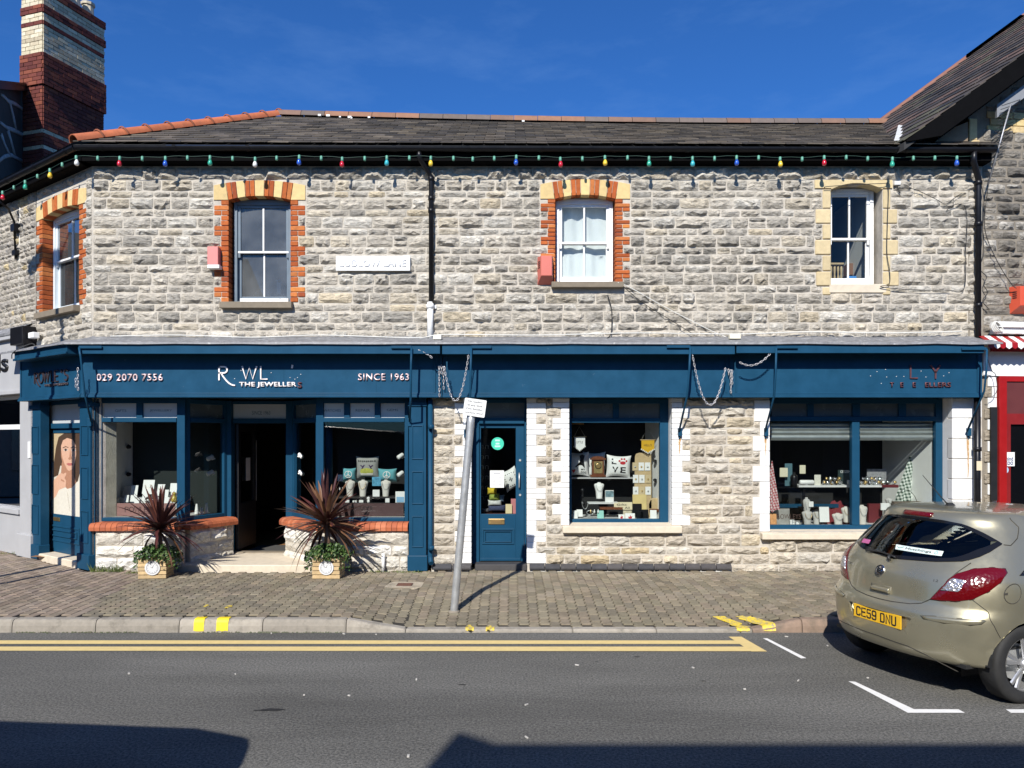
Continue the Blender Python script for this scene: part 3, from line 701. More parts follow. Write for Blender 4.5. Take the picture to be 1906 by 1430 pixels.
# white toothed brickwork round the lower openings, each painted brick its own piece
WP = [((.80, .80, .79), 5), ((.76, .76, .74), 2), ((.70, .69, .66), 1)]
bh = .0765
def toothed(xin, sgn, z0, z1, n1, n2, per=2, grow=.010, first=0):
    k = 0; z = z0
    while z < z1-.02:
        wd = (n2, n1)[((k+first)//per) % 2]; a, c = sorted((xin, xin+sgn*wd)); zt = min(z+bh, z1)
        EXC[id(MAIN)].append((a-.004, c+.004, z, zt))
        b = MB(MAIN); b.col = pick(WP, .95, 1.03); b.box(a+(-.004 if sgn > 0 else .002), c-(.002 if sgn > 0 else -.004), -grow-R.uniform(0, .004), .115, z+.0025, zt-.0025, 0, .005); b.obj('white_brick', m_paintbrick, shop)
        z = zt; k += 1
PB = .245
toothed(MD[0], -1, PB, ZF, .12, .235, 2); toothed(MD[1], 1, PB, ZF, .135, .27, 2)
toothed(MW[0], -1, Z(978), ZF, .115, .235, 2, first=2); toothed(MW[1], 1, Z(978), ZF, .145, .255, 2)
for k, (e, f, a) in enumerate(((745, 785, 1404), (785, 812, 1415), (812, 840, 1402), (840, 868, 1415), (868, 897, 1401), (897, 926, 1414), (926, 957, 1401), (957, 990, 1414))):
    b = MB(MAIN); b.col = pick(WP, .95, 1.03); b.box(X(a), X(1432)+.004, -.014, .115, Z(f)+.002, Z(e)-.002, 0, .007); b.obj('white_quoin', m_paintbrick, shop); EXC[id(MAIN)].append((X(a)-.004, X(1432), Z(f), Z(e)))
for k in range(8):
    z1 = ZF-k*.29; a = 1772; c = (1838, 1812)[k % 2]
    if z1 < .5: break
    b = MB(MAIN); b.col = pick(WP, .93, 1.0); b.box(X(a)-.004, min(XR-.01, X(c)), -.014, .115, z1-.285, z1-.003, 0, .007); b.obj('white_quoin', m_paintbrick, shop); EXC[id(MAIN)].append((X(a), X(c)+.004, z1-.288, z1))
# plinth of dark engineering bricks, then the stones
for x0, x1 in ((X(806), MD[0]-.0), (X(985), X(1361))):
    x = x0; n = max(1, round((x1-x0)/.23)); wd = (x1-x0)/n
    for k in range(n):
        b = MB(MAIN); b.col = pick([((.045, .045, .05), 4), ((.06, .055, .055), 2)]); a, c = x0+k*wd+.004, x0+(k+1)*wd-.004
        b.prismx([(-.055, .165), (-.055, .20), (-.005, .243), (.02, .243), (.02, .165)], a, c); b.obj('plinth_brick', m_dblue, shop, bevel=.004)
EXC[id(MAIN)] += [(X(806), X(1361), .0, .245), (LS[0]-9, LS[1], -1, ZF), (MD[0]-.005, MD[1]+.005, -1, ZF), (MW[0], MW[1], Z(978), ZF), (RW[0], RW[1], Z(990), ZF)]
EXC[id(MAIN)] += [(X(1047), X(1267), Z(991), Z(976)), (X(1415), X(1800), Z(1003), Z(989))]
for h in HOLES[id(MAIN)][:3]: EXC[id(MAIN)].append((h[0]-.01, h[1]+.01, h[2], h[3]))
for h in HOLES[id(FACET)][:1]: EXC[id(FACET)].append((h[0]-.01, h[1]+.01, h[2], h[3]))
fill(MAIN, CORNER+.01, XR, courses(3.42, ZT-.02), EXC[id(MAIN)], 'main')
fill(FACET, -1.85, -.01, courses(3.42, ZT-.02), EXC[id(FACET)], 'main')
fill(MAIN, X(806), X(1432), courses(.235, ZF, (.15, .11, .17)), EXC[id(MAIN)], 'pier', (.17, .42))
fill(MAIN, X(1362), X(1840), courses(.10, .235, (.13,)), EXC[id(MAIN)], 'pier', (.25, .5)); fill(MAIN, X(985), X(1361), [(.09, .16)], [], 'white', (.25, .6))
fill(MAIN, X(1432), X(1830), courses(.235, Z(1003), (.16, .12)), EXC[id(MAIN)], 'pier', (.2, .45))
lay_stones(shop, (m_stone, m_white_stone), lambda s: not (s[0] is MAIN and s[1] > X(1560) and s[4] < .9))

# ---- eaves and roof
def eave(fr, x0, x1, slope=0.0):
    b = MB(fr); b.box(x0, x1, -.20, -.17, 5.93, 6.10); b.box(x0, x1, -.17, .02, 5.925, 5.95); b.obj('eaves_board', m_soffit, shop)
    b = MB(fr); n = 8; ring = [(-.265+.058*math.cos(math.pi+math.pi*k/n), .058*math.sin(math.pi+math.pi*k/n)) for k in range(n+1)]
    ring2 = [(-.265+.05*math.cos(math.pi+math.pi*k/n), .004+.05*math.sin(math.pi+math.pi*k/n)) for k in range(n, -1, -1)]
    b.loft([[(x0, q, 6.105+z+.0) for q, z in ring+ring2], [(x1, q, 6.105+z-slope) for q, z in ring+ring2]]); gt = b.obj('gutter', m_black, shop)
    x = x0+.35
    while x < x1:
        rr_ = [(-.265+.066*math.cos(math.pi+math.pi*k/n), .066*math.sin(math.pi+math.pi*k/n)) for k in range(n+1)]
        dz = slope*(x-x0)/(x1-x0); m_ = MB(fr); m_.loft([[(x, q, 6.107+z-dz) for q, z in rr_], [(x+.05, q, 6.107+z-dz) for q, z in rr_]], closed=False); x += 1.02; m_.obj('gutter_joint', m_black, gt)
    return gt
eave(MAIN, CORNER-.09, X(1852, 10.73), .03); eave(FACET, -3.6, .09)
E0, E1 = Vector((X(137, 10.7), 10.68, 6.14)), Vector((X(1840, 10.7), 10.68, 6.10)); R0, R1 = Vector((X(520, 13.8), 13.8, Z(217, 13.8))), Vector((X(1700, 13.8), 13.8, Z(233, 13.8)))
def roofp(u, v): return (E0.lerp(E1, u)).lerp(R0.lerp(R1, u), v)
b = MB(); n = 12; sag = lambda u, v: -.05*math.sin(math.pi*u)*v
g0 = [[b.V(*(roofp(i/n, j/4)+Vector((0, 0, sag(i/n, j/4)-.03)))) for j in range(5)] for i in range(n+1)]
for i in range(n):
    for j in range(4): b.F((g0[i][j], g0[i+1][j], g0[i+1][j+1], g0[i][j+1]))
FE = Vector(FACET.pt(-3.6, -.3, 6.14)); i0, i1, i2 = b.V(*E0), b.V(*FE), b.V(*R0); b.F((i0, i1, i2))
bk = [b.V(R0.x, 18, 5.9), b.V(R1.x, 18, 5.9), b.V(*R1), b.V(*R0)]; b.F(bk)
roof = b.obj('roof', m_slate and M('roof felt', (.03, .03, .03), .9), shop)
SL = [((.088, .076, .064), 5), ((.12, .10, .080), 3), ((.055, .049, .044), 2), ((.15, .125, .095), 1)]
def slate(b, fr_p, x, v0, v1, wd, lift, xl):
    """one slate on the slope, its tail lifted over the course below"""
    def at(xx, v):
        a, c = roofp(0, v), roofp(1, v); u = (xx-a.x)/(c.x-a.x); q = roofp(u, v); return q+Vector((0, 0, sag(u, v)))
    x0, x1 = max(x+.004, xl), x+wd-.004; j = R.uniform(-.006, .006)
    P = [at(x0, v0)+Vector((0, 0, lift)), at(x1, v0)+Vector((0, 0, lift+j)), at(x1, v1)+Vector((0, 0, .002)), at(x0, v1)+Vector((0, 0, .002))]
    T = Vector((0, .004, -.012)); b.col = pick(SL)
    b.loft([[tuple(q+T) for q in P], [tuple(q) for q in P]])
sl = []; rows = 15
for r in range(rows):
    v0 = r/rows; v1 = (r+1.35)/rows; xl = roofp(0, v0).x; xr = roofp(1, v0).x; x = -7+(.15 if r % 2 else 0)
    while x < xr:
        if x+.3 > xl+.03: sl.append((r, x, v0, min(v1, 1.0), xl))
        x += .3
sl.sort(key=lambda q: q[0]); rest = MB()
for k, (r, x, v0, v1, xl) in enumerate(sl):
    if k < 300: b = MB(); slate(b, None, x, v0, v1, .3, .028, xl); b.obj('slate', m_slate, roof)
    else: slate(rest, None, x, v0, v1, .3, .028, xl)
rest.obj('slate_field', m_slate, roof, kind='stuff')
def roll_tile(P0, P1, r, col, mat, name, collar=True, ang=1.0, ccol=None):
    d = (P1-P0).normalized(); s = d.cross(Vector((0, 0, 1))).normalized(); u = s.cross(d)
    def ring(P, rr): return [tuple(P+s*math.cos(math.pi*k/8)*rr*ang+u*(math.sin(math.pi*k/8)*rr-.04)) for k in range(9)]
    b = MB(); b.col = col; b.loft([ring(P0, r), ring(P1, r*.98)], closed=False, smooth=True)
    b.loft([ring(P0, r-.012), ring(P1, r-.012)], closed=False); b.loft([ring(P0, r), ring(P0, r-.012)], closed=False); b.loft([ring(P1, r), ring(P1, r-.012)], closed=False)
    o = b.obj(name, mat, roof)
    if collar:
        b = MB(); b.col = ccol or tuple(v*.45 for v in col); b.loft([ring(P1-d*.025, r+.012), ring(P1-d*.01, r+.03), ring(P1+d*.012, r+.012)], closed=False, smooth=True); b.obj('tile_collar', mat, o)
nh = 10
for k in range(nh):
    sh = R.uniform(.85, 1.1); c = (.44*sh, .125*sh, .05*sh); a = E0.lerp(R0, k/nh); e = E0.lerp(R0, (k+1)/nh); up = Vector((0, 0, .05))
    roll_tile(a+up, e+up, .105, c, m_terra, 'hip_tile')
nr = 27
for k in range(nr):
    c = pick([((.17, .10, .07), 3), ((.13, .10, .085), 3), ((.24, .12, .07), 2)]); u0, u1 = k/nr, (k+1)/nr; up = Vector((0, 0, .03))
    a = R0.lerp(R1, u0)+up+Vector((0, 0, sag(u0, 1))); e = R0.lerp(R1, u1)+up+Vector((0, 0, sag(u1, 1)))
    roll_tile(a, e-(e-a)*.02, .125, c, m_terra, 'ridge_tile', False)
b = MB()
for q in ((596, 216), (612, 217), (634, 219), (652, 220), (688, 220), (752, 227), (655, 221), (974, 227)): P = Vector((X(q[0], 13.72), 13.70, Z(q[1]-1.5, 13.72))); h_ = R.uniform(.012, .028); b.box(P.x-h_*1.4, P.x+h_*1.2, P.y-.03, P.y+.03, P.z-.03, P.z-.02+h_)
b.obj('ridge_mortar', m_whiteold, roof)
b = MB(); q = lambda p, r, d: (X(p, d), d, Z(r, d)); b.loft([[q(1664, 262, 10.9), q(1683, 261, 10.8)], [q(1667, 252, 11.2), q(1685, 250, 11.1)], [q(1672, 233, 12.1), q(1690, 232, 11.9)]], closed=False); b.obj('valley_flashing', M('weathered flashing strip', (.52, .52, .50), .7, var=.25, vs=14), roof)

# ---- downpipes
def pipe(name, path, r, mat, collars=(), parent=shop):
    b = MB(MAIN); b.tube(path, r, 10); o = b.obj(name, mat, parent)
    for z in collars:
        m_ = MB(MAIN); x, y = path[-1][0], path[-1][1]; m_.lathe([(r, -.03), (r*1.25, -.028), (r*1.25, .028), (r, .03)], (x, y, z), 10); m_.obj('pipe_collar', mat, o)
    return o
xp = X(803.5); pipe('downpipe', [(X(780, 10.73), -.25, 6.06), (X(780, 10.73), -.25, 5.97), (X(783, 10.75), -.23, 5.93), (xp-.03, -.08, 5.80), (xp, -.065, 5.74), (xp, -.065, Z(566))], .036, m_black, (5.72, Z(372), Z(395)))
pipe('downpipe', [(xp-.012, -.065, Z(564)), (xp-.014, -.065, Z(633))], .044, m_whiteold, (Z(572),))
boxo('pipe_bracket', m_whiteold, shop, xp-.075, xp+.07, -.03, -.005, Z(575), Z(569))
xq = X(1815); pipe('downpipe', [(X(1812, 10.75), -.26, 6.05), (X(1812, 10.75), -.25, 5.90), (xq, -.08, 5.72), (xq, -.075, 5.6), (xq, -.075, Z(632))], .042, m_black, (5.66, Z(420), Z(570)))
pipe('downpipe', [(X(1811), -.10, ZF+.1), (X(1811), -.10, .15)], .045, m_black, (Z(836),))
boxo('sticker', M('cream sticker', (.65, .55, .38), .6), shop, X(1806), X(1816), -.152, -.148, Z(875), Z(858))

# ---- rooms behind the upper windows
def room(x0, x1, y0, y1, z0, z1, mat, name='room_lining', fr=MAIN, skip=()):
    b = MB(fr)
    F_ = {'back': [(x0, y1, z0), (x1, y1, z0), (x1, y1, z1), (x0, y1, z1)], 'left': [(x0, y0, z0), (x0, y1, z0), (x0, y1, z1), (x0, y0, z1)], 'right': [(x1, y0, z0), (x1, y1, z0), (x1, y1, z1), (x1, y0, z1)],
          'top': [(x0, y0, z1), (x1, y0, z1), (x1, y1, z1), (x0, y1, z1)], 'floor': [(x0, y0, z0), (x1, y0, z0), (x1, y1, z0), (x0, y1, z0)]}
    for k, q in F_.items():
        if k not in skip: b.quad(q)
    return b.obj(name, mat, shop, fix=False)
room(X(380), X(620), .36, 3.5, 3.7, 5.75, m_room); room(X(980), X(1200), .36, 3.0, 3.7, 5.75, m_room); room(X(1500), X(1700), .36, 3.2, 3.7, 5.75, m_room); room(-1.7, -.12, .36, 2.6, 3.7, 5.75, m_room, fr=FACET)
boxo('room_partition', m_roomw, shop, X(1634), X(1637), .36, 2.0, 3.75, 5.7)
# curtains: two sets of white net, gathered at the top and the middle
def curtain(nm, x0, x1, z0, z1, lab, y=.30, amp=.02, waves=7, wavy=0.0):
    b = MB(MAIN); n = 46; rows_ = 10; g_ = []
    for j in range(rows_+1):
        t_ = j/rows_; row = []
        for i in range(n+1):
            u = i/n; zz = z0+(z1-z0)*t_
            if j == rows_: zz -= wavy*(.5+.5*math.sin(u*waves*1.7))
            row.append(b.V(x0+(x1-x0)*u, y+amp*math.sin(u*2*math.pi*waves+.6*math.sin(5*u)+t_*.7)*(.4+.6*t_)+.012*math.sin(19*u), zz))
        g_.append(row)
    for j in range(rows_):
        for i in range(n): b.F((g_[j][i], g_[j][i+1], g_[j+1][i+1], g_[j+1][i]), 0, True)
    o = b.obj(nm, m_curtain, fix=False); tag(o, lab, 'curtain'); return o
m_curtain = M('white net', (.74, .76, .77), .9, var=.04)
curtain('curtain', w2[0]-.05, w2[1]+.05, Z(528), Z(464), 'white net curtain across the lower half of the white sash window', .235, .012, 6, .05)
curtain('curtain', w2[0]-.05, w2[1]+.05, Z(470), Z(358), 'white net curtain across the upper half of the white sash window', .30, .016, 5)

# ================================================================== shopfronts: fascias, glazing, doors, pilasters
DB = 10.83
fx_l = CORNER-.17*MIT
def fascia(fr, x0, x1, ends=(1, 1), lip=True):
    b = MB(fr); b.box(x0, x1, -.17, .06, ZF, 3.36); f = b.obj('fascia', m_bluebare, shop)
    m_ = MB(fr); m_.box(x0, x1, -.205, -.17, ZF-.002, ZF+.030); m_.box(x0, x1, -.192, -.17, ZF+.030, ZF+.052); m_.box(x0, x1, -.182, -.17, ZF+.052, ZF+.066)
    m_.obj('fascia_moulding', m_bluebare, f, bevel=.005)
    for e, a in ((ends[0], x0+.045), (ends[1], x1-.075)):
        if e: boxo('fascia_end_bead', m_blue, f, a, a+.03, -.184, -.17, ZF+.066, 3.3, fr, bevel=.004)
    return f
fL = fascia(MAIN, fx_l, X(817, DB), (0, 1)); fM = fascia(MAIN, X(824, DB), X(1359, DB)); fR = fascia(MAIN, X(1362, DB), X(1828, DB))
fF = fascia(FACET, FACET.px(37, -.17), .17*MIT, (1, 1))
for p_ in (820.5, 1360.5): boxo('fascia_post', m_blue, shop, X(p_-2.6, DB), X(p_+2.6, DB), -.185, .02, ZF, 3.36)
# seams and fixing pins of the letters that fell off
b = MB(MAIN)
for (a, q) in ((437, 705), (505, 694), (540, 703), (549, 706), (554, 703), (560, 697), (455, 733), (449, 690), (1632, 692), (1648, 688), (1620, 700), (1650, 702), (1668, 701), (1682, 701), (1714, 691), (1723, 702), (1756, 700), (1766, 694), (1640, 714)):
    b.disc((X(a, DB), -.17, Z(q, DB)), .0048, n=8, th=.008)
b.obj('letter_pin', m_letw, fR, kind='stuff')
b = MB(MAIN)
for a in (528, 700): b.box(X(a, DB), X(a, DB)+.004, -.1725, -.168, ZF+.07, 3.3)
b.obj('board_joint', m_blue, fL)
# cornice on the angled face, lead flashing over everything
b = MB(FACET); a0 = FACET.px(24, -.42); cm = .40*MIT; b.box(a0, cm, -.40, 0, 3.20, 3.335); b.box(a0-.01, cm+.006, -.42, -.40, 3.20, 3.235); b.box(a0-.02, cm+.008, -.425, 0, 3.315, 3.34); b.obj('cornice', m_blue, shop, bevel=.006)
def flashing(fr, x0, x1, e0=0, e1=0):
    b = MB(fr); n = max(2, int((x1-x0)/.45)); rings = []
    for k in range(n+1):
        x = x0+(x1-x0)*k/n; j = R.uniform(-.006, .008); ex = (e0*(k == 0)+e1*(k == n))
        rings.append([(x, .004, 3.495+j*2), (x, -.008, 3.49+j), (x+ex*.4, -.20, 3.42+j), (x+ex, -.445, 3.352+j), (x+ex, -.452, 3.325+R.uniform(-.006, .01)), (x+ex, -.44, 3.325)])
    b.loft(rings, closed=False, cap=False); return b.obj('lead_flashing', m_lead, shop)
flashing(MAIN, CORNER, X(1838, 10.9), -.445*MIT, 0); flashing(FACET, FACET.px(22, -.2), 0, 0, .445*MIT)

# ---- glazed shopfront builder: frame with rails, coloured light panels above, one large pane below
def glazing(fr, x0, x1, z0, z1, zr, b0, lights, stiles=(.07, .07), rail=.075, mull=(), lname='transom_panel', panelm=None, ltxt=(), tcol=None, top=.07, bottom=.07):
    b = MB(fr); d = .09
    b.box(x0, x0+stiles[0], b0, b0+d, z0, z1); b.box(x1-stiles[1], x1, b0, b0+d, z0, z1)
    b.box(x0+stiles[0], x1-stiles[1], b0, b0+d, z0, z0+bottom); b.box(x0+stiles[0], x1-stiles[1], b0, b0+d, z1-top, z1); b.box(x0+stiles[0], x1-stiles[1], b0-.015, b0+d, zr, zr+rail)
    for a, c in mull: b.box(a, c, b0-.006, b0+d, z0+bottom, zr)
    for (a, c), (e, f) in zip(lights, lights[1:]): b.box(c, e, b0, b0+d, zr+rail, z1-top)
    f = b.obj('shop_window', m_blue, shop, bevel=.006)
    for k, (a, c) in enumerate(lights):
        p_ = MB(fr); p_.box(a, c, b0+.035, b0+.043, zr+rail, z1-top); o = p_.obj(lname, panelm or m_lightpanel, f)
        if k < len(ltxt) and ltxt[k]:
            s, u0, u1, v0, v1 = ltxt[k]; text('lettering', s, tcol or m_black_t, f, fr, a+(c-a)*u0, a+(c-a)*u1, b0+.034, zr+rail+(z1-top-zr-rail)*v0, zr+rail+(z1-top-zr-rail)*v1, .001)
    xs = [x0+stiles[0]]+[v for m_ in mull for v in m_]+[x1-stiles[1]]
    for a, c in zip(xs[::2], xs[1::2]):
        g_ = MB(fr); g_.quad([(a, b0+.05, z0+bottom), (c, b0+.05, z0+bottom), (c, b0+.05, zr), (a, b0+.05, zr)]); g_.obj('pane', m_glass, f)
    return f
m_lightpanel = M('frosted light panel', (.50, .52, .52), .35, var=.05, vs=4)
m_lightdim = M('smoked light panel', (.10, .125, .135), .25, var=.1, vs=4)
m_dimtext = M('dim print', (.035, .05, .055), .5, var=.05)
d1 = 11.1; dm = 11.23
zs_ = .835; zr_ = Z(786, d1)
m_teal = M('teal print', (.03, .09, .11), .5, var=.05)
Lx0, Lx1 = X(181, d1), X(344, d1); Rx0, Rx1 = X(588, d1), X(760, d1)
glazing(MAIN, Lx0, Lx1, zs_, ZF, zr_, .10, [(X(190, d1), X(253, d1)), (X(265, d1), X(329, d1))], (X(190, d1)-Lx0, Lx1-X(329, d1)), .065, ltxt=(('GIFTS', .35, .68, .40, .58), ('JEWELLERY', .18, .83, .40, .58)), tcol=m_teal, bottom=.055)
glazing(MAIN, Rx0, Rx1, zs_, ZF, zr_, .10, [(X(596, d1), X(640, d1)), (X(651, d1), X(697, d1)), (X(708, d1), X(753, d1))], (X(602, d1)-Rx0, Rx1-X(753, d1)), .065, ltxt=(('WATCHES', .12, .85, .42, .60), ('REPAIR', .22, .80, .42, .60), ('GEMS', .25, .72, .46, .62)), tcol=m_teal, bottom=.055)
PL0, PL1 = Vector((Lx1-.02, 11.16)), Vector((X(424, 11.85), 11.85)); PR0, PR1 = Vector((X(543, 11.85), 11.85)), Vector((Rx0+.02, 11.16))
FRL = Fr(PL0, PL1-PL0); FRR = Fr(PR0, PR1-PR0); lL = (PL1-PL0).length; lR = (PR1-PR0).length
glazing(FRL, .03, lL, zs_, ZF, zr_, 0, [(.10, lL-.07)], (.06, .07), .065, bottom=.055, panelm=m_lightdim)
glazing(FRR, 0, lR-.03, zs_, ZF, zr_, 0, [(.07, lR-.10)], (.07, .06), .065, bottom=.055, panelm=m_lightdim)
# brick sills and whitewashed stall risers
def sill_bricks(fr, x0, x1, bf, bb=.12):
    n = max(1, round((x1-x0)/.078)); wd = (x1-x0)/n
    for k in range(n):
        b = MB(fr); b.col = pick([((.42, .115, .045), 4), ((.36, .095, .04), 2), ((.46, .15, .07), 1)]); a, c = x0+k*wd+.003, x0+(k+1)*wd-.003
        b.prismx([(bf+.0, .715), (bf-.004, .765), (bf+.012, .80), (bf+.05, .822), (bb, .834), (bb, .715)], a, c); b.obj('sill_brick', m_terra, shop)
sill_bricks(MAIN, X(169), Lx1-.03, -.06); sill_bricks(MAIN, Rx0+.03, X(760), -.06); sill_bricks(FRL, -.06, lL+.04, -.18, .02); sill_bricks(FRR, -.05, lR+.04, -.18, .02)
for fr, x0, x1, bb, ex in ((MAIN, X(178), Lx1, 0, 0), (MAIN, Rx0, X(760), 0, 0)):
    boxo('stall_riser', m_mortar, shop, x0, x1, 0, .12, .1, .716, fr); fill(fr, x0, x1, courses(.15, .71, (.19, .15, .20), .02), [], 'white', (.2, .5), .014)
for fr, ln in ((FRL, lL), (FRR, lR)):
    fr2 = Fr(fr.pt(0, -.10, 0)[:2], (fr.x.x, fr.x.y)); boxo('stall_riser', m_mortar, shop, 0, ln+.02, 0, .12, .1, .716, fr2); fill(fr2, 0, ln+.02, courses(.15, .71, (.19, .15, .20), .02), [], 'white', (.2, .5), .014)
lay_stones(shop, m_white_stone, lambda s: True, name='white_stone')
# doorway between the two bay windows
yd = 11.9; Jl, Jr = X(424, yd), X(543, yd); zd = Z(788, yd)
b = MB(W0); b.box(Jl-.03, Jl+.075, yd-.06, yd+.10, .25, ZF); b.box(Jr-.075, Jr+.03, yd-.06, yd+.10, .25, ZF); b.box(Jl+.075, Jr-.075, yd, yd+.09, zd, zd+.07); b.box(Jl+.075, Jr-.075, yd, yd+.09, ZF-.05, ZF)
df = b.obj('door_frame', m_blue, shop, bevel=.006)
b = MB(W0); b.box(Jl+.075, Jr-.075, yd+.03, yd+.04, zd+.07, ZF-.05); b.obj('transom_panel', m_lightpanel, df)
text('lettering', 'SINCE 1963', m_teal, df, W0, X(468, yd), X(502, yd), yd+.029, Z(772, yd), Z(765, yd), .001)
b = MB(W0); xs_, y0_, y1_ = Jl+.085, yd+.10, yd+.93; z0_, z1_ = .29, zd-.01
b.box(xs_, xs_+.045, y0_, y0_+.10, z0_, z1_); b.box(xs_, xs_+.045, y1_-.10, y1_, z0_, z1_); b.box(xs_, xs_+.045, y0_+.10, y1_-.10, z1_-.12, z1_); b.box(xs_, xs_+.045, y0_+.10, y1_-.10, z0_, z0_+.72)
dl = b.obj('open_door', M('dark door paint', (.02, .02, .022), .4), shop, bevel=.004)
b = MB(W0); b.quad([(xs_+.02, y0_+.10, z0_+.72), (xs_+.02, y1_-.10, z0_+.72), (xs_+.02, y1_-.10, z1_-.12), (xs_+.02, y0_+.10, z1_-.12)]); b.obj('pane', m_glass, dl)
b = MB(W0); b.box(xs_+.05, xs_+.052, yd+.42, yd+.62, 1.35, 1.72); b.obj('notice', m_white, dl)
b = MB(W0); b.box(xs_+.0, xs_+.05, y1_, y1_+.012, z0_+.7, 2.0); b.obj('door_edge_trim', M('grey trim', (.45, .45, .44), .5), dl)
# doorstep: worn stone slab between the bays
b = MB(W0); st = [(X(372, 10.93), 10.90), (X(578, 10.93), 10.90), (Rx0+.10, 11.02), (Jr+.06, yd), (Jl-.06, yd), (Lx1-.10, 11.02)]
b.loft([[(x, y, .10) for x, y in st], [(x, y, .225+(y-10.9)*.02) for x, y in st], [(x+(X(478, 11.3)-x)*.02, y+(11.3-y)*.03, .238+(y-10.9)*.02) for x, y in st]]); b.obj('doorstep', m_sillc, shop)
boxo('threshold', m_sill, shop, Jl+.03, Jr-.03, yd-.02, yd+.14, .20, .275, W0, .01)
# ceiling of the recess, floors and walls of the shop
b = MB(W0); b.quad([(CORNER-.2, 11.0, ZF+.02), (X(806), 11.0, ZF+.02), (X(806), 12.05, ZF+.02), (CORNER-.2, 12.05, ZF+.02)]); b.obj('recess_ceiling', m_black, shop)
yb = 15.2
b = MB(W0)
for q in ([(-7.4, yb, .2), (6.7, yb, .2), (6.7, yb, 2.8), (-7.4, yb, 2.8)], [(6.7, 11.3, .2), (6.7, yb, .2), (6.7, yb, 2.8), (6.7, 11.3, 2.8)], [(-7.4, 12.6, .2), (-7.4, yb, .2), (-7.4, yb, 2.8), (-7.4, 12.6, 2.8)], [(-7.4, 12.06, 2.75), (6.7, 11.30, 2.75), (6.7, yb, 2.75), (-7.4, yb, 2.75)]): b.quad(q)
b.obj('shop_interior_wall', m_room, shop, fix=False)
b = MB(W0); b.quad([(-7.4, 11.8, .215), (6.7, 11.3, .215), (6.7, yb, .215), (-7.4, yb, .215)]); b.obj('shop_floor', m_floorw, shop)
for x_ in (X(845, 11.4), X(1020, 11.4), X(1300, 11.4)): boxo('shop_partition', m_room, shop, x_-.04, x_+.04, 11.36, yb, .21, 2.74, W0)
boxo('door_mat', M('grey door mat', (.06, .058, .055), .95), shop, Jl+.15, Jr-.12, 12.1, 13.0, .216, .228, W0)
# display beds and linings
m_bed2 = M('white display bed', (.66, .66, .65), .5, var=.04)
boxo('display_bed', m_bed2, shop, Lx0+.06, Lx1-.05, .17, .95, .86, .888); boxo('display_bed', m_bed2, shop, Rx0+.05, Rx1-.06, .17, 1.0, .86, .888)
b = MB(W0); b.prismz([(PL0.x, PL0.y+.03), (PL1.x-.03, PL1.y), (PL1.x-.9, PL1.y+.05), (PL0.x-.1, PL0.y+.75)], .862, .886); b.obj('display_bed', m_bed2, shop)
boxo('display_lining', m_roomw, shop, Lx0+.035, Lx0+.05, .17, 1.05, .86, ZF); boxo('display_lining', M('dark green lining', (.008, .014, .013), .8), shop, Lx0+.06, Lx1+.2, 1.02, 1.04, .5, ZF)
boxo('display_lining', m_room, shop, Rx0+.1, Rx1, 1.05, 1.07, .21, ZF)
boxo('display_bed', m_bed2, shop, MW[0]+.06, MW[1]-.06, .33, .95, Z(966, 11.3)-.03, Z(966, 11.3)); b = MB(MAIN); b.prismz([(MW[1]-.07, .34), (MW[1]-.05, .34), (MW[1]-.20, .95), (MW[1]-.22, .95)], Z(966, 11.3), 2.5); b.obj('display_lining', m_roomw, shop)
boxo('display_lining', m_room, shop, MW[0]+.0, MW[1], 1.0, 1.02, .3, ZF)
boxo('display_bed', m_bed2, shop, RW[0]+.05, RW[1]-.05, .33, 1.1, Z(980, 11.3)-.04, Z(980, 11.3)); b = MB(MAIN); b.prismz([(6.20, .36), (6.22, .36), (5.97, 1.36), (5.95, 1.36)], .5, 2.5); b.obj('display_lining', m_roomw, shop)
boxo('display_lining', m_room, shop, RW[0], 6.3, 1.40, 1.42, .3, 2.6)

# ---- pilaster with sunk panels
def panel_frame(b, x0, x1, z0, z1, y, w_=.016, h=.012):
    b.box(x0, x1, y-h, y, z0, z0+w_); b.box(x0, x1, y-h, y, z1-w_, z1); b.box(x0, x0+w_, y-h, y, z0+w_, z1-w_); b.box(x1-w_, x1, y-h, y, z0+w_, z1-w_)
def pilaster(fr, x0, x1, bf, zb, panels, bb=.10):
    b = MB(fr); b.box(x0, x1, bf, bb, zb+.20, ZF-.001); b.box(x0-.012, x1+.012, bf-.02, bb+.004, ZF-.12, ZF-.06)
    o = b.obj('pilaster', m_blue, shop, bevel=.005)
    c = MB(fr); c.box(x0-.02, x1+.02, bf-.035, bb+.002, zb, zb+.22); c.obj('pilaster_base', m_blue, o, bevel=.01)
    for z0, z1 in panels:
        f = MB(fr); m_ = (x1-x0)*.17; panel_frame(f, x0+m_, x1-m_, z0, z1, bf, .014, .012); f.obj('panel_moulding', m_blue, o, bevel=.003)
pilaster(MAIN, X(762), X(794), -.05, .15, [(Z(q1), Z(q0)) for q0, q1 in ((792, 855), (877, 938), (960, 1018))])
pr0, pr1 = FACET.px(148, -.03), -.0; pl0, pl1 = FACET.px(57, -.03), FACET.px(75, -.03)
zp = [(Z(q1), Z(q0)) for q0, q1 in ((792, 848), (870, 930), (952, 1012))]
pilaster(FACET, pr0, pr1, -.03, .15, zp); pilaster(FACET, pl0, pl1, -.03, .15, zp)
boxo('corner_post', m_blue, shop, CORNER-.0, X(181, d1)+.01, .02, .2, .15, ZF)
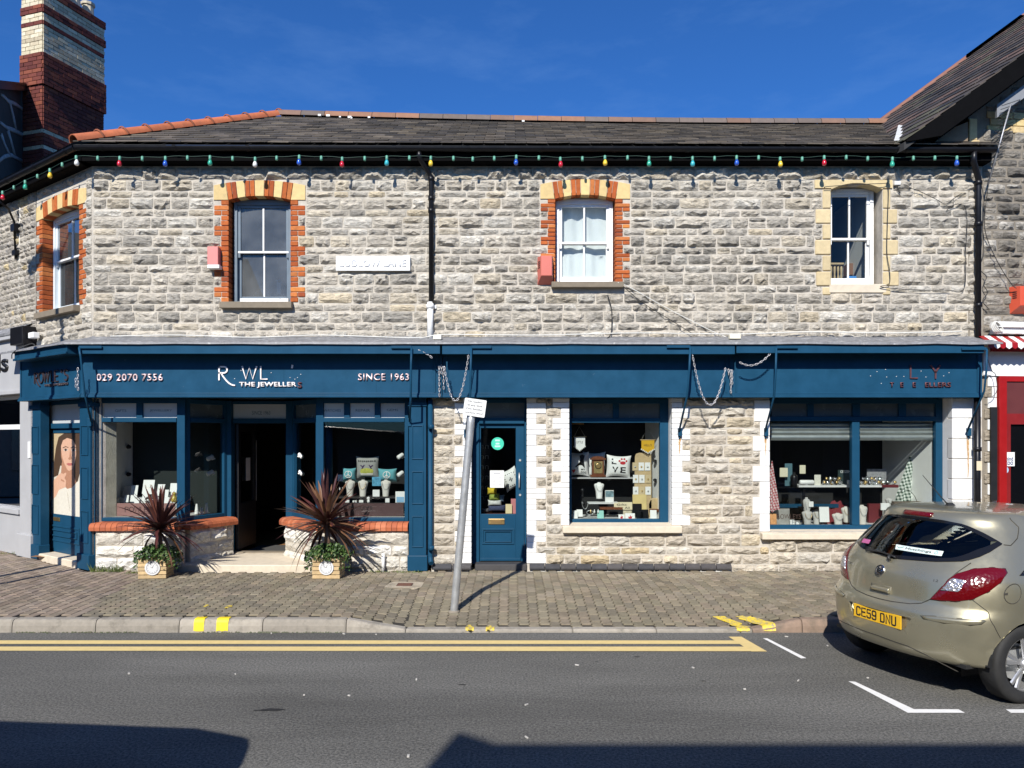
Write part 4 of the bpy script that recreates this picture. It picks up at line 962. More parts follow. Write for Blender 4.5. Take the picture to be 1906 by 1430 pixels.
# door on the angled face, a portrait poster filling its glass
da, dc = FACET.px(75, .13), pr0+.03; bd_ = .13; gl_, gr_ = FACET.px(97, .18), FACET.px(150.5, .18)
b = MB(FACET); b.box(da, da+.055, bd_, bd_+.12, .24, ZF); b.box(dc-.03, dc, bd_, bd_+.12, .24, ZF); b.box(da+.055, dc-.03, bd_, bd_+.10, Z(797, 11.4), Z(787, 11.4)); b.box(da+.055, dc-.03, bd_, bd_+.1, ZF-.06, ZF); b.obj('door_frame', m_blue, shop, bevel=.005)
boxo('transom_panel', m_lightpanel, shop, da+.055, dc-.03, bd_+.03, bd_+.04, Z(787, 11.4), ZF-.06, FACET)
text('lettering', 'OPEN DAILY', m_teal, shop, FACET, da+.30, da+.62, bd_+.029, 2.46, 2.49, .001) if False else None
la, lc = FACET.px(85, .17), gr_+.03; zl0, zl1 = .25, Z(799, 11.5); gz0, gz1 = Z(964, 11.5), Z(806, 11.5)
b = MB(FACET); b.box(la, gl_, bd_+.04, bd_+.085, zl0, zl1); b.box(lc-.03, lc, bd_+.04, bd_+.085, zl0, zl1); b.box(gl_, lc-.03, bd_+.04, bd_+.085, gz1, zl1); b.box(gl_, lc-.03, bd_+.04, bd_+.085, zl0, gz0)
sd_ = b.obj('shop_door', m_blue, shop, bevel=.004)
b = MB(FACET); panel_frame(b, la+.10, lc-.05, zl0+.17, gz0-.17, bd_+.04, .03, .012); panel_frame(b, la+.2, lc-.12, zl0+.25, gz0-.24, bd_+.04, .02, .016); b.obj('panel_moulding', m_blue, sd_, bevel=.004)
b = MB(FACET); b.box(la+.30, la+.52, bd_+.03, bd_+.04, gz0-.11, gz0-.05); b.obj('letterbox', m_gold, sd_, bevel=.003)
boxo('door_sill', m_sillc, shop, pl1-.02, pr0+.03, -.06, bd_+.1, .12, .245, FACET, .012)
boxo('door_backing', m_room, shop, da, dc, bd_+.10, bd_+.12, .2, ZF, FACET)
# printed portrait: flat shapes in print colours
def flat(name, pts, mat, parent, fr, to, b0): 
    b = MB(fr); b.F([b.V(*to(u, v, b0)) for u, v in pts]); return b.obj(name, mat, parent, fix=False)
pu = lambda u, v, b0: (gl_+(gr_-gl_)*(u*.97), bd_+.052-b0, gz1-(gz1-gz0)*v)
def pm(n, c): return M(n, c, .35, var=.10, vs=30)
b = MB(FACET); b.box(gl_, gr_, bd_+.053, bd_+.057, gz0, gz1); po = b.obj('poster', pm('poster ground', (.60, .55, .45)), sd_)
def ell(cx_, cy_, rx, ry, n=26, a0=0, a1=360): return [(cx_+rx*math.cos(rad(a0+(a1-a0)*k/n)), cy_+ry*math.sin(rad(a0+(a1-a0)*k/n))) for k in range(n+(0 if a1-a0 == 360 else 1))]
skin, skin2, hair, hair2 = pm('print skin', (.62, .37, .25)), pm('print skin shade', (.40, .20, .12)), pm('print brown hair', (.075, .045, .028)), pm('print fair hair', (.48, .38, .23))
flat('print_shape', [(0, 0), (.45, 0), (.30, .08), (.16, .20), (.10, .34), (.0, .36)], hair2, po, FACET, pu, .0005)
flat('print_shape', [(.24, .05), (.45, .0), (1, 0), (1, .46), (.92, .58), (.80, .60), (.78, .4), (.30, .4), (.22, .52), (.05, .55), (.06, .38), (.14, .18)], hair, po, FACET, pu, .001)
flat('print_shape', [(.36, .36), (.80, .36), (.80, .52), (.90, .62), (.62, .72), (.30, .60)], skin2, po, FACET, pu, .0015)
flat('print_shape', [(.33, .16), (.40, .09), (.55, .06), (.75, .08), (.86, .15), (.87, .26), (.82, .36), (.73, .44), (.62, .46), (.50, .43), (.40, .36), (.34, .27)], skin, po, FACET, pu, .002)
flat('print_shape', [(.02, 1), (.0, .72), (.10, .66), (.40, .62), (.55, .68), (.72, .66), (.92, .58), (1, .56), (1, 1)], pm('print white blouse', (.66, .62, .52)), po, FACET, pu, .0025)
flat('print_shape', [(.02, .70), (.04, .60), (.20, .53), (.32, .49), (.42, .50), (.50, .48), (.53, .50), (.46, .55), (.52, .58), (.50, .66), (.38, .68), (.26, .70), (.15, .78), (.0, .84)], skin, po, FACET, pu, .003)
flat('print_shape', [(.33, .56), (.45, .585), (.47, .60), (.33, .585)], skin2, po, FACET, pu, .0035)
for ex_ in (.50, .78):
    flat('print_shape', ell(ex_, .205, .085, .016, 12), pm('print eye white', (.55, .48, .42)), po, FACET, pu, .0025); flat('print_shape', ell(ex_, .205, .04, .017, 10), hair, po, FACET, pu, .003)
    flat('print_shape', [(ex_-.11, .178), (ex_, .160), (ex_+.10, .172), (ex_+.10, .180), (ex_, .170), (ex_-.10, .186)], hair, po, FACET, pu, .003)
    flat('print_shape', [(ex_-.09, .203), (ex_, .188), (ex_+.09, .203), (ex_, .194)], hair, po, FACET, pu, .0035)
flat('print_shape', [(.66, .19), (.70, .29), (.73, .315), (.64, .325), (.58, .315), (.63, .29)], skin2, po, FACET, pu, .0025)
flat('print_shape', [(.52, .375), (.60, .362), (.65, .366), (.70, .362), (.77, .375), (.70, .394), (.60, .396)], pm('print lips', (.42, .13, .11)), po, FACET, pu, .0025)
flat('print_shape', [(.33, .2), (.38, .30), (.46, .38), (.55, .44), (.48, .44), (.38, .36), (.33, .28)], skin2, po, FACET, pu, .0022)
b = MB(FACET)
for k in range(7): b.box(*sorted((pu(.56+.012*k, 0, 0)[0], pu(.575+.012*k, 0, 0)[0])), bd_+.0485, bd_+.0492, *sorted((pu(0, .72+.03*k, 0)[2], pu(0, .76+.03*k, 0)[2])))
b.obj('print_shape', pm('print fold', (.50, .46, .37)), po)

# ---- the blue middle door
xd0, xd1 = MD; bD = .22
boxo('door_reveal', m_paintbrick, shop, xd0-.01, xd0+.006, .10, .34, .15, ZF); boxo('door_reveal', m_paintbrick, shop, xd1-.006, xd1+.01, .10, .34, .15, ZF)
for (a, c) in ((MW[0]-.01, MW[0]+.005), (MW[1]-.005, MW[1]+.01), (RW[0]-.01, RW[0]+.004), (RW[1]-.004, RW[1]+.01)): boxo('window_reveal', m_white, shop, a, c, .10, .34, Z(990), ZF)
px_ = lambda p: X(p, 11+bD)
b = MB(MAIN); b.box(xd0+.006, px_(892), bD, bD+.10, .2, ZF); b.box(px_(976), xd1-.006, bD, bD+.10, .2, ZF); zt0, zt1 = Z(789, 11.2), Z(778, 11.2)
b.box(px_(892), px_(976), bD-.02, bD+.1, zt0, zt1); b.box(px_(892), px_(976), bD, bD+.1, ZF-.06, ZF); mf = b.obj('door_frame', m_blue, shop, bevel=.006)
boxo('transom_panel', m_lightdim, mf, px_(892), px_(976), bD+.03, bD+.04, zt1, ZF-.06)
z0, z1 = .235, zt0-.004; g0_, g1_ = Z(957, 11.25), Z(797, 11.25)
b = MB(MAIN); a, c = px_(892)+.003, px_(976)-.003; s0, s1 = px_(895), px_(960); y0, y1 = bD+.03, bD+.075
b.box(a, s0, y0, y1, z0, z1); b.box(s1, c, y0, y1, z0, z1); b.box(s0, s1, y0, y1, g1_, z1); b.box(s0, s1, y0, y1, z0, g0_); bdoor = b.obj('shop_door', m_blue, shop, bevel=.004)
b = MB(MAIN); b.quad([(s0, y0+.02, g0_), (s1, y0+.02, g0_), (s1, y0+.02, g1_), (s0, y0+.02, g1_)]); b.obj('pane', m_glass, bdoor)
b = MB(MAIN); panel_frame(b, px_(897), px_(957), Z(1013, 11.25), Z(984, 11.25), y0, .022, .014); panel_frame(b, px_(902), px_(952), Z(1009, 11.25), Z(988, 11.25), y0, .012, .022); b.box(s0-.01, s1+.07, y0-.02, y0, z0+.01, z0+.05); b.obj('panel_moulding', m_blue, bdoor, bevel=.003)
b = MB(MAIN); b.box(px_(909), px_(939), y0-.012, y0, Z(976, 11.25), Z(966, 11.25)); lb = b.obj('letterbox', m_gold, bdoor, bevel=.003); boxo('letter_flap', M('old brass flap', (.42, .27, .12), .4, .8), lb, px_(914), px_(934), y0-.016, y0-.011, Z(973.5, 11.25), Z(969, 11.25))
b = MB(MAIN); hx = px_(966.5); b.tube([(hx, y0, Z(881, 11.2)), (hx, y0-.045, Z(883, 11.2)), (hx, y0-.05, Z(895, 11.2)), (hx, y0-.045, Z(907, 11.2)), (hx, y0, Z(909, 11.2))], .011, 8); b.obj('door_handle', m_steel, bdoor)
b = MB(MAIN)
for q in (857, 922): b.disc((px_(968), y0-.006, Z(q, 11.2)), .017, n=14, th=.006)
b.obj('door_lock', m_steel, bdoor)
boxo('door_sill', M('dark slate step', (.05, .047, .047), .6, var=.2), shop, X(884), xd1+.0, -.02, bD+.12, .14, .232, ch=.01)
b = MB(MAIN); b.lathe([(.0, 0), (.092, 0), (.092, .003), (0, .003)], (px_(926), y0+.016, Z(826, 11.25)), 28, 'y', smooth=False); stk = b.obj('round_sticker', M('mint green sticker', (.05, .52, .36), .4, var=.04), bdoor)
text('lettering', 'SAY HI', m_white, stk, MAIN, px_(920), px_(932), y0+.012, Z(825, 11.25), Z(821, 11.25), .001) if False else None
b = MB(MAIN)
for k, (hw, q) in enumerate(((.035, 820), (.028, 826), (.04, 831))): b.box(px_(926)-hw, px_(926)+hw, y0+.0115, y0+.0125, Z(q+1.6, 11.25), Z(q-1.6, 11.25))
b.obj('sticker_print', M('pale mint print', (.45, .72, .62), .5), stk)
nb = MB(MAIN); nb.box(px_(912), px_(938), y0+.012, y0+.015, Z(908, 11.25), Z(876, 11.25)); no = nb.obj('notice', m_white, bdoor)
b = MB(MAIN); b.box(px_(919), px_(931), y0+.0112, y0+.0118, Z(882, 11.25), Z(880, 11.25))
for k in range(7):
    for a_, c_ in ((917, 923), (927, 933)): b.box(px_(a_), px_(c_), y0+.0112, y0+.0118, Z(886.6+k*2.7, 11.25), Z(885.6+k*2.7, 11.25))
b.obj('notice_print', M('grey notice print', (.35, .35, .38), .6), no)

# ---- the two wider windows on the right
fw = glazing(MAIN, MW[0]+.006, MW[1]-.006, Z(976, dm), ZF, Z(787, dm), .23, [(X(1066, dm), X(1141, dm)), (X(1152, dm), X(1235, dm))], (.05, X(1250, dm)-X(1238, dm)+.03), .065, panelm=m_lightdim, bottom=.075)
fw2 = glazing(MAIN, RW[0]+.004, RW[1]-.004, Z(989, dm), ZF, Z(784, dm), .23, [(X(1438, dm), X(1503, dm)), (X(1515, dm), X(1587, dm)), (X(1601, dm), X(1673, dm)), (X(1687, dm), X(1760, dm))], (.035, .10), .065, mull=[(X(1586, dm), X(1600, dm))], panelm=m_lightdim, bottom=.09,
    ltxt=(('GIFTS', .30, .62, .40, .58), ('JEWELLERY', .22, .75, .40, .58), ('WATCHES', .22, .68, .40, .58), ('REPAIRS', .26, .70, .40, .58)), tcol=m_dimtext)
b = MB(MAIN); b.prismx([(-.10, Z(991)), (.24, Z(991)), (.24, Z(977)+.01), (-.10, Z(979))], X(1047), X(1267)); b.obj('window_sill', m_sillc, shop, bevel=.008)
b = MB(MAIN); b.prismx([(-.10, Z(1003)), (.24, Z(1003)), (.24, Z(990)+.01), (-.10, Z(992))], X(1415), X(1800)); b.obj('window_sill', m_sillc, shop, bevel=.008)
for k, (a, c) in enumerate(((X(1434, 11.34), X(1586, 11.34)), (X(1600, 11.34), X(1748, 11.34)))):
    z = Z(786, 11.34); s = None
    for j in range(4):
        h = (.06, .062, .062, .085)[j]; b = MB(MAIN); zz0, zz1 = z-h, z-.002; z -= h; n = 6
        pts = [(.35-.018*math.sin(math.pi*i/n)-.004*j, zz0+(zz1-zz0)*i/n) for i in range(n+1)]; b.loft([[(a, y, q) for y, q in pts], [(c, y, q) for y, q in pts]], closed=False, smooth=True)
        b.obj('shutter_slat', m_shutter, fw2)
boxo('shutter_guide', m_shutter, fw2, X(1746, 11.3), X(1757, 11.3), .32, .38, Z(978, 11.3), Z(786, 11.3)); boxo('shutter_guide', m_shutter, fw2, RW[0]+.04, RW[0]+.065, .32, .38, Z(978, 11.3), Z(786, 11.3))
# blue rainwater pipe by the pilaster and the cast column inside the bay
xb = X(801, 10.95); pipe('downpipe', [(xb, -.055, ZF-.02), (xb, -.055, .36), (xb+.005, -.07, .30), (xb+.02, -.12, .265)], .036, m_blue, (Z(795), Z(1018)))
b = MB(MAIN); b.tube([(X(612.5, 11.45), .45, .88), (X(612.5, 11.45), .45, 2.6)], .052, 16); b.obj('column', m_blue, shop)
b = MB(MAIN); b.tube([(X(713, 10.9), -.09, .14), (X(713, 10.9), -.09, .40)], .024, 10); b.obj('vent_pipe', m_whiteold, shop)

m_rust = M('rust run', (.45, .26, .10), .8, var=.3, vs=30, dirt=(.78, .76, .72), ds=26, damt=.9, thr=.5)
for p_, q0, q1 in ((1424, 812, 850), (1264.5, 814, 846), (1800.5, 812, 888)):
    b = MB(MAIN); n = 7; L0 = [(X(p_)+R.uniform(-.004, .004), Z(q0+(q1-q0)*k/n), .016*(1-k/n)+.003) for k in range(n+1)]
    b.loft([[(x-h_, -.0205, z), (x+h_, -.0205, z)] for x, z, h_ in L0], closed=False); b.obj('rust_run', m_rust, shop)
# ---- lettering on the fascias
def strokes(name, lst, wd, mat, parent, fr, b0, depth=.018):
    """raised letter made of strokes; each stroke is a list of points (a, c) on the board"""
    b = MB(fr)
    for pts in lst:
        n = len(pts); Lf, Rt = [], []
        for k in range(n):
            t_ = Vector(pts[min(k+1, n-1)])-Vector(pts[max(k-1, 0)]); t_.normalize(); nn = Vector((-t_.y, t_.x))*wd/2
            p_ = Vector(pts[k])+(t_*wd/2*(-1 if k == 0 else 1 if k == n-1 else 0)); Lf.append(p_+nn); Rt.append(p_-nn)
        for k in range(n-1):
            q = [Lf[k], Lf[k+1], Rt[k+1], Rt[k]]; b.loft([[(v.x, b0, v.y) for v in q], [(v.x, b0-depth, v.y) for v in q]])
    return b.obj(name, mat, parent)
def glyph(ch, x0, x1, z0, z1):
    w_, h = x1-x0, z1-z0; P = lambda u, v: (x0+w_*u, z0+h*v)
    arc = lambda cx_, cy_, rx, ry, a0, a1, n=12: [P(cx_+rx*math.cos(rad(a0+(a1-a0)*k/n)), cy_+ry*math.sin(rad(a0+(a1-a0)*k/n))) for k in range(n+1)]
    return {'R': [[P(0, 0), P(0, 1)], [P(0, 1)]+arc(.55, .76, .42, .24, 90, -90)+[P(0, .52)]],
            'W': [[P(0, 1), P(.26, 0), P(.5, .95), P(.74, 0), P(1, 1)]], 'L': [[P(0, 1), P(0, 0), P(1, 0)]], 'Y': [[P(0, 1), P(.5, .48)], [P(1, 1), P(.5, .48), P(.5, 0)]],
            'O': [arc(.5, .5, .5, .5, 0, 360, 20)], 'E': [[P(1, 1), P(0, 1), P(0, 0), P(1, 0)], [P(0, .5), P(.85, .5)]], "'": [[P(.5, 1), P(.4, .75)]],
            'S': [[P(.95, .85)]+arc(.5, .74, .42, .25, 60, 250)+arc(.5, .26, .45, .26, 80, -130)]}[ch]
zl = lambda q: Z(q, DB); xL = lambda p: X(p, DB)
text('lettering', '029 2070 7556', m_pink, fL, MAIN, xL(181), xL(304), -.171, zl(709.5), zl(696), .02, bold=.012, spacing=1.1)
strokes('letter', glyph('R', xL(408.5), xL(424), zl(707), zl(683)), .020, m_letw, fL, MAIN, -.171)
strokes('letter_swash', [[(xL(413+24*u), zl(696+21.5*math.sin(u*math.pi/2)**.9)) for u in [k/10 for k in range(11)]]], .019, m_letw, fL, MAIN, -.171)
strokes('letter', glyph('W', xL(451.5), xL(478), zl(706), zl(683)), .018, m_letw, fL, MAIN, -.171); strokes('letter', glyph('L', xL(486), xL(497.5), zl(706), zl(683)), .018, m_letw, fL, MAIN, -.171)
strokes('letter', [[(xL(544.6), zl(681)), (xL(544), zl(684.5))]], .022, m_letw, fL, MAIN, -.171)
text('lettering', 'THE JEWELLER', m_letw, fL, MAIN, xL(446), xL(552.5), -.171, zl(722.5), zl(711.5), .02, bold=.02, spacing=1.05); text('lettering', 'S', m_letr, fL, MAIN, xL(554.5), xL(562.5), -.171, zl(722.5), zl(711.5), .02, bold=.015)
text('lettering', 'SINCE 1963', m_pink, fL, MAIN, xL(667), xL(761.5), -.171, zl(708.5), zl(695.5), .02, bold=.012, spacing=1.1)
strokes('letter', glyph('L', xL(1694), xL(1706), zl(704), zl(681)), .020, m_letr, fR, MAIN, -.171); strokes('letter', glyph('Y', xL(1732.5), xL(1748.5), zl(704), zl(681)), .020, m_letr, fR, MAIN, -.171)
for s, a, c in (('T', 1656, 1663), ('E', 1675, 1681), ('E', 1698, 1704), ('ELLERS', 1721, 1769)): text('lettering', s, m_letr, fR, MAIN, xL(a), xL(c), -.171, zl(721), zl(712), .018, bold=.012)
fpx = lambda p: FACET.px(p, -.171)
cw = fpx(128)-fpx(66); c0 = fpx(66)
for ch, u0, u1 in (('R', .0, .10), ('O', .13, .27), ('W', .28, .46), ('L', .51, .58), ('E', .62, .71), ("'", .80, .84), ('S', .89, 1.0)):
    strokes('letter', glyph(ch, c0+cw*u0, c0+cw*u1, 2.87, 3.03), .014, m_letd, fF, FACET, -.171, .02)
text('lettering', 'THE JEWELLERS', m_letd, fF, FACET, c0+cw*.30, c0+cw, -.171, 2.795, 2.84, .018, bold=.01)
strokes('letter_swash', [[(c0+cw*(.02+.14*u), 2.95-.13*math.sin(u*1.5)) for u in [k/8 for k in range(9)]]], .012, m_letd, fF, FACET, -.171)

# ================================================================== awnings, lights, signs and other things on the front
m_chain = M('galvanised chain', (.55, .54, .55), .4, metal=.6, var=.2, vs=30)
def chain_mesh(b, path, step=.036):
    P = [Vector(p) for p in path]; pts = []; acc = 0; last = P[0]
    for a, c in zip(P, P[1:]):
        n = 24
        for k in range(n):
            q = a.lerp(c, (k+1)/n); acc += (q-last).length; last = q
            if acc >= step: pts.append(q.copy()); acc = 0
    for k in range(len(pts)-1):
        d = (pts[k+1]-pts[k]).normalized(); s = Vector((0, 1, 0)) if k % 2 else d.cross(Vector((0, 1, 0))).normalized(); c = (pts[k]+pts[k+1])/2
        ring = [tuple(c+d*(.026*math.cos(a_))+s*(.011*math.sin(a_))) for a_ in [2*math.pi*i/8 for i in range(8)]]
        b.tube(ring, .0048, 4, closed=True)
def cat_(p0, p1, low, n=14, y=-.40, d=10.6):
    o = []
    for k in range(n+1):
        u = k/n; base_ = p0[1]+(p1[1]-p0[1])*u; o.append((X(p0[0]+(p1[0]-p0[0])*u, d), y, Z(base_+(low-max(p0[1], p1[1]))*4*u*(1-u)+ (0), d)))
    return o
def awning(lab, x0, x1, z1, arms, chains):
    aw = thing('awning', lab, 'awning', ((x0+x1)/2, 10.6, 3.2), 'folded awnings above the blue shopfronts')
    b = MB(MAIN); b.box(x0, x1, -.42, -.385, z1-.138, z1); b.box(x0, x1, -.432, -.42, z1-.02, z1-.004); b.obj('front_rail', m_bluebare, aw, bevel=.004)
    b = MB(MAIN); b.tube([(x0+.08, -.28, z1-.05), (x1-.08, -.28, z1-.05)], .05, 10); b.obj('roller', m_black, aw)
    for pts, t in arms:
        b = MB(MAIN); b.tube([(X(p_, 11+y), y, Z(q, 11+y)) for p_, q, y in pts], .015, 8, flat=.7); a = b.obj('awning_arm', m_blue, aw)
        p_, q, y = pts[0]; b = MB(MAIN); b.box(*sorted((X(p_, 10.56), X(t, 10.56))), -.452, -.434, Z(q+2, 10.56), Z(q-3, 10.56)); b.obj('arm_handle', m_blue, a, bevel=.004)
        p_, q, y = pts[-1]; b = MB(MAIN); b.box(X(p_-3, 11), X(p_+4, 11), -.065, -.005, Z(q+9), Z(q-6)); b.tube([(X(p_, 11), -.03, Z(q+14)), (X(p_, 11), -.03, Z(q+8))], .012, 8); b.obj('pivot_bracket', m_blue, a, bevel=.006)
    for c in chains:
        b = MB(MAIN); chain_mesh(b, c); b.obj('chain', m_chain, aw)
    return aw
hang = lambda p, q0, q1, y=-.22: [(X(p, 10.75), y, Z(q0, 10.75)), (X(p+.6, 10.75), y, Z(q1, 10.75))]
T_ = -.45
awning('folded blue awning above the jewellers sign with the telephone number', X(146, 10.58), X(819, 10.58), 3.335, [([(147, 647, T_), (150, 665, T_), (158, 735, T_+.06), (170, 785, -.06)], 190), ([(766, 647, T_), (765, 680, T_), (764.5, 742, T_), (762.5, 785, -.09)], 728)],
       [cat_((769, 650), (806, 668), 664, y=-.41), hang(817, 676, 738), hang(821, 674, 700), hang(153, 680, 728, -.36), hang(149, 700, 722, -.36)])
awning('folded blue awning above the plain sign over the middle door', X(823, 10.58), X(1368, 10.58), 3.33, [([(877, 647, T_), (876, 690, T_), (875, 742, T_+.06), (867, 806, -.07)], 915), ([(1285, 646, T_), (1283, 690, T_), (1279, 737, T_+.06), (1264, 803, -.07)], 1241)],
       [cat_((826, 678), (873, 655), 758), cat_((1287, 650), (1351, 682), 770), hang(825, 675, 725), hang(1357, 682, 700)])
awning('folded blue awning above the right hand sign with few letters left', X(1371, 10.58), X(1832, 10.58), 3.345, [([(1445, 647, T_), (1444, 690, T_), (1441, 737, T_+.06), (1424, 803, -.07)], 1485), ([(1837, 650, T_), (1836, 690, T_), (1832, 728, T_+.06), (1800, 803, -.07)], 1790)],
       [cat_((1373, 672), (1440, 650), 690), hang(1361, 682, 732), hang(1363.5, 684, 715)])

# festoon lights under the eaves
m_sock = M('green lamp holder', (.10, .30, .22), .5); m_flex = M('dark green flex', (.015, .05, .035), .6)
cols = {'w': (.75, .74, .70), 'r': (.55, .02, .04), 'b': (.03, .10, .48), 'g': (.04, .36, .24), 'c': (.05, .40, .45), 'y': (.80, .55, .05)}
bm_ = {}
for k, c in cols.items():
    bm_[k] = M({'w': 'white', 'r': 'red', 'b': 'blue', 'g': 'green', 'c': 'turquoise', 'y': 'yellow'}[k]+' bulb lacquer', c, .12, var=.05, vs=30, coat=.6)
fl = thing('festoon_lights', 'string of coloured festoon bulbs hung along under the black eaves', 'string lights', (0, 10.72, 5.9))
db = 10.72
blb = [(142, 'w'), (223, 'r'), (308, 'b'), (391, 'g'), (475, 'w'), (557, 'b'), (637, 'r'), (720, 'c'), (802, 'y'), (961, 'b'), (1043, 'r'), (1126, 'y'), (1208, 'g'), (1289, 'c'), (1371, 'b'), (1452, 'y'), (1534, 'r'), (1661, 'g'), (1781, 'b')]
soc = [182, 265, 349, 433, 515, 598, 679, 762, 844, 880, 920, 1003, 1084, 1168, 1248, 1330, 1412, 1493, 1575, 1615, 1700, 1740]
zc = lambda p: Z(292+1.2*math.sin(p*.031)+.8*math.sin(p*.11), db)
b = MB(); b.tube([(X(p, db), db, zc(p)) for p in range(141, 1815, 12)], .004, 5); b.obj('flex_cable', m_flex, fl)
def lamp(p, fr=None):
    if fr: a = fr.px(p, -.28); x, y, _ = fr.pt(a, -.28, 0); z = 5.95
    else: x, y, z = X(p, db), db, zc(p)
    b = MB(); b.lathe([(.016, -.052), (.019, -.04), (.019, .004), (.008, .012)], (x, y, z), 10); s = b.obj('lamp_holder', m_sock, fl); return x, y, z, s
prof = [(.012, -.045), (.019, -.058), (.029, -.082), (.032, -.10), (.029, -.118), (.018, -.130), (.004, -.134)]
for p, k in blb:
    x, y, z, s = lamp(p); b = MB(); tx = R.uniform(-.006, .006); b.lathe(prof, (x+tx, y, z), 12); b.obj('bulb', bm_[k], s)
for p in soc: lamp(p)
fa = [(93, 'y'), (47, 'g'), (5, 'r')]
pts = []
for p in range(-40, 142, 6): a = FACET.px(p, -.28); pts.append(FACET.pt(a, -.28, 5.95-.01*math.sin(p*.1)))
b = MB(); b.tube(pts, .004, 5); b.obj('flex_cable', m_flex, fl)
for p, k in fa: x, y, z, s = lamp(p, FACET); b = MB(); b.lathe(prof, (x, y, z), 12); b.obj('bulb', bm_[k], s)
for p in (116, 70, 26): lamp(p, FACET)

# street name, alarm boxes
sn = thing('street_name_plate', 'long white street name plate reading LUDLOW LANE on the stone wall', 'street sign', (X(695), 10.94, Z(506)))
b = MB(MAIN); b.box(X(627), X(764.5), -.065, -.05, Z(506), Z(478.5), 0, .004); b.obj('plate', m_white, sn)
text('lettering', 'LUDLOW LANE', M('faded white letters', (.69, .70, .71), .5), sn, MAIN, X(635), X(757), -.065, Z(499), Z(485.5), .008, bold=.01, spacing=1.08)
b = MB(MAIN)
for p, q in ((630, 481), (761, 481), (630, 503), (761, 503), (696, 480)): b.disc((X(p), -.066, Z(q)), .006, n=8)
b.obj('screw', m_steel, sn, kind='stuff')
m_alarm = M('sun faded red plastic', (.55, .135, .10), .5, var=.06, vs=5); m_alarm2 = M('pink faded plastic', (.60, .20, .18), .5, var=.06, vs=5)
al = thing('alarm_box', 'tall pinkish red alarm box with white base left of the sky reflecting sash window', 'alarm box', (X(403), 10.9, Z(505)))
b = MB(MAIN); b.box(X(391.5), X(411.5), -.115, 0, Z(496), Z(462.5), 0, .006); b.obj('cover', m_alarm2, al)
b = MB(MAIN); b.box(X(392), X(414), -.125, 0, Z(503), Z(496.3), 0, .004); b.obj('base', m_white, al)
def wedge(lab, x0, x1, z0, z1, fr, mat, dep=.16):
    t = thing('alarm_box', lab, 'alarm box', fr.pt((x0+x1)/2, -.05, z0))
    b = MB(fr); cut = (z1-z0)*.26; rings = []
    for k, (a, y) in enumerate(((x0, 0), (x0+.05, -dep), (x1-.02, -dep), (x1, 0))): rings.append((a, y))
    P = [[(a, y, z0+(cut if y < 0 else .0)) for a, y in rings], [(a, y, z1-(.015 if y < 0 else 0)) for a, y in rings]]
    b.loft(P); o = b.obj('cover', mat, t, bevel=.006)
    for k in range(4):
        v = MB(fr); zz = z1-.09-k*.028; v.loft([[(x0+.012+.012, -.045, zz), (x0+.036, -.10, zz+.0), (x0+.036, -.10, zz+.010), (x0+.024, -.045, zz+.010)], [(x0+.010, -.055, zz), (x0+.028, -.115, zz), (x0+.028, -.115, zz+.010), (x0+.010, -.055, zz+.010)]]); v.obj('vent_slot', m_black_t, t)
    return t
wedge('terracotta coloured wedge alarm box beside the net curtained window', X(1000), X(1029), Z(531), Z(479), MAIN, m_alarm)

# cables pinned to the front
m_wc, m_bc = M('old white cable', (.66, .65, .60), .6), M('black cable', (.02, .02, .02), .6)
def cable(lab, pts, mat, r=.006, d=10.95):
    b = MB(); P = [Vector((X(p[0], p[2] if len(p) > 2 else d), p[2] if len(p) > 2 else d, Z(p[1], p[2] if len(p) > 2 else d))) for p in pts]; Q = []
    for k in range(len(P)-1):
        p0, p1, p2, p3 = P[max(k-1, 0)], P[k], P[k+1], P[min(k+2, len(P)-1)]
        for i in range(6):
            t_ = i/6; Q.append(.5*((2*p1)+(-p0+p2)*t_+(2*p0-5*p1+4*p2-p3)*t_**2+(-p0+3*p1-3*p2+p3)*t_**3))
    Q.append(P[-1]); b.tube([tuple(q) for q in Q], r, 6); o = b.obj('cable', mat); tag(o, lab, 'cable'); return o
cable('white cable lying along the lead flashing over the whole shopfront', [(205, 626, 10.9), (330, 624, 10.9), (470, 628, 10.88), (600, 624, 10.9), (770, 629, 10.88), (830, 623, 10.9), (1000, 624, 10.9), (1180, 620, 10.9), (1370, 622, 10.9), (1500, 618, 10.9), (1650, 620, 10.9), (1790, 617, 10.92)], m_wc, .007)
cable('thin white cable slanting from the sill of the net curtained window to the flashing', [(1150, 526, 10.9), (1172, 535), (1240, 573), (1320, 614), (1352, 628, 10.9)], m_wc)
cable('thin black cable slanting down across the stones right of the net curtained window', [(1160, 533, 10.88), (1195, 563), (1250, 597), (1290, 622, 10.9)], m_bc, .005)
cable('short black cable hanging below the sill of the net curtained window', [(1131, 550, 10.94), (1138, 575), (1139, 600), (1137, 622), (1128, 632, 10.88)], m_bc, .008)
cable('black cable running down the cream stones beside the stone framed window', [(1535, 350), (1545, 347, 10.93), (1640, 342, 10.93), (1653, 347), (1652, 410), (1651, 470), (1656, 505), (1655, 528), (1640, 534), (1700, 540), (1760, 540), (1794, 538), (1797, 470), (1800, 415), (1796, 385), (1785, 380), (1770, 384), (1762, 392)], m_bc, .005)
cable('black cable looping from the white junction box towards the right downpipe', [(1668, 342), (1676, 360), (1672, 352), (1700, 352), (1740, 370), (1760, 380), (1775, 370), (1790, 360)], m_bc, .005)
tag(boxo('junction_box', m_white, None, X(1661), X(1672), -.07, -.03, Z(347), Z(340), ch=.004), 'tiny white junction box on the wall beside the stone framed window', 'junction box')
cable('black cable looped over the blue cornice beside the black floodlight', [(22, 668, 11.5), (26, 655, 11.5), (60, 640, 11.55), (70, 655, 11.5), (85, 660, 11.4), (105, 650, 11.3), (112, 640, 11.25)], m_bc, .008)
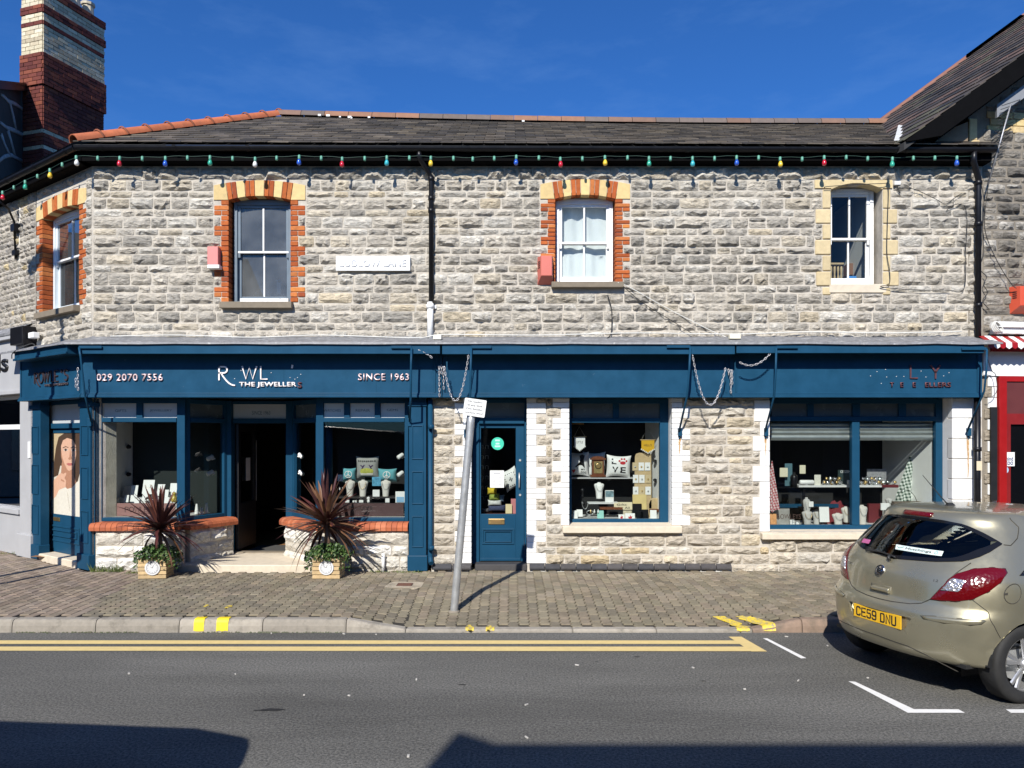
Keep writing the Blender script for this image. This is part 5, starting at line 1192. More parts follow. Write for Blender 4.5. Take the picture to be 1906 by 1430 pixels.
tag(boxo('connection_box', M('cream box', (.70, .66, .52), .6), None, X(1356, 10.8), X(1377, 10.8), -.26, -.18, Z(632, 10.8), Z(623, 10.8), ch=.006), 'cream connection box on the flashing between the middle and right awnings', 'junction box')
tag(boxo('connection_box', M('cream box paint', (.72, .70, .60), .6), None, X(807, 10.8), X(822, 10.8), -.26, -.18, Z(633, 10.8), Z(624, 10.8), ch=.006), 'cream connection box at the foot of the old white downpipe', 'junction box')

# leaning sign post on the pavement
bx, by = X(845, 8.77), 8.77; bz = gz(bx, by); tx, tz = X(879.5, 8.77), Z(760, 8.77)
sp = thing('sign_post', 'leaning grey steel post with a small white no loading sign on the pavement', 'street sign', (bx, by, bz))
b = MB(); b.tube([(bx-(tx-bx)*.04, by, bz-.09), (bx, by, bz), (bx+(tx-bx)*.9, by, bz+(tz-bz)*.93), (tx-.01, by, tz-.03)], .044, 16); b.obj('pole', m_steel, sp)
b = MB(); b.lathe([(.07, -.02), (.065, .006), (.045, .012)], (bx, by, bz), 12); b.obj('mortar_collar', m_mortar_d, sp)
tl = -rad(8); pc = (X(883.5, 8.71), Z(759, 8.71)); ct, st_ = math.cos(tl), math.sin(tl)
b = MB(); hw, hh = .124, .098; rings = []
for y in (8.715, 8.722): rings.append([(pc[0]+u*hw*ct-v*hh*st_, y, pc[1]+u*hw*st_+v*hh*ct) for u, v in ((-1, -.92), (-.94, -1), (.94, -1), (1, -.92), (1, .92), (.94, 1), (-.94, 1), (-1, .92))])
b.loft(rings); pl = b.obj('sign_plate', m_white, sp)
m_signt = M('worn sign print', (.045, .045, .05), .6, var=.2, vs=60)
for k, (s, hw_) in enumerate((('No loading', .082), ('at any time', .086), ('Dim llwytho', .092), ('unrhyw bryd', .098))):
    cz = pc[1]+(.062-.042*k)*ct; cx_ = pc[0]-(.062-.042*k)*st_-.0
    text('lettering', s, m_signt, pl, W0, cx_-hw_, cx_+hw_, 8.7145, cz-.013, cz+.015, .001, tilt=tl, bold=.02)
b = MB()
for zz in (-.05, .05): b.tube([(pc[0]-.06, 8.73, pc[1]+zz), (pc[0]+.06, 8.73, pc[1]+zz-.015)], .012, 6)
b.obj('clip', m_steel, sp, kind='stuff')

# ---- planters with cordylines
m_pwood = M('pale sawn softwood', attr=True, rough=.75, var=.22, vs=18, bump=.3, bs=50, bd=.004, dirt=(.22, .16, .09), ds=12, damt=.5, thr=.58)
m_leafp = M('burgundy leaf', attr=True, rough=.42, var=.25, vs=20, spec=.5)
m_leafg = M('green leaf', attr=True, rough=.5, var=.25, vs=20)
m_plaque = M('white clock print', (.62, .62, .62), .4, var=.06, vs=40)
def planter(px0, px1, ptop, pbot, d, lab, rot, labp, labb, cx_py, seed):
    r = random.Random(seed); x0, x1 = X(px0, d), X(px1, d); w_ = x1-x0; z0 = .145; h = Z(ptop, d)-z0; dep = .34; xc = (x0+x1)/2
    t = thing('planter', lab, 'planter', (xc, d, z0), 'wooden planters by the doorstep'); c0, s0 = math.cos(rot), math.sin(rot)
    fr = Fr((xc-w_/2*c0, d-w_/2*s0), (c0, s0)); n = 5; sh = h/n
    for k in range(n):
        for nm, q in (('slat', (0, w_, 0, .018)), ('slat', (0, w_, dep-.018, dep)), ('slat', (0, .018, .02, dep-.02)), ('slat', (w_-.018, w_, .02, dep-.02))):
            b = MB(fr); v = r.uniform(.8, 1.15); b.col = (.50*v, .36*v, .185*v); b.box(q[0]+r.uniform(-.004, .004), q[1]+r.uniform(-.004, .004), q[2], q[3], z0+k*sh+.004, z0+(k+1)*sh-.004, 0, .003); b.obj(nm, m_pwood, t)
    b = MB(fr)
    for (a, y) in ((.02, .02), (w_-.055, .02), (.02, dep-.055), (w_-.055, dep-.055)): b.box(a, a+.035, y, y+.035, z0-.0, z0+h-.01)
    b.col = (.2, .15, .1); b.obj('corner_post', m_pwood, t)
    boxo('soil', M('potting soil', (.03, .022, .016), .95, var=.3), t, .02, w_-.02, .02, dep-.02, z0+h-.06, z0+h-.045, fr)
    m_ = w_*.52; b = MB(fr); b.lathe([(.0, 0), (.098, 0), (.098, .014), (0, .014)], (m_, .0, z0+h*.56), 28, 'y', smooth=False); pq = b.obj('round_plaque', m_plaque, t)
    b = MB(fr); ring = [(m_+.074*math.cos(a), -.0155, z0+h*.56+.074*math.sin(a)) for a in [2*math.pi*k/24 for k in range(24)]]; b.tube(ring, .003, 4, closed=True)
    for k in range(12): a = math.pi*k/6; b.box(m_+.06*math.cos(a)-.004, m_+.06*math.cos(a)+.004, -.0165, -.014, z0+h*.56+.06*math.sin(a)-.004, z0+h*.56+.06*math.sin(a)+.004)
    for a, l_ in ((1.2, .042), (2.6, .03)):
        b.tube([(m_, -.016, z0+h*.56), (m_+l_*math.cos(a), -.016, z0+h*.56+l_*math.sin(a))], .003, 4)
    b.obj('plaque_print', M('grey plaque print', (.30, .30, .30), .6), pq, kind='stuff')
    # cordyline
    cy = d+dep*.48; zc_ = Z(cx_py, cy); sx, sy = xc, cy
    p = thing('cordyline', labp, 'plant', (sx, sy, z0+h-.05))
    b = MB(); b.col = (.10, .06, .04); b.tube([(sx, sy, z0+h-.05), (sx+.01, sy, (z0+h+zc_)/2), (sx, sy, zc_+.02)], [.035, .03, .03], 8); b.obj('stem', m_leafp, p)
    ml = []
    for v in range(6):
        droop = (.08, .2, .36, .5, .68, .85)[v]; b = MB(); L_ = .62; n_ = 7; c = r.choice([(.085, .027, .024), (.12, .042, .030), (.06, .022, .022), (.17, .085, .045)]); b.col = c; rows_ = []
        for k in range(n_+1):
            u = k/n_; wd = .021*(math.sin(math.pi*min(1, .12+u*.88))**.7) if u < 1 else .001; x = L_*u*(1-.12*droop*u); z = -droop*L_*u*u*.75; f_ = .35
            rows_.append([b.V(x, -wd, z+wd*f_), b.V(x, 0, z), b.V(x, wd, z+wd*f_)])
        for a, e in zip(rows_, rows_[1:]):
            for k in range(2): b.F((a[k], a[k+1], e[k+1], e[k]), 0, True)
        me = b.mesh('leaf', False); me.materials.append(m_leafp); ml.append(me)
    N_ = 104
    for k in range(N_):
        u = (k+.5)/N_; el = 88-106*u**.85+r.uniform(-13, 11); az = k*137.5+r.uniform(-14, 14)
        if el < 12 and abs((az % 360)-270) < 48: el += 30
        o = bpy.data.objects.new('leaf', ml[min(5, max(0, int((1-(el+40)/128)*6+r.uniform(-.8, .8))))]); COL.objects.link(o); o.parent = p
        q = ORG[p.name]; o.location = (0+.012*math.cos(rad(az)), .012*math.sin(rad(az)), zc_-q[2]+.07*(el-20)/88)
        o.rotation_euler = (r.uniform(-.3, .3), -rad(el), rad(az)); s = r.uniform(.78, 1.08)*(1 if el > 40 else .95); o.scale = (s, r.uniform(.85, 1.3), s)
    p.rotation_euler = (r.uniform(-.05, .05), .05 if seed == 3 else -.07, 0); p.scale = (1.05, 1.05, .97) if seed == 3 else (1.12, 1.1, 1.1)
    # trailing green filling the box and spilling over its rim
    b = MB(); 
    for k in range(1300):
        a = r.uniform(0, 2*math.pi); rr_ = r.uniform(0, 1)**.5; u, v = math.cos(a)*rr_, math.sin(a)*rr_; x = xc+u*(w_*.9); y = d+dep/2+v*dep*.72; top = z0+h+.19*(1-rr_*rr_*.7)
        out_ = rr_ > .78; z = top-r.uniform(0, .11) if not out_ else z0+h+.08-r.uniform(0, .28)*(.9 if r.random() < .5 else .45)
        if out_ and abs(u) < .55 and v < 0 and z < z0+h-.02: z = z0+h+r.uniform(-.02, .08)
        s = r.uniform(.012, .026); n1 = Vector((r.uniform(-1, 1), r.uniform(-1, .3), r.uniform(.1, 1))).normalized(); t1 = n1.orthogonal().normalized(); t2 = n1.cross(t1); c = r.choice([(.035, .075, .016), (.05, .105, .02), (.022, .05, .014), (.08, .13, .03)])
        if out_ and r.random() < .12: c = (.22, .20, .09)
        b.col = c; P = Vector((x, y, z)); b.F([b.V(*(P+t1*s*1.3)), b.V(*(P+t2*s*.7+n1*.003)), b.V(*(P-t1*s)), b.V(*(P-t2*s*.7+n1*.003))])
    fo = b.obj('trailing_plant', m_leafg, fix=False); tag(fo, labb, 'plant')
    return t
planter(258, 308, 1041, 1077, 10.34, 'slatted pale wood planter with round white plaque left of the doorstep', .12, 'dark burgundy cordyline with spiky leaves left of the shop doorway', 'bushy green trailing plant in the planter left of the doorstep', 985, 3)
planter(581, 632, 1040, 1078, 10.33, 'slatted pale wood planter with round white plaque right of the doorstep', 0.0, 'dark burgundy cordyline with spiky leaves right of the shop doorway', 'bushy green trailing plant in the planter right of the doorstep', 983, 5)
# weeds along the foot of the walls
b = MB()
for (p0, p1, d, hh, n) in ((172, 232, 10.93, .13, 150), (236, 262, 10.8, .07, 40), (690, 760, 10.9, .05, 60), (735, 800, 10.86, .04, 50), (2, 30, 12.6, .06, 20)):
    for k in range(n):
        x = X(R.uniform(p0, p1), d); y = d-R.uniform(0, .06); h = hh*R.uniform(.3, 1); lx, ly = R.uniform(-.5, .5)*h, R.uniform(-.5, .2)*h; w_ = R.uniform(.003, .006); b.col = pick([((.09, .13, .025), 3), ((.13, .15, .04), 2), ((.05, .08, .02), 1)])
        b.F([b.V(x-w_, y, .142), b.V(x+w_, y, .142), b.V(x+lx+w_*.5, y+ly, .142+h*.7), b.V(x+lx*1.5, y+ly*1.5, .142+h)])
o = b.obj('weeds', m_leafg, fix=False); o['kind'] = 'stuff'
# moss in the gutter line of the road
b = MB()
for k in range(420):
    p_ = R.choice([R.uniform(30, 260), R.uniform(370, 640), R.uniform(480, 520)]); x = X(p_, 8.06); y = 8.06-abs(R.gauss(0, .012)); s = R.uniform(.004, .011); b.col = pick([((.05, .06, .02), 3), ((.09, .08, .05), 2)])
    b.F([b.V(x-s, y, .003), b.V(x+s, y-s*.4, .003), b.V(x+s*.6, y+s*.3, .003+s*1.3), b.V(x-s*.6, y+s*.4, .003+s)])
o = b.obj('gutter_moss', m_leafg, fix=False); o['kind'] = 'stuff'

# ================================================================== neighbours
GO = FACET.pt(-1.88, 0, 0); GS = Fr(GO[:2], (.8, -.6))
gs = thing('grey_shop', 'pale grey painted shopfront with black letters next to the blue corner door', 'shop building', (GO[0]-1.5, GO[1]+1.1, .14))
gp0, gp1 = GS.px(38, -.02), -.03
bq = lambda q, a, bb=0: GS.pz(q, a, bb)
wall_holes('wall', m_mortar, gs, GS, -6, -.01, .1, 5.95, [(-5.9, gp0, .86, 2.75)])
fill(GS, -1.75, -.02, courses(3.75, 5.93, (.10, .07, .12), .02), [], 'small', (.08, .2), .012)
lay_stones(gs, m_stone, lambda s: True, 240)
b = MB(GS); b.box(-6, gp1-.10, -.12, .0, 2.74, 3.62); gf = b.obj('fascia', m_greyp, gs); b = MB(GS); b.box(-6, gp1-.08, -.16, -.12, 2.74, 2.80); b.box(-6, gp1-.08, -.19, -.10, 3.62, 3.68); b.obj('fascia_moulding', m_greyp, gf, bevel=.005)
b = MB(GS); b.loft([[(x, .0, 3.86), (x, -.12, 3.80), (x, -.20, 3.72), (x, -.20, 3.68)] for x in (-6, -3, -1.2, -.6, -.12)], closed=False); b.obj('lead_flashing', m_lead, gs)
text('lettering', 'ls', M('black enamel', (.015, .015, .016), .35), gf, GS, GS.px(-4, -.13), GS.px(15, -.13), -.121, 3.12, 3.42, .02, bold=.015)
b = MB(GS); b.box(gp0, gp1-.02, -.03, .1, .14, 2.74); b.box(gp0-.03, gp1+.0, -.07, .1, .14, .50); b.obj('pilaster', m_greyp, gs, bevel=.008)
b = MB(GS); b.box(-6, gp0, -.02, .12, .14, .80); b.box(-6, gp0, -.06, .12, .80, .88); b.obj('stall_riser', m_greyp, gs, bevel=.006)
b = MB(GS); b.box(-6, gp0, .06, .12, 2.18, 2.26); b.box(gp0-.05, gp0, .06, .12, .88, 2.18); b.box(-6, gp0, .06, .12, 2.68, 2.74); sw = b.obj('shop_window', m_white, gs)
b = MB(GS); b.quad([(-6, .09, .88), (gp0-.05, .09, .88), (gp0-.05, .09, 2.18), (-6, .09, 2.18)]); b.quad([(-6, .09, 2.26), (gp0, .09, 2.26), (gp0, .09, 2.68), (-6, .09, 2.68)]); b.obj('pane', m_glass, sw, kind='stuff')
room(-6, gp0, .34, 3, .5, 2.8, m_room, 'room_lining', GS)
boxo('number_plate', m_white, gs, GS.px(52, -.04), GS.px(56, -.04), -.045, -.03, 1.72, 1.98, GS)
b = MB(GS); b.tube([(x, -.0, z) for x, z in ((GS.px(38), 5.9), (GS.px(37), 5.3), (GS.px(36), 4.4), (GS.px(34), 3.95), (GS.px(20), 3.9))], .012, 6); o = b.obj('cable', m_wc); tag(o, 'white cable hanging down the stone wall above the grey shop', 'cable')
b = MB(GS); ax = GS.px(33); b.tube([(GS.px(0, -.4), -.42, 5.72), (GS.px(22, -.2), -.25, 5.66), (ax, -.05, 5.55), (ax, -.03, 4.95)], .018, 8); b.box(ax-.02, ax+.12, -.10, -.0, 5.38, 5.5); b.box(ax-.02, ax+.10, -.08, 0, 5.0, 5.08); o = b.obj('service_bracket', m_black); tag(o, 'bent grey service pipe with black insulators beside the angled window', 'pipe'); o['kind'] = 'thing'
# floodlight on the ledge between the two shops
fp = FACET.px(46, -.1); ft = thing('floodlight', 'black floodlight box with small white sensor above the angled blue cornice', 'floodlight', FACET.pt(fp, -.1, 3.50))
boxo('housing', m_black, ft, FACET.px(34, -.1), FACET.px(57, -.1), -.22, .02, 3.50, 3.78, FACET, .01); boxo('sensor', m_white, ft, FACET.px(60, -.1), FACET.px(69, -.1), -.16, -.06, 3.58, 3.67, FACET, .008); b = MB(FACET); b.tube([(FACET.px(56, -.1), -.1, 3.55), (FACET.px(61, -.1), -.1, 3.62)], .012, 6); b.obj('bracket', m_black, ft)

# house behind with a dark gable and the tall brick chimney
C0 = Vector((X(80, 15), 15)); be = rad(18)
CR_ = Fr(C0, (math.sin(be), math.cos(be))); wl = .52; CL_ = Fr((C0.x-math.cos(be)*wl, C0.y+math.sin(be)*wl), (math.cos(be), -math.sin(be)))
rh = thing('rear_house', 'house behind the corner with a dark patched gable and tall banded brick chimney', 'house', (C0.x-.6, C0.y+1.5, 0))
NR = Fr((-9.3, 13.6), (-9.87+9.3, 16.1-13.6)); ln = Vector((.57, 2.5)).length
NRr = NR
zN = NR.pz(166, 0); b = MB(NR); b.loft([[(0, 0, 5.6), (ln, 0, 5.6), (ln, 0, NR.pz(168, ln)), (0, 0, zN)], [(0, .3, 5.6), (ln, .3, 5.6), (ln, .3, NR.pz(168, ln)), (0, .3, zN)]]); gw = b.obj('gable_wall', M('dark cement render', (.055, .05, .045), .9, var=.3, vs=5), rh)
b = MB(NR); b.loft([[(-.05, -.12, zN), (-.05, .4, zN), (-.05, .4, zN+.16), (-.05, -.12, zN+.16)], [(ln+.02, -.12, NR.pz(170, ln)), (ln+.02, .4, NR.pz(170, ln)), (ln+.02, .4, NR.pz(157, ln)), (ln+.02, -.12, NR.pz(157, ln))]]); b.obj('verge_board', m_black, rh)
for pts in ([(1, 176), (8, 181), (18, 192), (25, 220), (30, 244)], [(14, 188), (28, 194), (45, 206), (68, 219)], [(0, 228), (12, 238), (25, 243), (45, 253), (66, 263)], [(2, 250), (8, 268), (18, 290)], [(14, 243), (20, 262), (27, 290)], [(-5, 302), (8, 292), (20, 289), (46, 303)]):
    P = []
    for p, q in pts: a = NR.px(p); P.append((a, -.004, NR.pz(q, a)))
    b = MB(NR); b.tube(P, [.05*R.uniform(.6, 1.3) for _ in P], 6, flat=.35); b.obj('mortar_repair', M('white mortar repair', (.36, .35, .34), .9, var=.3, vs=14), gw)
BRD = [((.15, .042, .030), 4), ((.11, .03, .025), 3), ((.20, .06, .035), 2)]; CRB = [((.56, .49, .34), 5), ((.46, .39, .27), 2), ((.62, .55, .40), 2)]
b = MB(CR_); b.box(.01, 1.44, .01, wl-.01, 5.5, 10.75); ch = b.obj('chimney', m_mortar_d, rh)
bricks = []; zc0 = 6.9; k = 0
while zc0 < 10.80:
    z1 = zc0+.078; m_ = (zc0+z1)/2; off = 0
    if m_ > 10.70: pal, off = BRD, .03
    elif 10.36 < m_ < 10.50: pal, off = BRD, .03
    elif 10.10 < m_ < 10.19: pal, off = BRD, .02
    elif m_ > 9.52: pal, off = CRB, .012
    elif 8.02 < m_ < 8.10 or 7.68 < m_ < 7.76: pal, off = CRB, -.01
    else: pal, off = BRD, (.035 if 8.95 < m_ else .0)
    for fr, ln_ in ((CR_, 1.45), (CL_, wl)):
        a = -(.115 if k % 2 else 0)-(off if fr is CR_ else off)
        while a < ln_+off-.01:
            a0, a1 = max(a, -off), min(a+.225, ln_+off); 
            if a1-a0 > .04: bricks.append((fr, a0, a1, off, zc0, z1, pal))
            a += .225
    zc0 = z1; k += 1
bricks.sort(key=lambda q: -(q[2]-q[1])*(1 if q[0] is CR_ else .9)-(1 if q[4] > 8.3 else 0)); rest = MB()
for k, (fr, a0, a1, off, z0, z1, pal) in enumerate(bricks):
    b = MB(fr) if k < 300 else rest; b.fr = fr; b.col = pick(pal); j = R.uniform(-.003, .003); b.box(a0+.005, a1-.005, -off+j-.012, .06, z0+.005, z1-.005)
    if k < 300: b.obj('brick', m_brick, ch)
rest.obj('brickwork', m_brick, ch, kind='stuff')
b = MB(CR_); b.box(-.02, 1.47, -.02, wl+.02, 10.82, 10.86); b.obj('chimney_cap', m_mortar_d, ch)
for a in (.22, .56, .90, 1.24):
    b = MB(CR_); c = (a, .2, 10.84); b.lathe([(.15, 0), (.13, .06), (.115, .12), (.11, .30), (.135, .31), (.14, .36), (.12, .37), (.12, .30)], c, 10, smooth=False); b.obj('chimney_pot', M('buff chimney pot', (.50, .44, .33), .8, var=.2), ch)
b = MB(CR_); b.loft([[(1.4, -.1, 7.2), (1.4, 3, 7.2), (1.4, 3, 8.3), (1.4, -.1, 8.3)], [(2.6, -.1, 6.2), (2.6, 3, 6.2), (2.6, 3, 6.4), (2.6, -.1, 6.4)]]); b.obj('roof', M('rear slate', (.05, .047, .045), .7), rh)

# gabled stone building on the right with a red cafe front
th8 = rad(6); RG = Fr((6.74, 11.02), (math.cos(th8), math.sin(th8)))
rg = thing('gabled_building', 'dark rubble stone gabled building with red cafe front at the right edge', 'building', (8.5, 11.2, .14))
A_ = Vector((X(1683, 10.6), 10.6, Z(263, 10.6))); sl_ = .733; hd = Vector((-.268, 1, 0)); Lr = 3.6; vd = Vector((1, .0, sl_))
HR = [(1.05, 5, .1, 2.62)]
ctop = lambda a: Z(263, 10.6)-.30+sl_*(RG.pt(a, 0, 0)[0]-A_.x)
b = MB(RG); b.loft([[(-.22, y, .1), (-.22, y, ctop(-.22)), (4.2, y, ctop(4.2)), (7.0, y, ctop(4.2)-2), (7, y, .1)] for y in (.0, .4)]); b.obj('wall', m_mortar_d, rg)
exR = [(-.05, .26, 3.0, 3.62)]
def topcut(z): return (z-ctop(0))/sl_/1.0
for z0, z1 in courses(3.40, 7.6, (.15, .10, .17, .12), .02):
    x0 = max(.0, topcut(z1)+.05)
    if 6.42 < (z0+z1)/2 < 6.72: continue
    if x0 < 1.6: fill(RG, x0, 1.6, [(z0, z1)], [], 'dark', (.12, .34), .026)
lay_stones(rg, m_stone_d, lambda s: True, 260)
for j in range(3):
    a = .06+.05*(j % 2)+max(0, topcut(6.42+.1*(j+1)));
    while a < 1.6:
        b = MB(RG); b.col = pick([((.60, .46, .22), 3), ((.55, .42, .22), 2)]); b.box(a+.004, a+.196, -.018, .03, 6.42+.1*j+.004, 6.42+.1*(j+1)-.004, 0, .005); b.obj('cream_brick', m_brick, rg); a += .2
for j, (q0, q1, a0, a1) in enumerate(((222, 262, -.22, -.10), (262, 285, -.22, -.06), (290, 300, -.02, .09))):
    b = MB(RG); b.col = (.58, .45, .24); b.box(a0, a1, -.03, .05, Z(q1), Z(q0), 0, .008); b.obj('cream_quoin', m_cream, rg)
b = MB(); nn = 24; P0 = A_; T = Vector((0, 0, -.12))
c4 = [P0, P0+hd*Lr, P0+hd*Lr+vd*6, P0+vd*6]; b.loft([[tuple(q+T) for q in c4], [tuple(q-Vector((0, 0, .02))) for q in c4]]); rr2 = b.obj('roof', M('roof underlay', (.03, .03, .03), .9), rg)
rows = 25; k = 0
SL2 = [((.085, .066, .052), 4), ((.055, .046, .040), 3), ((.125, .080, .060), 2), ((.085, .080, .050), 1), ((.03, .027, .025), 1)]
for r in range(rows):
    x = -.12 if r % 2 else 0
    while x < Lr:
        x0, x1 = max(0, x), min(Lr, x+.30)
        if x1-x0 > .05 and k < 298:
            b = MB(); b.col = pick(SL2); s0, s1 = r*.21, r*.21+.29; up = Vector((-.6, 0, .8))
            P = [P0+hd*x0+vd*s0+up*.022, P0+hd*x1+vd*s0+up*.022, P0+hd*x1+vd*s1+up*.004, P0+hd*x0+vd*s1+up*.004]; b.loft([[tuple(q-up*.01) for q in P], [tuple(q+up*R.uniform(0, .006)) for q in P]]); b.obj('slate', m_slate, rr2); k += 1
        x += .31
e0, e1 = P0+hd*Lr+Vector((0, 0, .02)), P0+hd*Lr+vd*6+Vector((0, 0, .02))
b = MB(); b.col = (.22, .10, .07); b.tube([tuple(e0), tuple(e1)], .05, 6); b.obj('verge_tiles', m_terra, rr2)
b = MB(); q = P0+hd*(Lr-.05); b.loft([[tuple(q+vd*t_+Vector((dx, 0, .05+dz))) for dx, dz in ((-.0, 0), (.25, -.02), (.25, .02), (0, .05))] for t_ in (3.9, 4.3, 4.9)]); b.obj('lead_patch', m_lead, rr2)
b = MB(); F0 = Vector((0, -.03, 0)); b.loft([[tuple(P0+vd*t_+F0+Vector((0, dy, dz))) for dy, dz in ((0, -h_), (.04, -h_), (.04, -.005), (0, -.005))] for t_, h_ in ((0.02, .03), (.5, .30), (6, .30))]); b.obj('barge_board', m_soffit, rg)
b = MB(); b.loft([[tuple(P0+vd*t_+Vector((0, dy, dz))) for dy, dz in ((.16, -.62), (.20, -.62), (.20, -.44), (.16, -.44))] for t_ in (1.38, 6)]); b.obj('inner_barge_board', M('flaking grey board', (.20, .21, .23), .7, dirt=(.6, .6, .6), ds=12, damt=.8, thr=.62), rg)
b = MB(); b.loft([[tuple(P0+vd*t_+Vector((0, dy, dz))) for dy, dz in ((.05, -.32), (.6, -.32), (.6, -.30), (.05, -.30))] for t_ in (0.5, 6)]); b.obj('verge_soffit', m_soffit, rg)
b = MB(); b.col = (.20, .15, .10); b.prism([(X(1738, 10.9), Z(264, 10.9)), (X(1800, 10.9), Z(264, 10.9)), (X(1800, 10.9), Z(228, 10.9)), (X(1770, 10.9), Z(240, 10.9))], 10.88, 11.2); b.obj('kneeler', m_cream, rg)
wedge('bright orange red alarm box on the dark stone wall above the cafe awning', RG.px(1878), RG.px(1920), Z(584), Z(533), RG, M('red plastic', (.58, .085, .04), .45, var=.05))
# cafe front
cz = lambda q: Z(q, 11.0)
b = MB(RG); b.box(RG.px(1841), 5, -.16, 0, cz(623), cz(601)); b.box(RG.px(1841), 5, -.20, 0, cz(612), cz(610)); b.obj('roller_box', m_white, rg, bevel=.01)
b = MB(RG); a = RG.px(1839, -.3); n = 0
while a < 5:
    m_ = n % 2; b.F([b.V(a, -.10, 3.49), b.V(a+.09, -.10, 3.49), b.V(a+.09, -.30, 3.37), b.V(a, -.30, 3.37)], m_); b.F([b.V(a, -.30, 3.37), b.V(a+.09, -.30, 3.37), b.V(a+.09, -.305, 3.31), b.V(a+.045, -.305, 3.28), b.V(a, -.305, 3.31)], m_); a += .09; n += 1
sa = b.obj('striped_awning', [m_red, m_white], rg, fix=False)
boxo('awning_valance', m_red, rg, RG.px(1842, -.1), 5, -.14, -.11, cz(656), cz(640), RG)
boxo('white_fascia', m_paintbrick if False else m_white, rg, RG.px(1826), 5, -.05, .0, cz(700), cz(632), RG)
wx = RG.px(1853)
for k in range(12):
    z1 = cz(700)-k*.155
    if z1 < .3: break
    c = (.78, .78, .76) if k % 2 == 0 else (.74, .73, .70); b = MB(RG); b.col = c; b.box(.07 if k % 2 == 0 else .13, wx, -.03, .02, z1-.151, z1-.002, 0, .006); b.obj('white_quoin', m_paintbrick, rg)
    if k % 2 == 1: b = MB(RG); b.col = (.36, .31, .24); b.box(.02, .125, -.025, .02, z1-.148, z1-.006, 0, .01); b.obj('stone', m_stone, rg)
b = MB(RG); d0 = RG.px(1855); d1_ = RG.px(1869); b.box(d0, d1_, -.06, .1, .14, cz(700)); b.box(d1_, 4, -.05, .1, cz(700)-.08, cz(700)); b.box(d1_+.9, d1_+1.0, -.05, .1, .14, cz(700)); b.obj('door_frame', m_red, rg, bevel=.006)
b = MB(RG); b.box(d1_, d1_+.07, -.04, -.008, .2, cz(770)); b.box(d1_+.07, d1_+.9, -.04, -.008, .2, .5); b.box(d1_+.07, d1_+.9, -.04, -.008, cz(790), cz(770)); cd = b.obj('cafe_door', M('dark red door', (.20, .012, .012), .4), rg)
boxo('door_transom', M('dark maroon panel', (.10, .02, .02), .6), rg, d1_, d1_+.9, -.03, -.008, cz(770), cz(700)-.08, RG)  # transom is dark maroon all over
boxo('painted_dark_interior', M('black glass', (.004, .004, .005), .12), rg, d1_, 5, -.004, .02-.01, .14, cz(790), RG)  # opaque black sheet paints in the dark interior behind the door glass
nb = boxo('notice', m_white, cd, RG.px(1863), RG.px(1884), -.048, -.044, cz(868), cz(842), RG)
text('lettering', 'mind', m_dblue if False else M('navy print', (.03, .05, .16), .5), nb, RG, RG.px(1866), RG.px(1881), -.049, cz(858), cz(850), .001, bold=.02); text('lettering', 'zoo', M('navy print two', (.03, .05, .16), .5), nb, RG, RG.px(1866), RG.px(1881), -.049, cz(866), cz(859), .001, bold=.02)
b = MB(RG); b.lathe([(0, 0), (.048, 0), (.048, .004), (0, .004)], (RG.px(1867), -.046, cz(875)), 20, 'y', smooth=False); st2 = b.obj('round_sticker', M('blue white sticker', (.35, .52, .68), .4), cd)
boxo('black_board', M('black notice board', (.012, .012, .012), .5), rg, RG.px(1839), RG.px(1851), -.06, -.035, cz(932), cz(758), RG)
b = MB(RG)
for k in range(4): b.tube([(RG.px(1838)+.06*math.cos(t_+k)+.01*k, -.16-.01*k, cz(611)+.07*math.sin(t_*1.0+k*.7)) for t_ in [2*math.pi*i/14 for i in range(14)]], .010, 5, closed=True)
o = b.obj('coiled_cable', m_wc); tag(o, 'coil of white cable at the end of the cafe awning box', 'cable')
# television aerial and loose wires on the right hand wall
ae = thing('tv_aerial', 'thin television aerial on a slanted mast fixed to the dark stone wall', 'aerial', (X(1845, 10.8), 10.8, Z(335, 10.8)))
b = MB(); m0, m1 = Vector((X(1839, 10.85), 10.85, Z(345, 10.85))), Vector((X(1882, 10.7), 10.7, Z(192, 10.7))); b.tube([tuple(m0), tuple(m1)], .011, 8); b.obj('mast', M('dull alloy mast', (.35, .35, .36), .45, metal=.5), ae)
for k in range(11):
    u = .55+.045*k; c = m0.lerp(m1, u); b = MB(); b.tube([tuple(c+Vector((-.16, -.05, -.06))), tuple(c+Vector((.16, .05, .07)))], .005, 5); b.obj('rod', m_black, ae)
cable('black wires running from the aerial down the dark stone wall to the red alarm box', [(1840, 342, 10.86), (1833, 400, 10.93), (1836, 440), (1858, 490), (1882, 528), (1892, 537, 10.93)], m_bc, .006)
cable('tangled black wires hanging beside the right downpipe', [(1824, 330), (1832, 380), (1829, 430), (1831, 470), (1824, 500), (1836, 515), (1831, 530), (1838, 545), (1829, 560), (1840, 575)], m_bc, .006)
cable('black cable dangling on the white pier next to the cafe door', [(1838, 668, 10.7), (1846, 690, 10.9), (1853, 698, 10.9), (1856, 725, 10.9), (1848, 738, 10.9), (1838, 740, 10.9)], m_bc, .005)

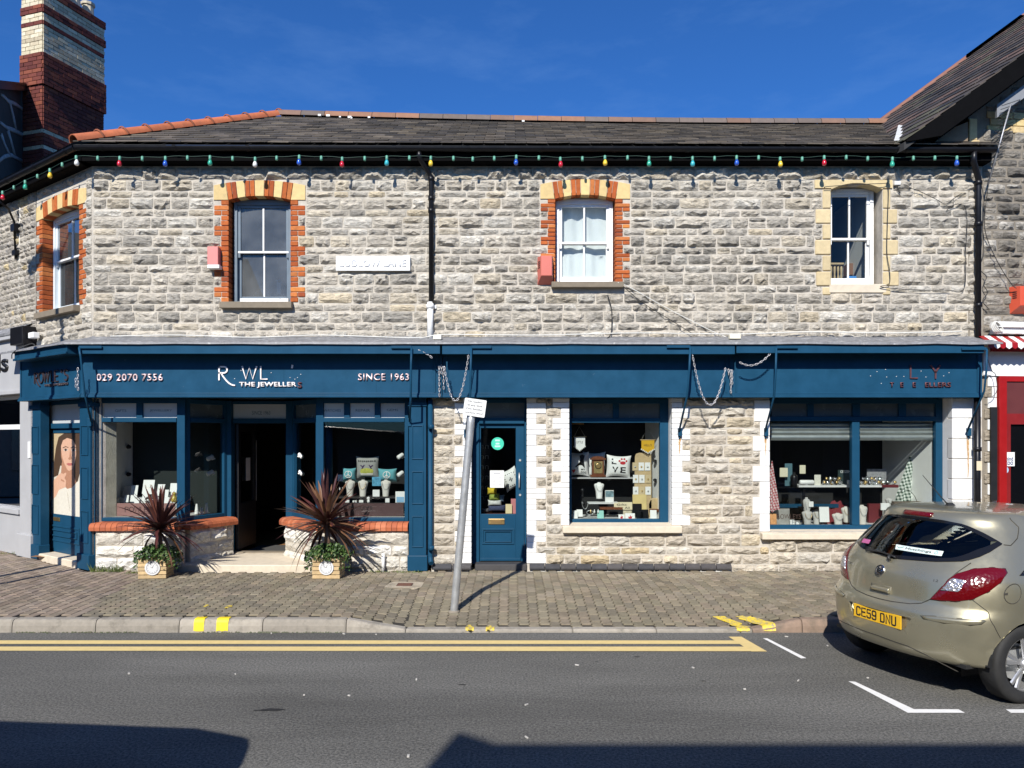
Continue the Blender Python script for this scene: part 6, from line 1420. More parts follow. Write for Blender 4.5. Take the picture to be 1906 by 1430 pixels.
# ---- out of view on the near side of the street: most throw the shadows seen in the road
lp = thing('street_lamp', 'tall dark street lamp post at the kerb beyond the left edge', 'street lamp', (-7.61, 8.36, .13))
b = MB(); b.tube([(-7.61, 8.36, .1), (-7.61, 8.36, 1.2), (-7.61, 8.36, 1.21), (-7.61, 8.36, 8)], [.085, .085, .065, .05], 12); b.obj('post', m_black, lp); b = MB(); b.tube([(-7.61, 8.36, 7.9), (-7.8, 8.1, 8.2), (-8.2, 7.8, 8.25)], .03, 8); b.box(-8.9, -8.15, 7.7, 7.9, 8.2, 8.32); b.obj('lamp_head', m_black, lp)
po2 = thing('traffic_post', 'short grey sign post on the pavement beyond the left edge', 'street sign', (-6.95, 8.85, .14))
b = MB(); b.tube([(-6.95, 8.85, .1), (-6.95, 8.85, 2.5)], .038, 10); b.obj('pole', m_steel, po2); boxo('sign_plate', m_white, po2, -7.1, -6.8, 8.80, 8.81, 2.1, 2.5, W0)
ob = thing('opposite_building', 'plain rendered two storey building across the street behind the viewer', 'building', (6, -6, 0))
b = MB(); hO = 6.12; b.box(-2.5, 26, -12, -2.5, 0, hO); b.prism([(-2.5, hO), (-2.5, hO+.17), (-2.2, hO+.02), (-2.2, hO)], -2.9, -2.5); b.obj('wall', M('dull render', (.16, .15, .14), .9, var=.15), ob)
for k in range(9):
    for z0, z1 in ((.9, 2.6), (3.6, 5.2)): boxo('window', M('far glass', (.03, .035, .04), .15) if k == 0 else bpy.data.materials['far glass'], ob, -1.6+k*2.6, -.3+k*2.6, -2.5, -2.46, z0, z1, W0)
ob2 = thing('opposite_house', 'brick house across the street beyond the gap on the left', 'house', (-16, -7, 0)); b = MB(); b.box(-26, -10.5, -12, -3.5, 0, 6.3); b.prismx([(-12, 6.3), (-3.3, 6.3), (-7.6, 9)], -26.2, -10.3); b.obj('wall', M('far brick', (.20, .11, .08), .9, var=.2), ob2)
lt = thing('added_reflection_house', 'dark terraced house closing the side street beyond the left edge', 'house', (-27, 18, 0)); b = MB(); b.box(-30, -24, 4, 34, 0, 7); b.prism([(-30, 7), (-23.8, 7), (-27, 10)], 3.8, 34.2); b.obj('wall', M('dark far render', (.07, .065, .06), .9, var=.2), lt)  # unseen house added so the grey shop's glass reflects something dark
for k in range(8):
    for z0, z1 in ((.9, 2.4), (4, 5.6)): boxo('window', bpy.data.materials['far glass'], lt, -24, -23.95, 6+k*3.4, 7.4+k*3.4, z0, z1, W0)
vn = thing('parked_van', 'dark panel van parked on the near side left of the viewer', 'van', (-4.5, 1.3, 0))
b = MB(); YV = .45; pr = [(-7.4, .35), (-7.4, 1.1), (-6.6, 1.35), (-5.9, 2.42), (-2.95, 2.20), (-2.45, 2.05), (-2.28, 1.75), (-2.24, .35)]; b.prism(pr, .35+YV, 2.28+YV); b.obj('body', M('dark van paint', (.03, .032, .036), .3), vn, bevel=.09)
for x in (-6.5, -3.2):
    for y in (.4, 2.05): b = MB(); b.lathe([(.33, 0), (.33, .2), (.2, .21), (0, .21)], (x, y+.2+YV, .33), 20, 'y'); b.obj('wheel', m_black_t, vn)

# ================================================================== the parked hatchback: one skin given by height z and distance s round from the tail
CAR_O, CAR_R = (3.075, 6.50), math.radians(17.6)
def herm(T, x):
    if x <= T[0][0]: return T[0][1]
    if x >= T[-1][0]: return T[-1][1]
    for k in range(len(T)-1):
        if T[k][0] <= x <= T[k+1][0]: break
    (x0, y0), (x1, y1) = T[k], T[k+1]; h = x1-x0
    m0 = (y1-T[k-1][1])/(x1-T[k-1][0]) if k > 0 else (y1-y0)/h
    m1 = (T[k+2][1]-y0)/(T[k+2][0]-x0) if k < len(T)-2 else (y1-y0)/h
    t = (x-x0)/h; t2, t3 = t*t, t*t*t
    return (2*t3-3*t2+1)*y0+(t3-2*t2+t)*h*m0+(-2*t3+3*t2)*y1+(t3-t2)*h*m1
TR = [(.17, .17), (.22, .11), (.30, .045), (.40, .012), (.52, 0), (.62, .0), (.675, .018), (.71, .05), (.76, .062), (.85, .075), (.93, .095), (.99, .125), (1.05, .18), (1.15, .27), (1.25, .36), (1.32, .42), (1.36, .43), (1.395, .44), (1.425, .50)]
TW = [(.17, .77), (.22, .80), (.30, .825), (.42, .845), (.55, .853), (.68, .855), (.80, .852), (.90, .838), (.97, .815), (1.05, .78), (1.15, .73), (1.25, .675), (1.33, .625), (1.40, .575), (1.425, .555)]
TF = [(.17, 3.84), (.3, 3.95), (.5, 3.99), (.65, 3.97), (.75, 3.90), (.82, 3.75), (.87, 3.5), (.92, 3.15), (.97, 2.92), (1.05, 2.74), (1.2, 2.40), (1.35, 2.06), (1.40, 1.90), (1.425, 1.75)]
TC = [(.17, .47), (.4, .53), (.7, .53), (.9, .51), (1.0, .49), (1.2, .43), (1.425, .37)]
def ring_xy(z, n1=26, n2=30, n3=14, p=2.35):
    """half outline at height z from the tail centre round the near side to the nose; lists of (x, y>0)"""
    r, w_, f, c = herm(TR, z), herm(TW, z), herm(TF, z), herm(TC, z); o = []
    for k in range(n1):
        t = (math.pi/2)*k/n1; y = math.sin(t)**(2/p); x = math.cos(t)**(2/p) if k else 1.0
        o.append((r+c*(1-x), w_*y))
    x0, x1 = r+c, f-.85
    for k in range(n2): u = k/n2; o.append((x0+(x1-x0)*u, w_*(1+.012*math.sin(math.pi*u))))
    for k in range(n3+1):
        t = (math.pi/2)*k/n3; o.append((x1+(f-x1)*math.sin(t)**(2/2.2), w_*max(0, math.cos(t))**(2/2.2)))
    return o
_rc = {}
def ring_s(z):
    k = round(z, 4)
    if k not in _rc:
        o = ring_xy(k); s = [0]
        for a, b in zip(o, o[1:]): s.append(s[-1]+math.hypot(b[0]-a[0], b[1]-a[1]))
        _rc[k] = (o, s)
    return _rc[k]
def skin(s, z, off=0.0):
    """point of the skin; s > 0 towards the street side (local -y)"""
    o, S = ring_s(z); a = abs(s); sg = 1 if s >= 0 else -1
    if a >= S[-1]: p = o[-1]
    else:
        lo, hi = 0, len(S)-1
        while hi-lo > 1:
            m = (lo+hi)//2
            if S[m] <= a: lo = m
            else: hi = m
        t = (a-S[lo])/(S[hi]-S[lo]); p = (o[lo][0]+(o[hi][0]-o[lo][0])*t, o[lo][1]+(o[hi][1]-o[lo][1])*t)
    P = (p[0], -sg*p[1], z)
    if off:
        e = .012; A = skin(s+e, z); B = skin(s-e, z); C = skin(s, min(1.424, z+e)); D = skin(s, max(.171, z-e))
        u = [A[i]-B[i] for i in range(3)]; v = [C[i]-D[i] for i in range(3)]
        n = (u[1]*v[2]-u[2]*v[1], u[2]*v[0]-u[0]*v[2], u[0]*v[1]-u[1]*v[0]); l = math.sqrt(sum(q*q for q in n)) or 1
        # outward: away from the car's middle
        sgn = 1 if (n[0]*(P[0]-2)+n[1]*P[1]) > 0 else -1
        P = tuple(P[i]+sgn*n[i]/l*off for i in range(3))
    return P
m_car, t, p, L = newmat('champagne metallic paint'); p.inputs['Base Color'].default_value = (.43, .395, .275, 1); p.inputs['Metallic'].default_value = .72; p.inputs['Roughness'].default_value = .38; p.inputs['Coat Weight'].default_value = .8; p.inputs['Coat Roughness'].default_value = .06
g = NN(t, 'ShaderNodeNewGeometry'); n = NN(t, 'ShaderNodeTexNoise', i_Scale=3.0, i_Detail=7.0, i_Roughness=.7); L(g.outputs['Position'], n.inputs['Vector'])
mr = NN(t, 'ShaderNodeMapRange', i_1=.35, i_2=.7, i_3=.26, i_4=.42); L(n.outputs[0], mr.inputs[0]); L(mr.outputs[0], p.inputs['Roughness'])
n2 = NN(t, 'ShaderNodeTexNoise', i_Scale=60.0, i_Detail=4.0); L(g.outputs['Position'], n2.inputs['Vector']); mr2 = NN(t, 'ShaderNodeMapRange', i_1=.60, i_2=.75, i_3=0.0, i_4=.10); L(n2.outputs[0], mr2.inputs[0])
x_ = NN(t, 'ShaderNodeMixRGB'); L(mr2.outputs[0], x_.inputs[0]); x_.inputs[1].default_value = (.43, .395, .275, 1); x_.inputs[2].default_value = (.36, .335, .25, 1); L(x_.outputs[0], p.inputs['Base Color'])
m_tyre = M('tyre rubber', (.018, .018, .018), .75, var=.2, vs=20, bump=.2)
m_rim = M('alloy wheel', (.62, .62, .62), .3, metal=.8, var=.08)
m_chrome = M('chrome', (.75, .75, .76), .12, metal=1, var=.03)
m_carglass = glass_mat('tinted car glass', (.58, .62, .60), 1.1, 1.5)
m_frit = M('black glass border', (.01, .01, .011), .12, var=.05)
m_trim = M('black plastic trim', (.02, .02, .02), .55, var=.15)
m_seam = M('panel gap', (.035, .032, .025), .7, var=.05)
m_lamp, t, p, L = newmat('red lamp lens'); p.inputs['Base Color'].default_value = (.11, .0015, .003, 1); p.inputs['Roughness'].default_value = .2; p.inputs['Coat Weight'].default_value = .5; p.inputs['Coat Roughness'].default_value = .03
g = NN(t, 'ShaderNodeNewGeometry'); v = NN(t, 'ShaderNodeTexVoronoi', i_Scale=42.0); L(g.outputs['Position'], v.inputs['Vector']); b_ = NN(t, 'ShaderNodeBump', i_Strength=.45, i_Distance=.006); L(v.outputs['Distance'], b_.inputs['Height']); L(b_.outputs[0], p.inputs['Normal'])
m_lens, t, p, L = newmat('clear lamp lens'); p.inputs['Base Color'].default_value = (.62, .62, .64, 1); p.inputs['Metallic'].default_value = .7; p.inputs['Roughness'].default_value = .18
g = NN(t, 'ShaderNodeNewGeometry'); v = NN(t, 'ShaderNodeTexVoronoi', i_Scale=45.0); L(g.outputs['Position'], v.inputs['Vector']); b_ = NN(t, 'ShaderNodeBump', i_Strength=.9, i_Distance=.012); L(v.outputs['Distance'], b_.inputs['Height']); L(b_.outputs[0], p.inputs['Normal'])
m_plate = M('yellow number plate', (.80, .46, .02), .35, var=.03)

car = thing('parked_car', 'champagne gold hatchback parked in the marked bay with a yellow rear number plate', 'car', (CAR_O[0], CAR_O[1], 0), None, CAR_R)
def inpoly(s, z, P):
    c = False; n = len(P)
    for i in range(n):
        (a, b), (d, e) = P[i], P[(i+1) % n]
        if (b > z) != (e > z) and s < (d-a)*(z-b)/(e-b)+a: c = not c
    return c
def shrink(P, k):
    n = len(P); cx_, cy_ = sum(q[0] for q in P)/n, sum(q[1] for q in P)/n; o = []
    for i in range(n):
        a, b, c = Vector(P[i-1]), Vector(P[i]), Vector(P[(i+1) % n]); t1, t2 = (b-a).normalized(), (c-b).normalized(); nn = Vector((-t1.y-t2.y, t1.x+t2.x))
        if nn.length < 1e-6: nn = Vector((-t1.y, t1.x))
        nn.normalize()
        if nn.dot(Vector((cx_, cy_))-b) < 0: nn = -nn
        o.append(tuple(b+nn*k))
    return o
sym = lambda P: [(-a, c) for a, c in P[::-1]]
def lerp_t(T, x):
    if x <= T[0][0]: return T[0][1]
    for (a, b), (c, d) in zip(T, T[1:]):
        if x <= c: return b+(d-b)*(x-a)/(c-a)
    return T[-1][1]
GB = [(0, 1.018), (.4, 1.046), (.60, 1.072), (.70, 1.125), (.765, 1.205)]; GT = [(0, 1.368), (.25, 1.362), (.42, 1.342), (.60, 1.28), (.70, 1.24), (.765, 1.212)]
cols_ = [-.765+1.53*k/34 for k in range(35)]
rear_poly = [(s, lerp_t(GB, abs(s))) for s in cols_]+[(s, lerp_t(GT, abs(s))) for s in cols_[::-1]]
PQ = [(1.06, .985), (1.55, .955), (2.02, .95), (2.02, 1.355), (1.6, 1.352), (1.25, 1.31)]; PD = [(2.09, .95), (2.6, .945), (3.02, .955), (2.93, 1.05), (2.62, 1.30), (2.40, 1.355), (2.09, 1.356)]
plate_poly = [(-.385, .612), (.385, .616), (.31, .46), (-.31, .455)]
side_polys = [PQ, sym(PQ), PD, sym(PD)]
zlev = [.17+.0285*k for k in range(44)]+[1.425]
R_W, WX, WZ = .335, (.655, 3.15), .305
rings = []
for z in zlev:
    o, S = ring_s(z); half = [(x, -y, s) for (x, y), s in zip(o, S)]; other = [(x, y, -s) for (x, y), s in zip(o[1:-1], S[1:-1])][::-1]
    rings.append([(x, y, z, s) for x, y, s in half+other])
b = MB(); ids = []; info = {}
for r in rings:
    row = []
    for x, y, z, s in r:
        for wx in WX:
            d = math.hypot(x-wx, z-WZ)
            if abs(y) > .6 and abs(d-R_W) < .022 and z > .17: x, z = wx+(x-wx)*R_W/d, WZ+(z-WZ)*R_W/d
        if x < 1.0: z = max(z, .285-.115*max(0, (x-.9)/.1))
        i = b.V(x, y, z); row.append(i); info[i] = (s, z, x, y)
    ids.append(row)
def removed(q):
    s = sum(info[i][0] for i in q)/4; z = sum(info[i][1] for i in q)/4; x = sum(info[i][2] for i in q)/4; y = sum(info[i][3] for i in q)/4
    if max(info[i][0] for i in q)-min(info[i][0] for i in q) > 2: return False
    for wx in WX:
        if abs(y) > .55 and math.hypot(x-wx, z-WZ) < R_W-.004: return True
    if inpoly(s, z, rear_in) or inpoly(s, z, plate_in): return True
    if any(inpoly(s, z, P) for P in side_in): return True
    o, S = ring_s(round(max(.17, min(1.425, z)), 3)); tt = S[-1]-abs(s)
    return .99 < z < 1.385 and tt < .62 and x < 3.0
cin = [-.69+1.38*k/30 for k in range(31)]; rear_in, plate_in, side_in = [(s, lerp_t(GB, abs(s))+.018) for s in cin]+[(s, lerp_t(GT, abs(s))-.016) for s in cin[::-1]], shrink(plate_poly, .030), [shrink(P, .018) for P in side_polys]
n = len(rings[0])
for a, c in zip(ids, ids[1:]):
    for k in range(n):
        j = (k+1) % n; q = (a[k], a[j], c[j], c[k])
        if not removed(q): b.F(q, 0, True)
top = rings[-1]; last = ids[-1]
for q_, dz in ((.94, .010), (.8, .018), (.55, .026), (.3, .030), (.06, .031)):
    row = []
    for (x, y, z, s) in top: row.append(b.V(.50+(1-q_)*.62+(x-.50)*(1-(1-q_)*.62*2/1.25) if False else (x+(1-q_)*((1.15-x)*.85)), y*q_, 1.425+dz*(1 if x > .9 or q_ < .7 else .75)))
    for k in range(n): j = (k+1) % n; b.F((last[k], last[j], row[j], row[k]), 0, True)
    last = row
b.F(last)
body = b.obj('body', m_car, car, fix=True)
def patch(name, P, mat, parent, off=.004, bulge=0.0, levels=(1, .82, .58, .3), fn=None, fix=True, smooth=True):
    fn = fn or skin; b = MB(); n = len(P); cx_, cy_ = sum(q[0] for q in P)/n, sum(q[1] for q in P)/n; prev = None
    edge = [b.V(*fn(s, z, off-.014)) for s, z in P]; prev = edge
    for k, l in enumerate(levels):
        row = [b.V(*fn(cx_+(s-cx_)*l, cy_+(z-cy_)*l, off+bulge*(1-l*l))) for s, z in P]
        for i in range(n): j = (i+1) % n; b.F((prev[i], prev[j], row[j], row[i]), 0, smooth and k > 0)
        prev = row
    c = b.V(*fn(cx_, cy_, off+bulge))
    for i in range(n): b.F((prev[i], prev[(i+1) % n], c), 0, smooth)
    return b.obj(name, mat, parent, fix=fix)
def rim(name, P, wd, mat, parent, off=.006, n_in=1, fn=None):
    fn = fn or skin; b = MB(); Q = shrink(P, wd); P2 = shrink(P, -.004); n = len(P); A = [b.V(*fn(s, z, off-.012)) for s, z in P2]; B_ = [b.V(*fn(s, z, off)) for s, z in P]; C = [b.V(*fn(s, z, off)) for s, z in Q]; D = [b.V(*fn(s, z, off-.012)) for s, z in Q]
    for U, V_ in ((A, B_), (B_, C), (C, D)):
        for i in range(n): j = (i+1) % n; b.F((U[i], U[j], V_[j], V_[i]))
    return b.obj(name, mat, parent)
def column_patch(name, cols_, lo, hi, mat, parent, off, rows=7, fn=None):
    fn = fn or skin; b = MB(); G = [[b.V(*fn(s, lo(s)+(hi(s)-lo(s))*k/rows, off)) for k in range(rows+1)] for s in cols_]
    for a, c in zip(G, G[1:]):
        for k in range(rows): b.F((a[k], c[k], c[k+1], a[k+1]), 0, True)
    return b.obj(name, mat, parent)
rg_ = column_patch('rear_window', cols_, lambda s: lerp_t(GB, abs(s)), lambda s: lerp_t(GT, abs(s)), m_carglass, car, .002)
# black border of the glass, wide towards the pointed corners
lo2 = lambda s: lerp_t(GB, abs(s))+.028+(.05 if abs(s) > .52 else 0)*min(1, (abs(s)-.52)/.1); hi2 = lambda s: min(lerp_t(GT, abs(s))-.0004, max(lo2(s)+.0005, lerp_t(GT, abs(s))-.024))
column_patch('glass_border', cols_, lambda s: lerp_t(GB, abs(s)), lambda s: min(lo2(s), lerp_t(GT, abs(s))), m_frit, rg_, .0045, 2); column_patch('glass_border', cols_, hi2, lambda s: lerp_t(GT, abs(s)), m_frit, rg_, .0048, 2)
for P in side_polys:
    q = patch('side_window', P, m_carglass, car, .001, 0, (1, .7, .35)); rim('glass_border', P, .03, m_frit, q, .005)
def wind(t_, z, off=0): o, S = ring_s(round(z, 3)); s = S[-1]-abs(t_); P = skin(s if t_ >= 0 else -s, z, 0); return (P[0]+off, P[1], P[2])
WP_ = [(-.66, .985), (0, .985), (.66, .985), (.60, 1.2), (.52, 1.392), (0, 1.395), (-.52, 1.392), (-.60, 1.2)]
b = MB(); G = [[b.V(*wind(-.66+1.32*i/16*(1-.2*j/6), .985+.41*j/6, .004)) for j in range(7)] for i in range(17)]
for a, c in zip(G, G[1:]):
    for k in range(6): b.F((a[k], c[k], c[k+1], a[k+1]), 0, True)
b.obj('windscreen', m_carglass, car)
def line(name, pts, r, mat, parent, off=.0015, n=5, closed=False):
    b = MB(); P = []
    for (a, c), (d, e) in zip(pts, pts[1:]):
        for k in range(6): P.append(skin(a+(d-a)*k/6, c+(e-c)*k/6, off))
    P.append(skin(*pts[-1], off)); b.tube(P, r, n, closed=closed); return b.obj(name, mat, parent)
hs = [(.645, 1.066), (.60, .99), (.55, .90), (.51, .84), (.455, .765), (.39, .722), (.30, .70), (.14, .688), (0, .685)]
tg = line('tailgate_seam', hs+sym(hs)[1:], .0045, m_seam, car, 0)
line('bumper_seam', [(.75, .80), (.86, .72), (.94, .62), (.985, .53)], .003, m_seam, car, 0); line('bumper_seam', [(-.75, .80), (-.86, .72), (-.94, .62), (-.985, .53)], .003, m_seam, car, 0)
line('lower_seam', [(-.62, .36), (-.40, .375), (0, .375), (.30, .36), (.45, .32), (.56, .26), (.62, .22)], .004, m_seam, car, 0)
line('pillar_seam', [(.78, 1.205), (.84, 1.20), (.87, 1.25), (.84, 1.33), (.75, 1.40)], .004, m_seam, car, 0)
cap = line('fuel_cap', [(1.03+.073*math.cos(2*math.pi*k/18), .857+.073*math.sin(2*math.pi*k/18)) for k in range(19)], .0035, m_seam, car, 0)
patch('cap_notch', [(.955, .862), (.985, .868), (.985, .85), (.955, .848)], m_seam, cap, .002)
# lamps
RL = [(.451, .762), (.519, .853), (.565, .934), (.601, .979), (.691, 1.026), (.80, 1.042), (.90, 1.035), (.935, 1.007), (.915, .939), (.846, .87), (.748, .805), (.642, .776), (.53, .766)]
WL = [(.528, .846), (.582, .936), (.60, .944), (.680, .937), (.688, .930), (.660, .858), (.648, .850)]
for P, Wh in ((RL, WL), (sym(RL), sym(WL))):
    l_ = patch('tail_lamp', P, m_lamp, car, .008, .012, (1, .96, .82, .58, .3)); patch('reversing_lens', Wh, m_lens, l_, .0195, .004)
    rim('lamp_gap', [(a, c) for a, c in shrink(P, -.006)], .008, m_seam, l_, .002)
# number plate in its recess
rim('plate_surround', plate_poly, .040, m_car, car, .002)
b = MB(); Q = shrink(plate_poly, .034)
def deep(u, v): 
    a = Vector(Q[3])+(Vector(Q[2])-Vector(Q[3]))*u; c = Vector(Q[0])+(Vector(Q[1])-Vector(Q[0]))*u; q = a+(c-a)*v; P = skin(q.x, q.y); return (max(P[0], .0)+.022-.012*v*0, P[1], P[2])
G = [[b.V(*deep(i/10, j/3)) for j in range(4)] for i in range(11)]
for a, c in zip(G, G[1:]):
    for k in range(3): b.F((a[k], c[k], c[k+1], a[k+1]), 0, True)
for k in range(4):
    A_q, B_q = Q[k], Q[(k+1) % 4]; m_ = 8; row = []
    for i in range(m_+1):
        s, z = A_q[0]+(B_q[0]-A_q[0])*i/m_, A_q[1]+(B_q[1]-A_q[1])*i/m_; P = skin(s, z); row.append((b.V(P[0], P[1], P[2]), b.V(P[0]+.024, P[1], P[2])))
    for u, v in zip(row, row[1:]): b.F((u[0], v[0], v[1], u[1]))
rcs = b.obj('plate_recess', m_car, car)
b = MB(); pz0, pz1 = .484, .595; b.box(.004, .012, -.265, .265, pz0, pz1); npl = b.obj('number_plate', m_plate, rcs, bevel=.003)
PLF = lambda a, c, bb: (.004+bb, -a, c)
# UK plate characters made of bars
def platechar(ch, x0, w_, z0, h):
    P = lambda u, v: (x0+w_*u, z0+h*v)
    r_ = .22
    arc = lambda cx_, cy_, a0, a1: [P(cx_+.5*r_*2*math.cos(rad(a0+(a1-a0)*k/4))*1.0, cy_+.15*math.sin(rad(a0+(a1-a0)*k/4))) for k in range(5)]
    D = {'C': [arc(.78, .85, 0, 90)+arc(.22, .85, 90, 180)+arc(.22, .15, 180, 270)+arc(.78, .15, 270, 360)], 'E': [[P(1, 1), P(0, 1), P(0, 0), P(1, 0)], [P(0, .52), P(.85, .52)]],
         '5': [[P(.95, 1), P(.05, 1), P(.05, .56)]+[P(.6, .58)]+arc(.78, .43, 90, 0)+arc(.78, .15, 0, -90)+arc(.22, .15, 270, 180)],
         '9': [arc(.78, .60, 0, -90)+arc(.22, .60, 270, 180)+arc(.22, .85, 180, 90)+arc(.78, .85, 90, 0)+[P(1, .55)]+arc(.78, .15, 0, -90)+arc(.22, .15, 270, 190)],
         'D': [[P(0, 0), P(0, 1)]+arc(.72, .85, 90, 0)+arc(.72, .15, 0, -90)+[P(0, 0)]], 'N': [[P(0, 0), P(0, 1), P(1, 0), P(1, 1)]], 'U': [[P(0, 1)]+arc(.22, .15, 180, 270)+arc(.78, .15, 270, 360)+[P(1, 1)]]}
    return D[ch]
class PF:                                                            # the plate's own frame, read from behind the car
    def pt(s, a, bb, c): return (.0035+bb, -a, c)
pf = PF(); xx = -.232
for ch in 'CE59 DNU':
    if ch == ' ': xx += .033; continue
    strokes('letter', platechar(ch, xx+.006, .040, pz0+.021, .069), .0125, m_black_t, npl, pf, .0, .0015); xx += .0605
for s in (-.13, .12): patch('plate_screw', [(s+.006*math.cos(a), .592+.004*math.sin(a)) for a in [k for k in range(7)]], m_steel, npl, -.0) if False else None
# bumper rub strips, handle, badge, brake light
for sg in (1, -1):
    P = [(.425, .632), (.52, .645), (.70, .655), (.86, .659), (.875, .655), (.85, .630), (.78, .615), (.60, .606), (.45, .612)]
    P = P if sg > 0 else sym(P); r_ = patch('rub_strip', P, m_car, car, .006, .008); rim('strip_gap', shrink(P, -.004), .006, m_seam, r_, .002)
hd_ = patch('tailgate_handle', [(-.13, .795), (.10, .798), (.095, .738), (-.10, .735)], M('painted recess shade', (.17, .155, .11), .5), car, .002); b = MB()  # recess shade painted as darker body colour on a flat patch
b.loft([[skin(s, z, o_) for s, z, o_ in ((u, .742, .004), (u, .742, .022), (u, .772, .024), (u, .790, .004))] for u in [-.105+.0195*k for k in range(11)]], smooth=True); b.obj('handle_grip', m_car, hd_)
bd = patch('badge', [(-.045+.047*math.cos(2*math.pi*k/24), .912+.047*math.sin(2*math.pi*k/24)) for k in range(24)], m_chrome, car, .006, .006)
line('badge_ring', [(-.045+.040*math.cos(2*math.pi*k/20), .912+.040*math.sin(2*math.pi*k/20)) for k in range(21)], .004, m_trim, bd, .0135)
for pts in ([(-.07, .905), (-.05, .93), (-.03, .922)], [(-.065, .895), (-.04, .912), (-.015, .93)], [(-.045, .885), (-.03, .90), (-.02, .895)]): line('badge_emblem', pts, .005, m_trim, bd, .0135)
text('lettering', '1.2', m_trim, car, lambda a, c, bb: skin(a, c, .0015-bb), .458, .492, 0, .904, .922, .001); text('lettering', 'CORSA', m_chrome, car, lambda a, c, bb: skin(a, c, .0015-bb), -.53, -.41, 0, .90, .918, .001)
br = patch('brake_light', [(-.15, 1.405), (.15, 1.405), (.155, 1.385), (.14, 1.372), (-.14, 1.372), (-.155, 1.385)], m_lamp, car, .010, .004)
b = MB(); b.tube([(.80, 0, 1.44), (.70, 0, 1.53), (.50, 0, 1.72)], [.007, .005, .003], 6); an = b.obj('aerial', m_trim, car); b = MB(); b.loft([[(.86, -.03, 1.435), (.86, .03, 1.435), (.74, .02, 1.435), (.74, -.02, 1.435)], [(.82, -.012, 1.475), (.82, .012, 1.475), (.78, .01, 1.475), (.78, -.01, 1.475)]]); b.obj('aerial_base', m_trim, an)
# wiper, stickers
b = MB(); b.tube([skin(-.30+.03*k, 1.035+.012*math.sin(k*.3)-.004, .018) for k in range(13)], .008, 6); b.tube([skin(.02, 1.0, .01), skin(.01, 1.01, .03), skin(.0, 1.03, .02)], .014, 6); b.obj('rear_wiper', m_trim, rg_)
def decal(name, c4, mat, off, parent, n=8):
    b = MB(); G = []
    for i in range(n+1):
        u = i/n; a = Vector(c4[0]).lerp(Vector(c4[1]), u); d = Vector(c4[3]).lerp(Vector(c4[2]), u); G.append([b.V(*skin(a.x+(d.x-a.x)*v, a.y+(d.y-a.y)*v, off)) for v in (0, .5, 1)])
    for a, c in zip(G, G[1:]):
        for k in range(2): b.F((a[k], c[k], c[k+1], a[k+1]))
    return b.obj(name, mat, parent)
st_ = decal('window_sticker', [(-.033, 1.127), (.41, 1.127), (.419, 1.091), (-.010, 1.090)], M('pale mint sticker', (.66, .78, .74), .4), .0055, rg_)
text('lettering', 'Hutchings', M('black sticker print', (.02, .02, .02), .5), st_, lambda a, c, bb: skin(a, c, .0065), .085, .325, 0, 1.097, 1.119, .001, bold=.015)
line('sticker_logo', [(-.005, 1.112), (.02, 1.104), (.045, 1.110), (.06, 1.118)], .0022, M('green sticker print', (.05, .25, .2), .5), st_, .0065)
line('sticker_logo', [(.365+.013*math.cos(k), 1.109+.010*math.sin(k)) for k in range(7)], .0022, M('teal sticker print', (.05, .25, .3), .5), st_, .0065)
pk = decal('window_sticker', [(-.50, 1.118), (-.36, 1.122), (-.35, 1.090), (-.49, 1.085)], M('pink sticker', (.50, .12, .28), .5, var=.3, vs=60), .0055, rg_, 4)
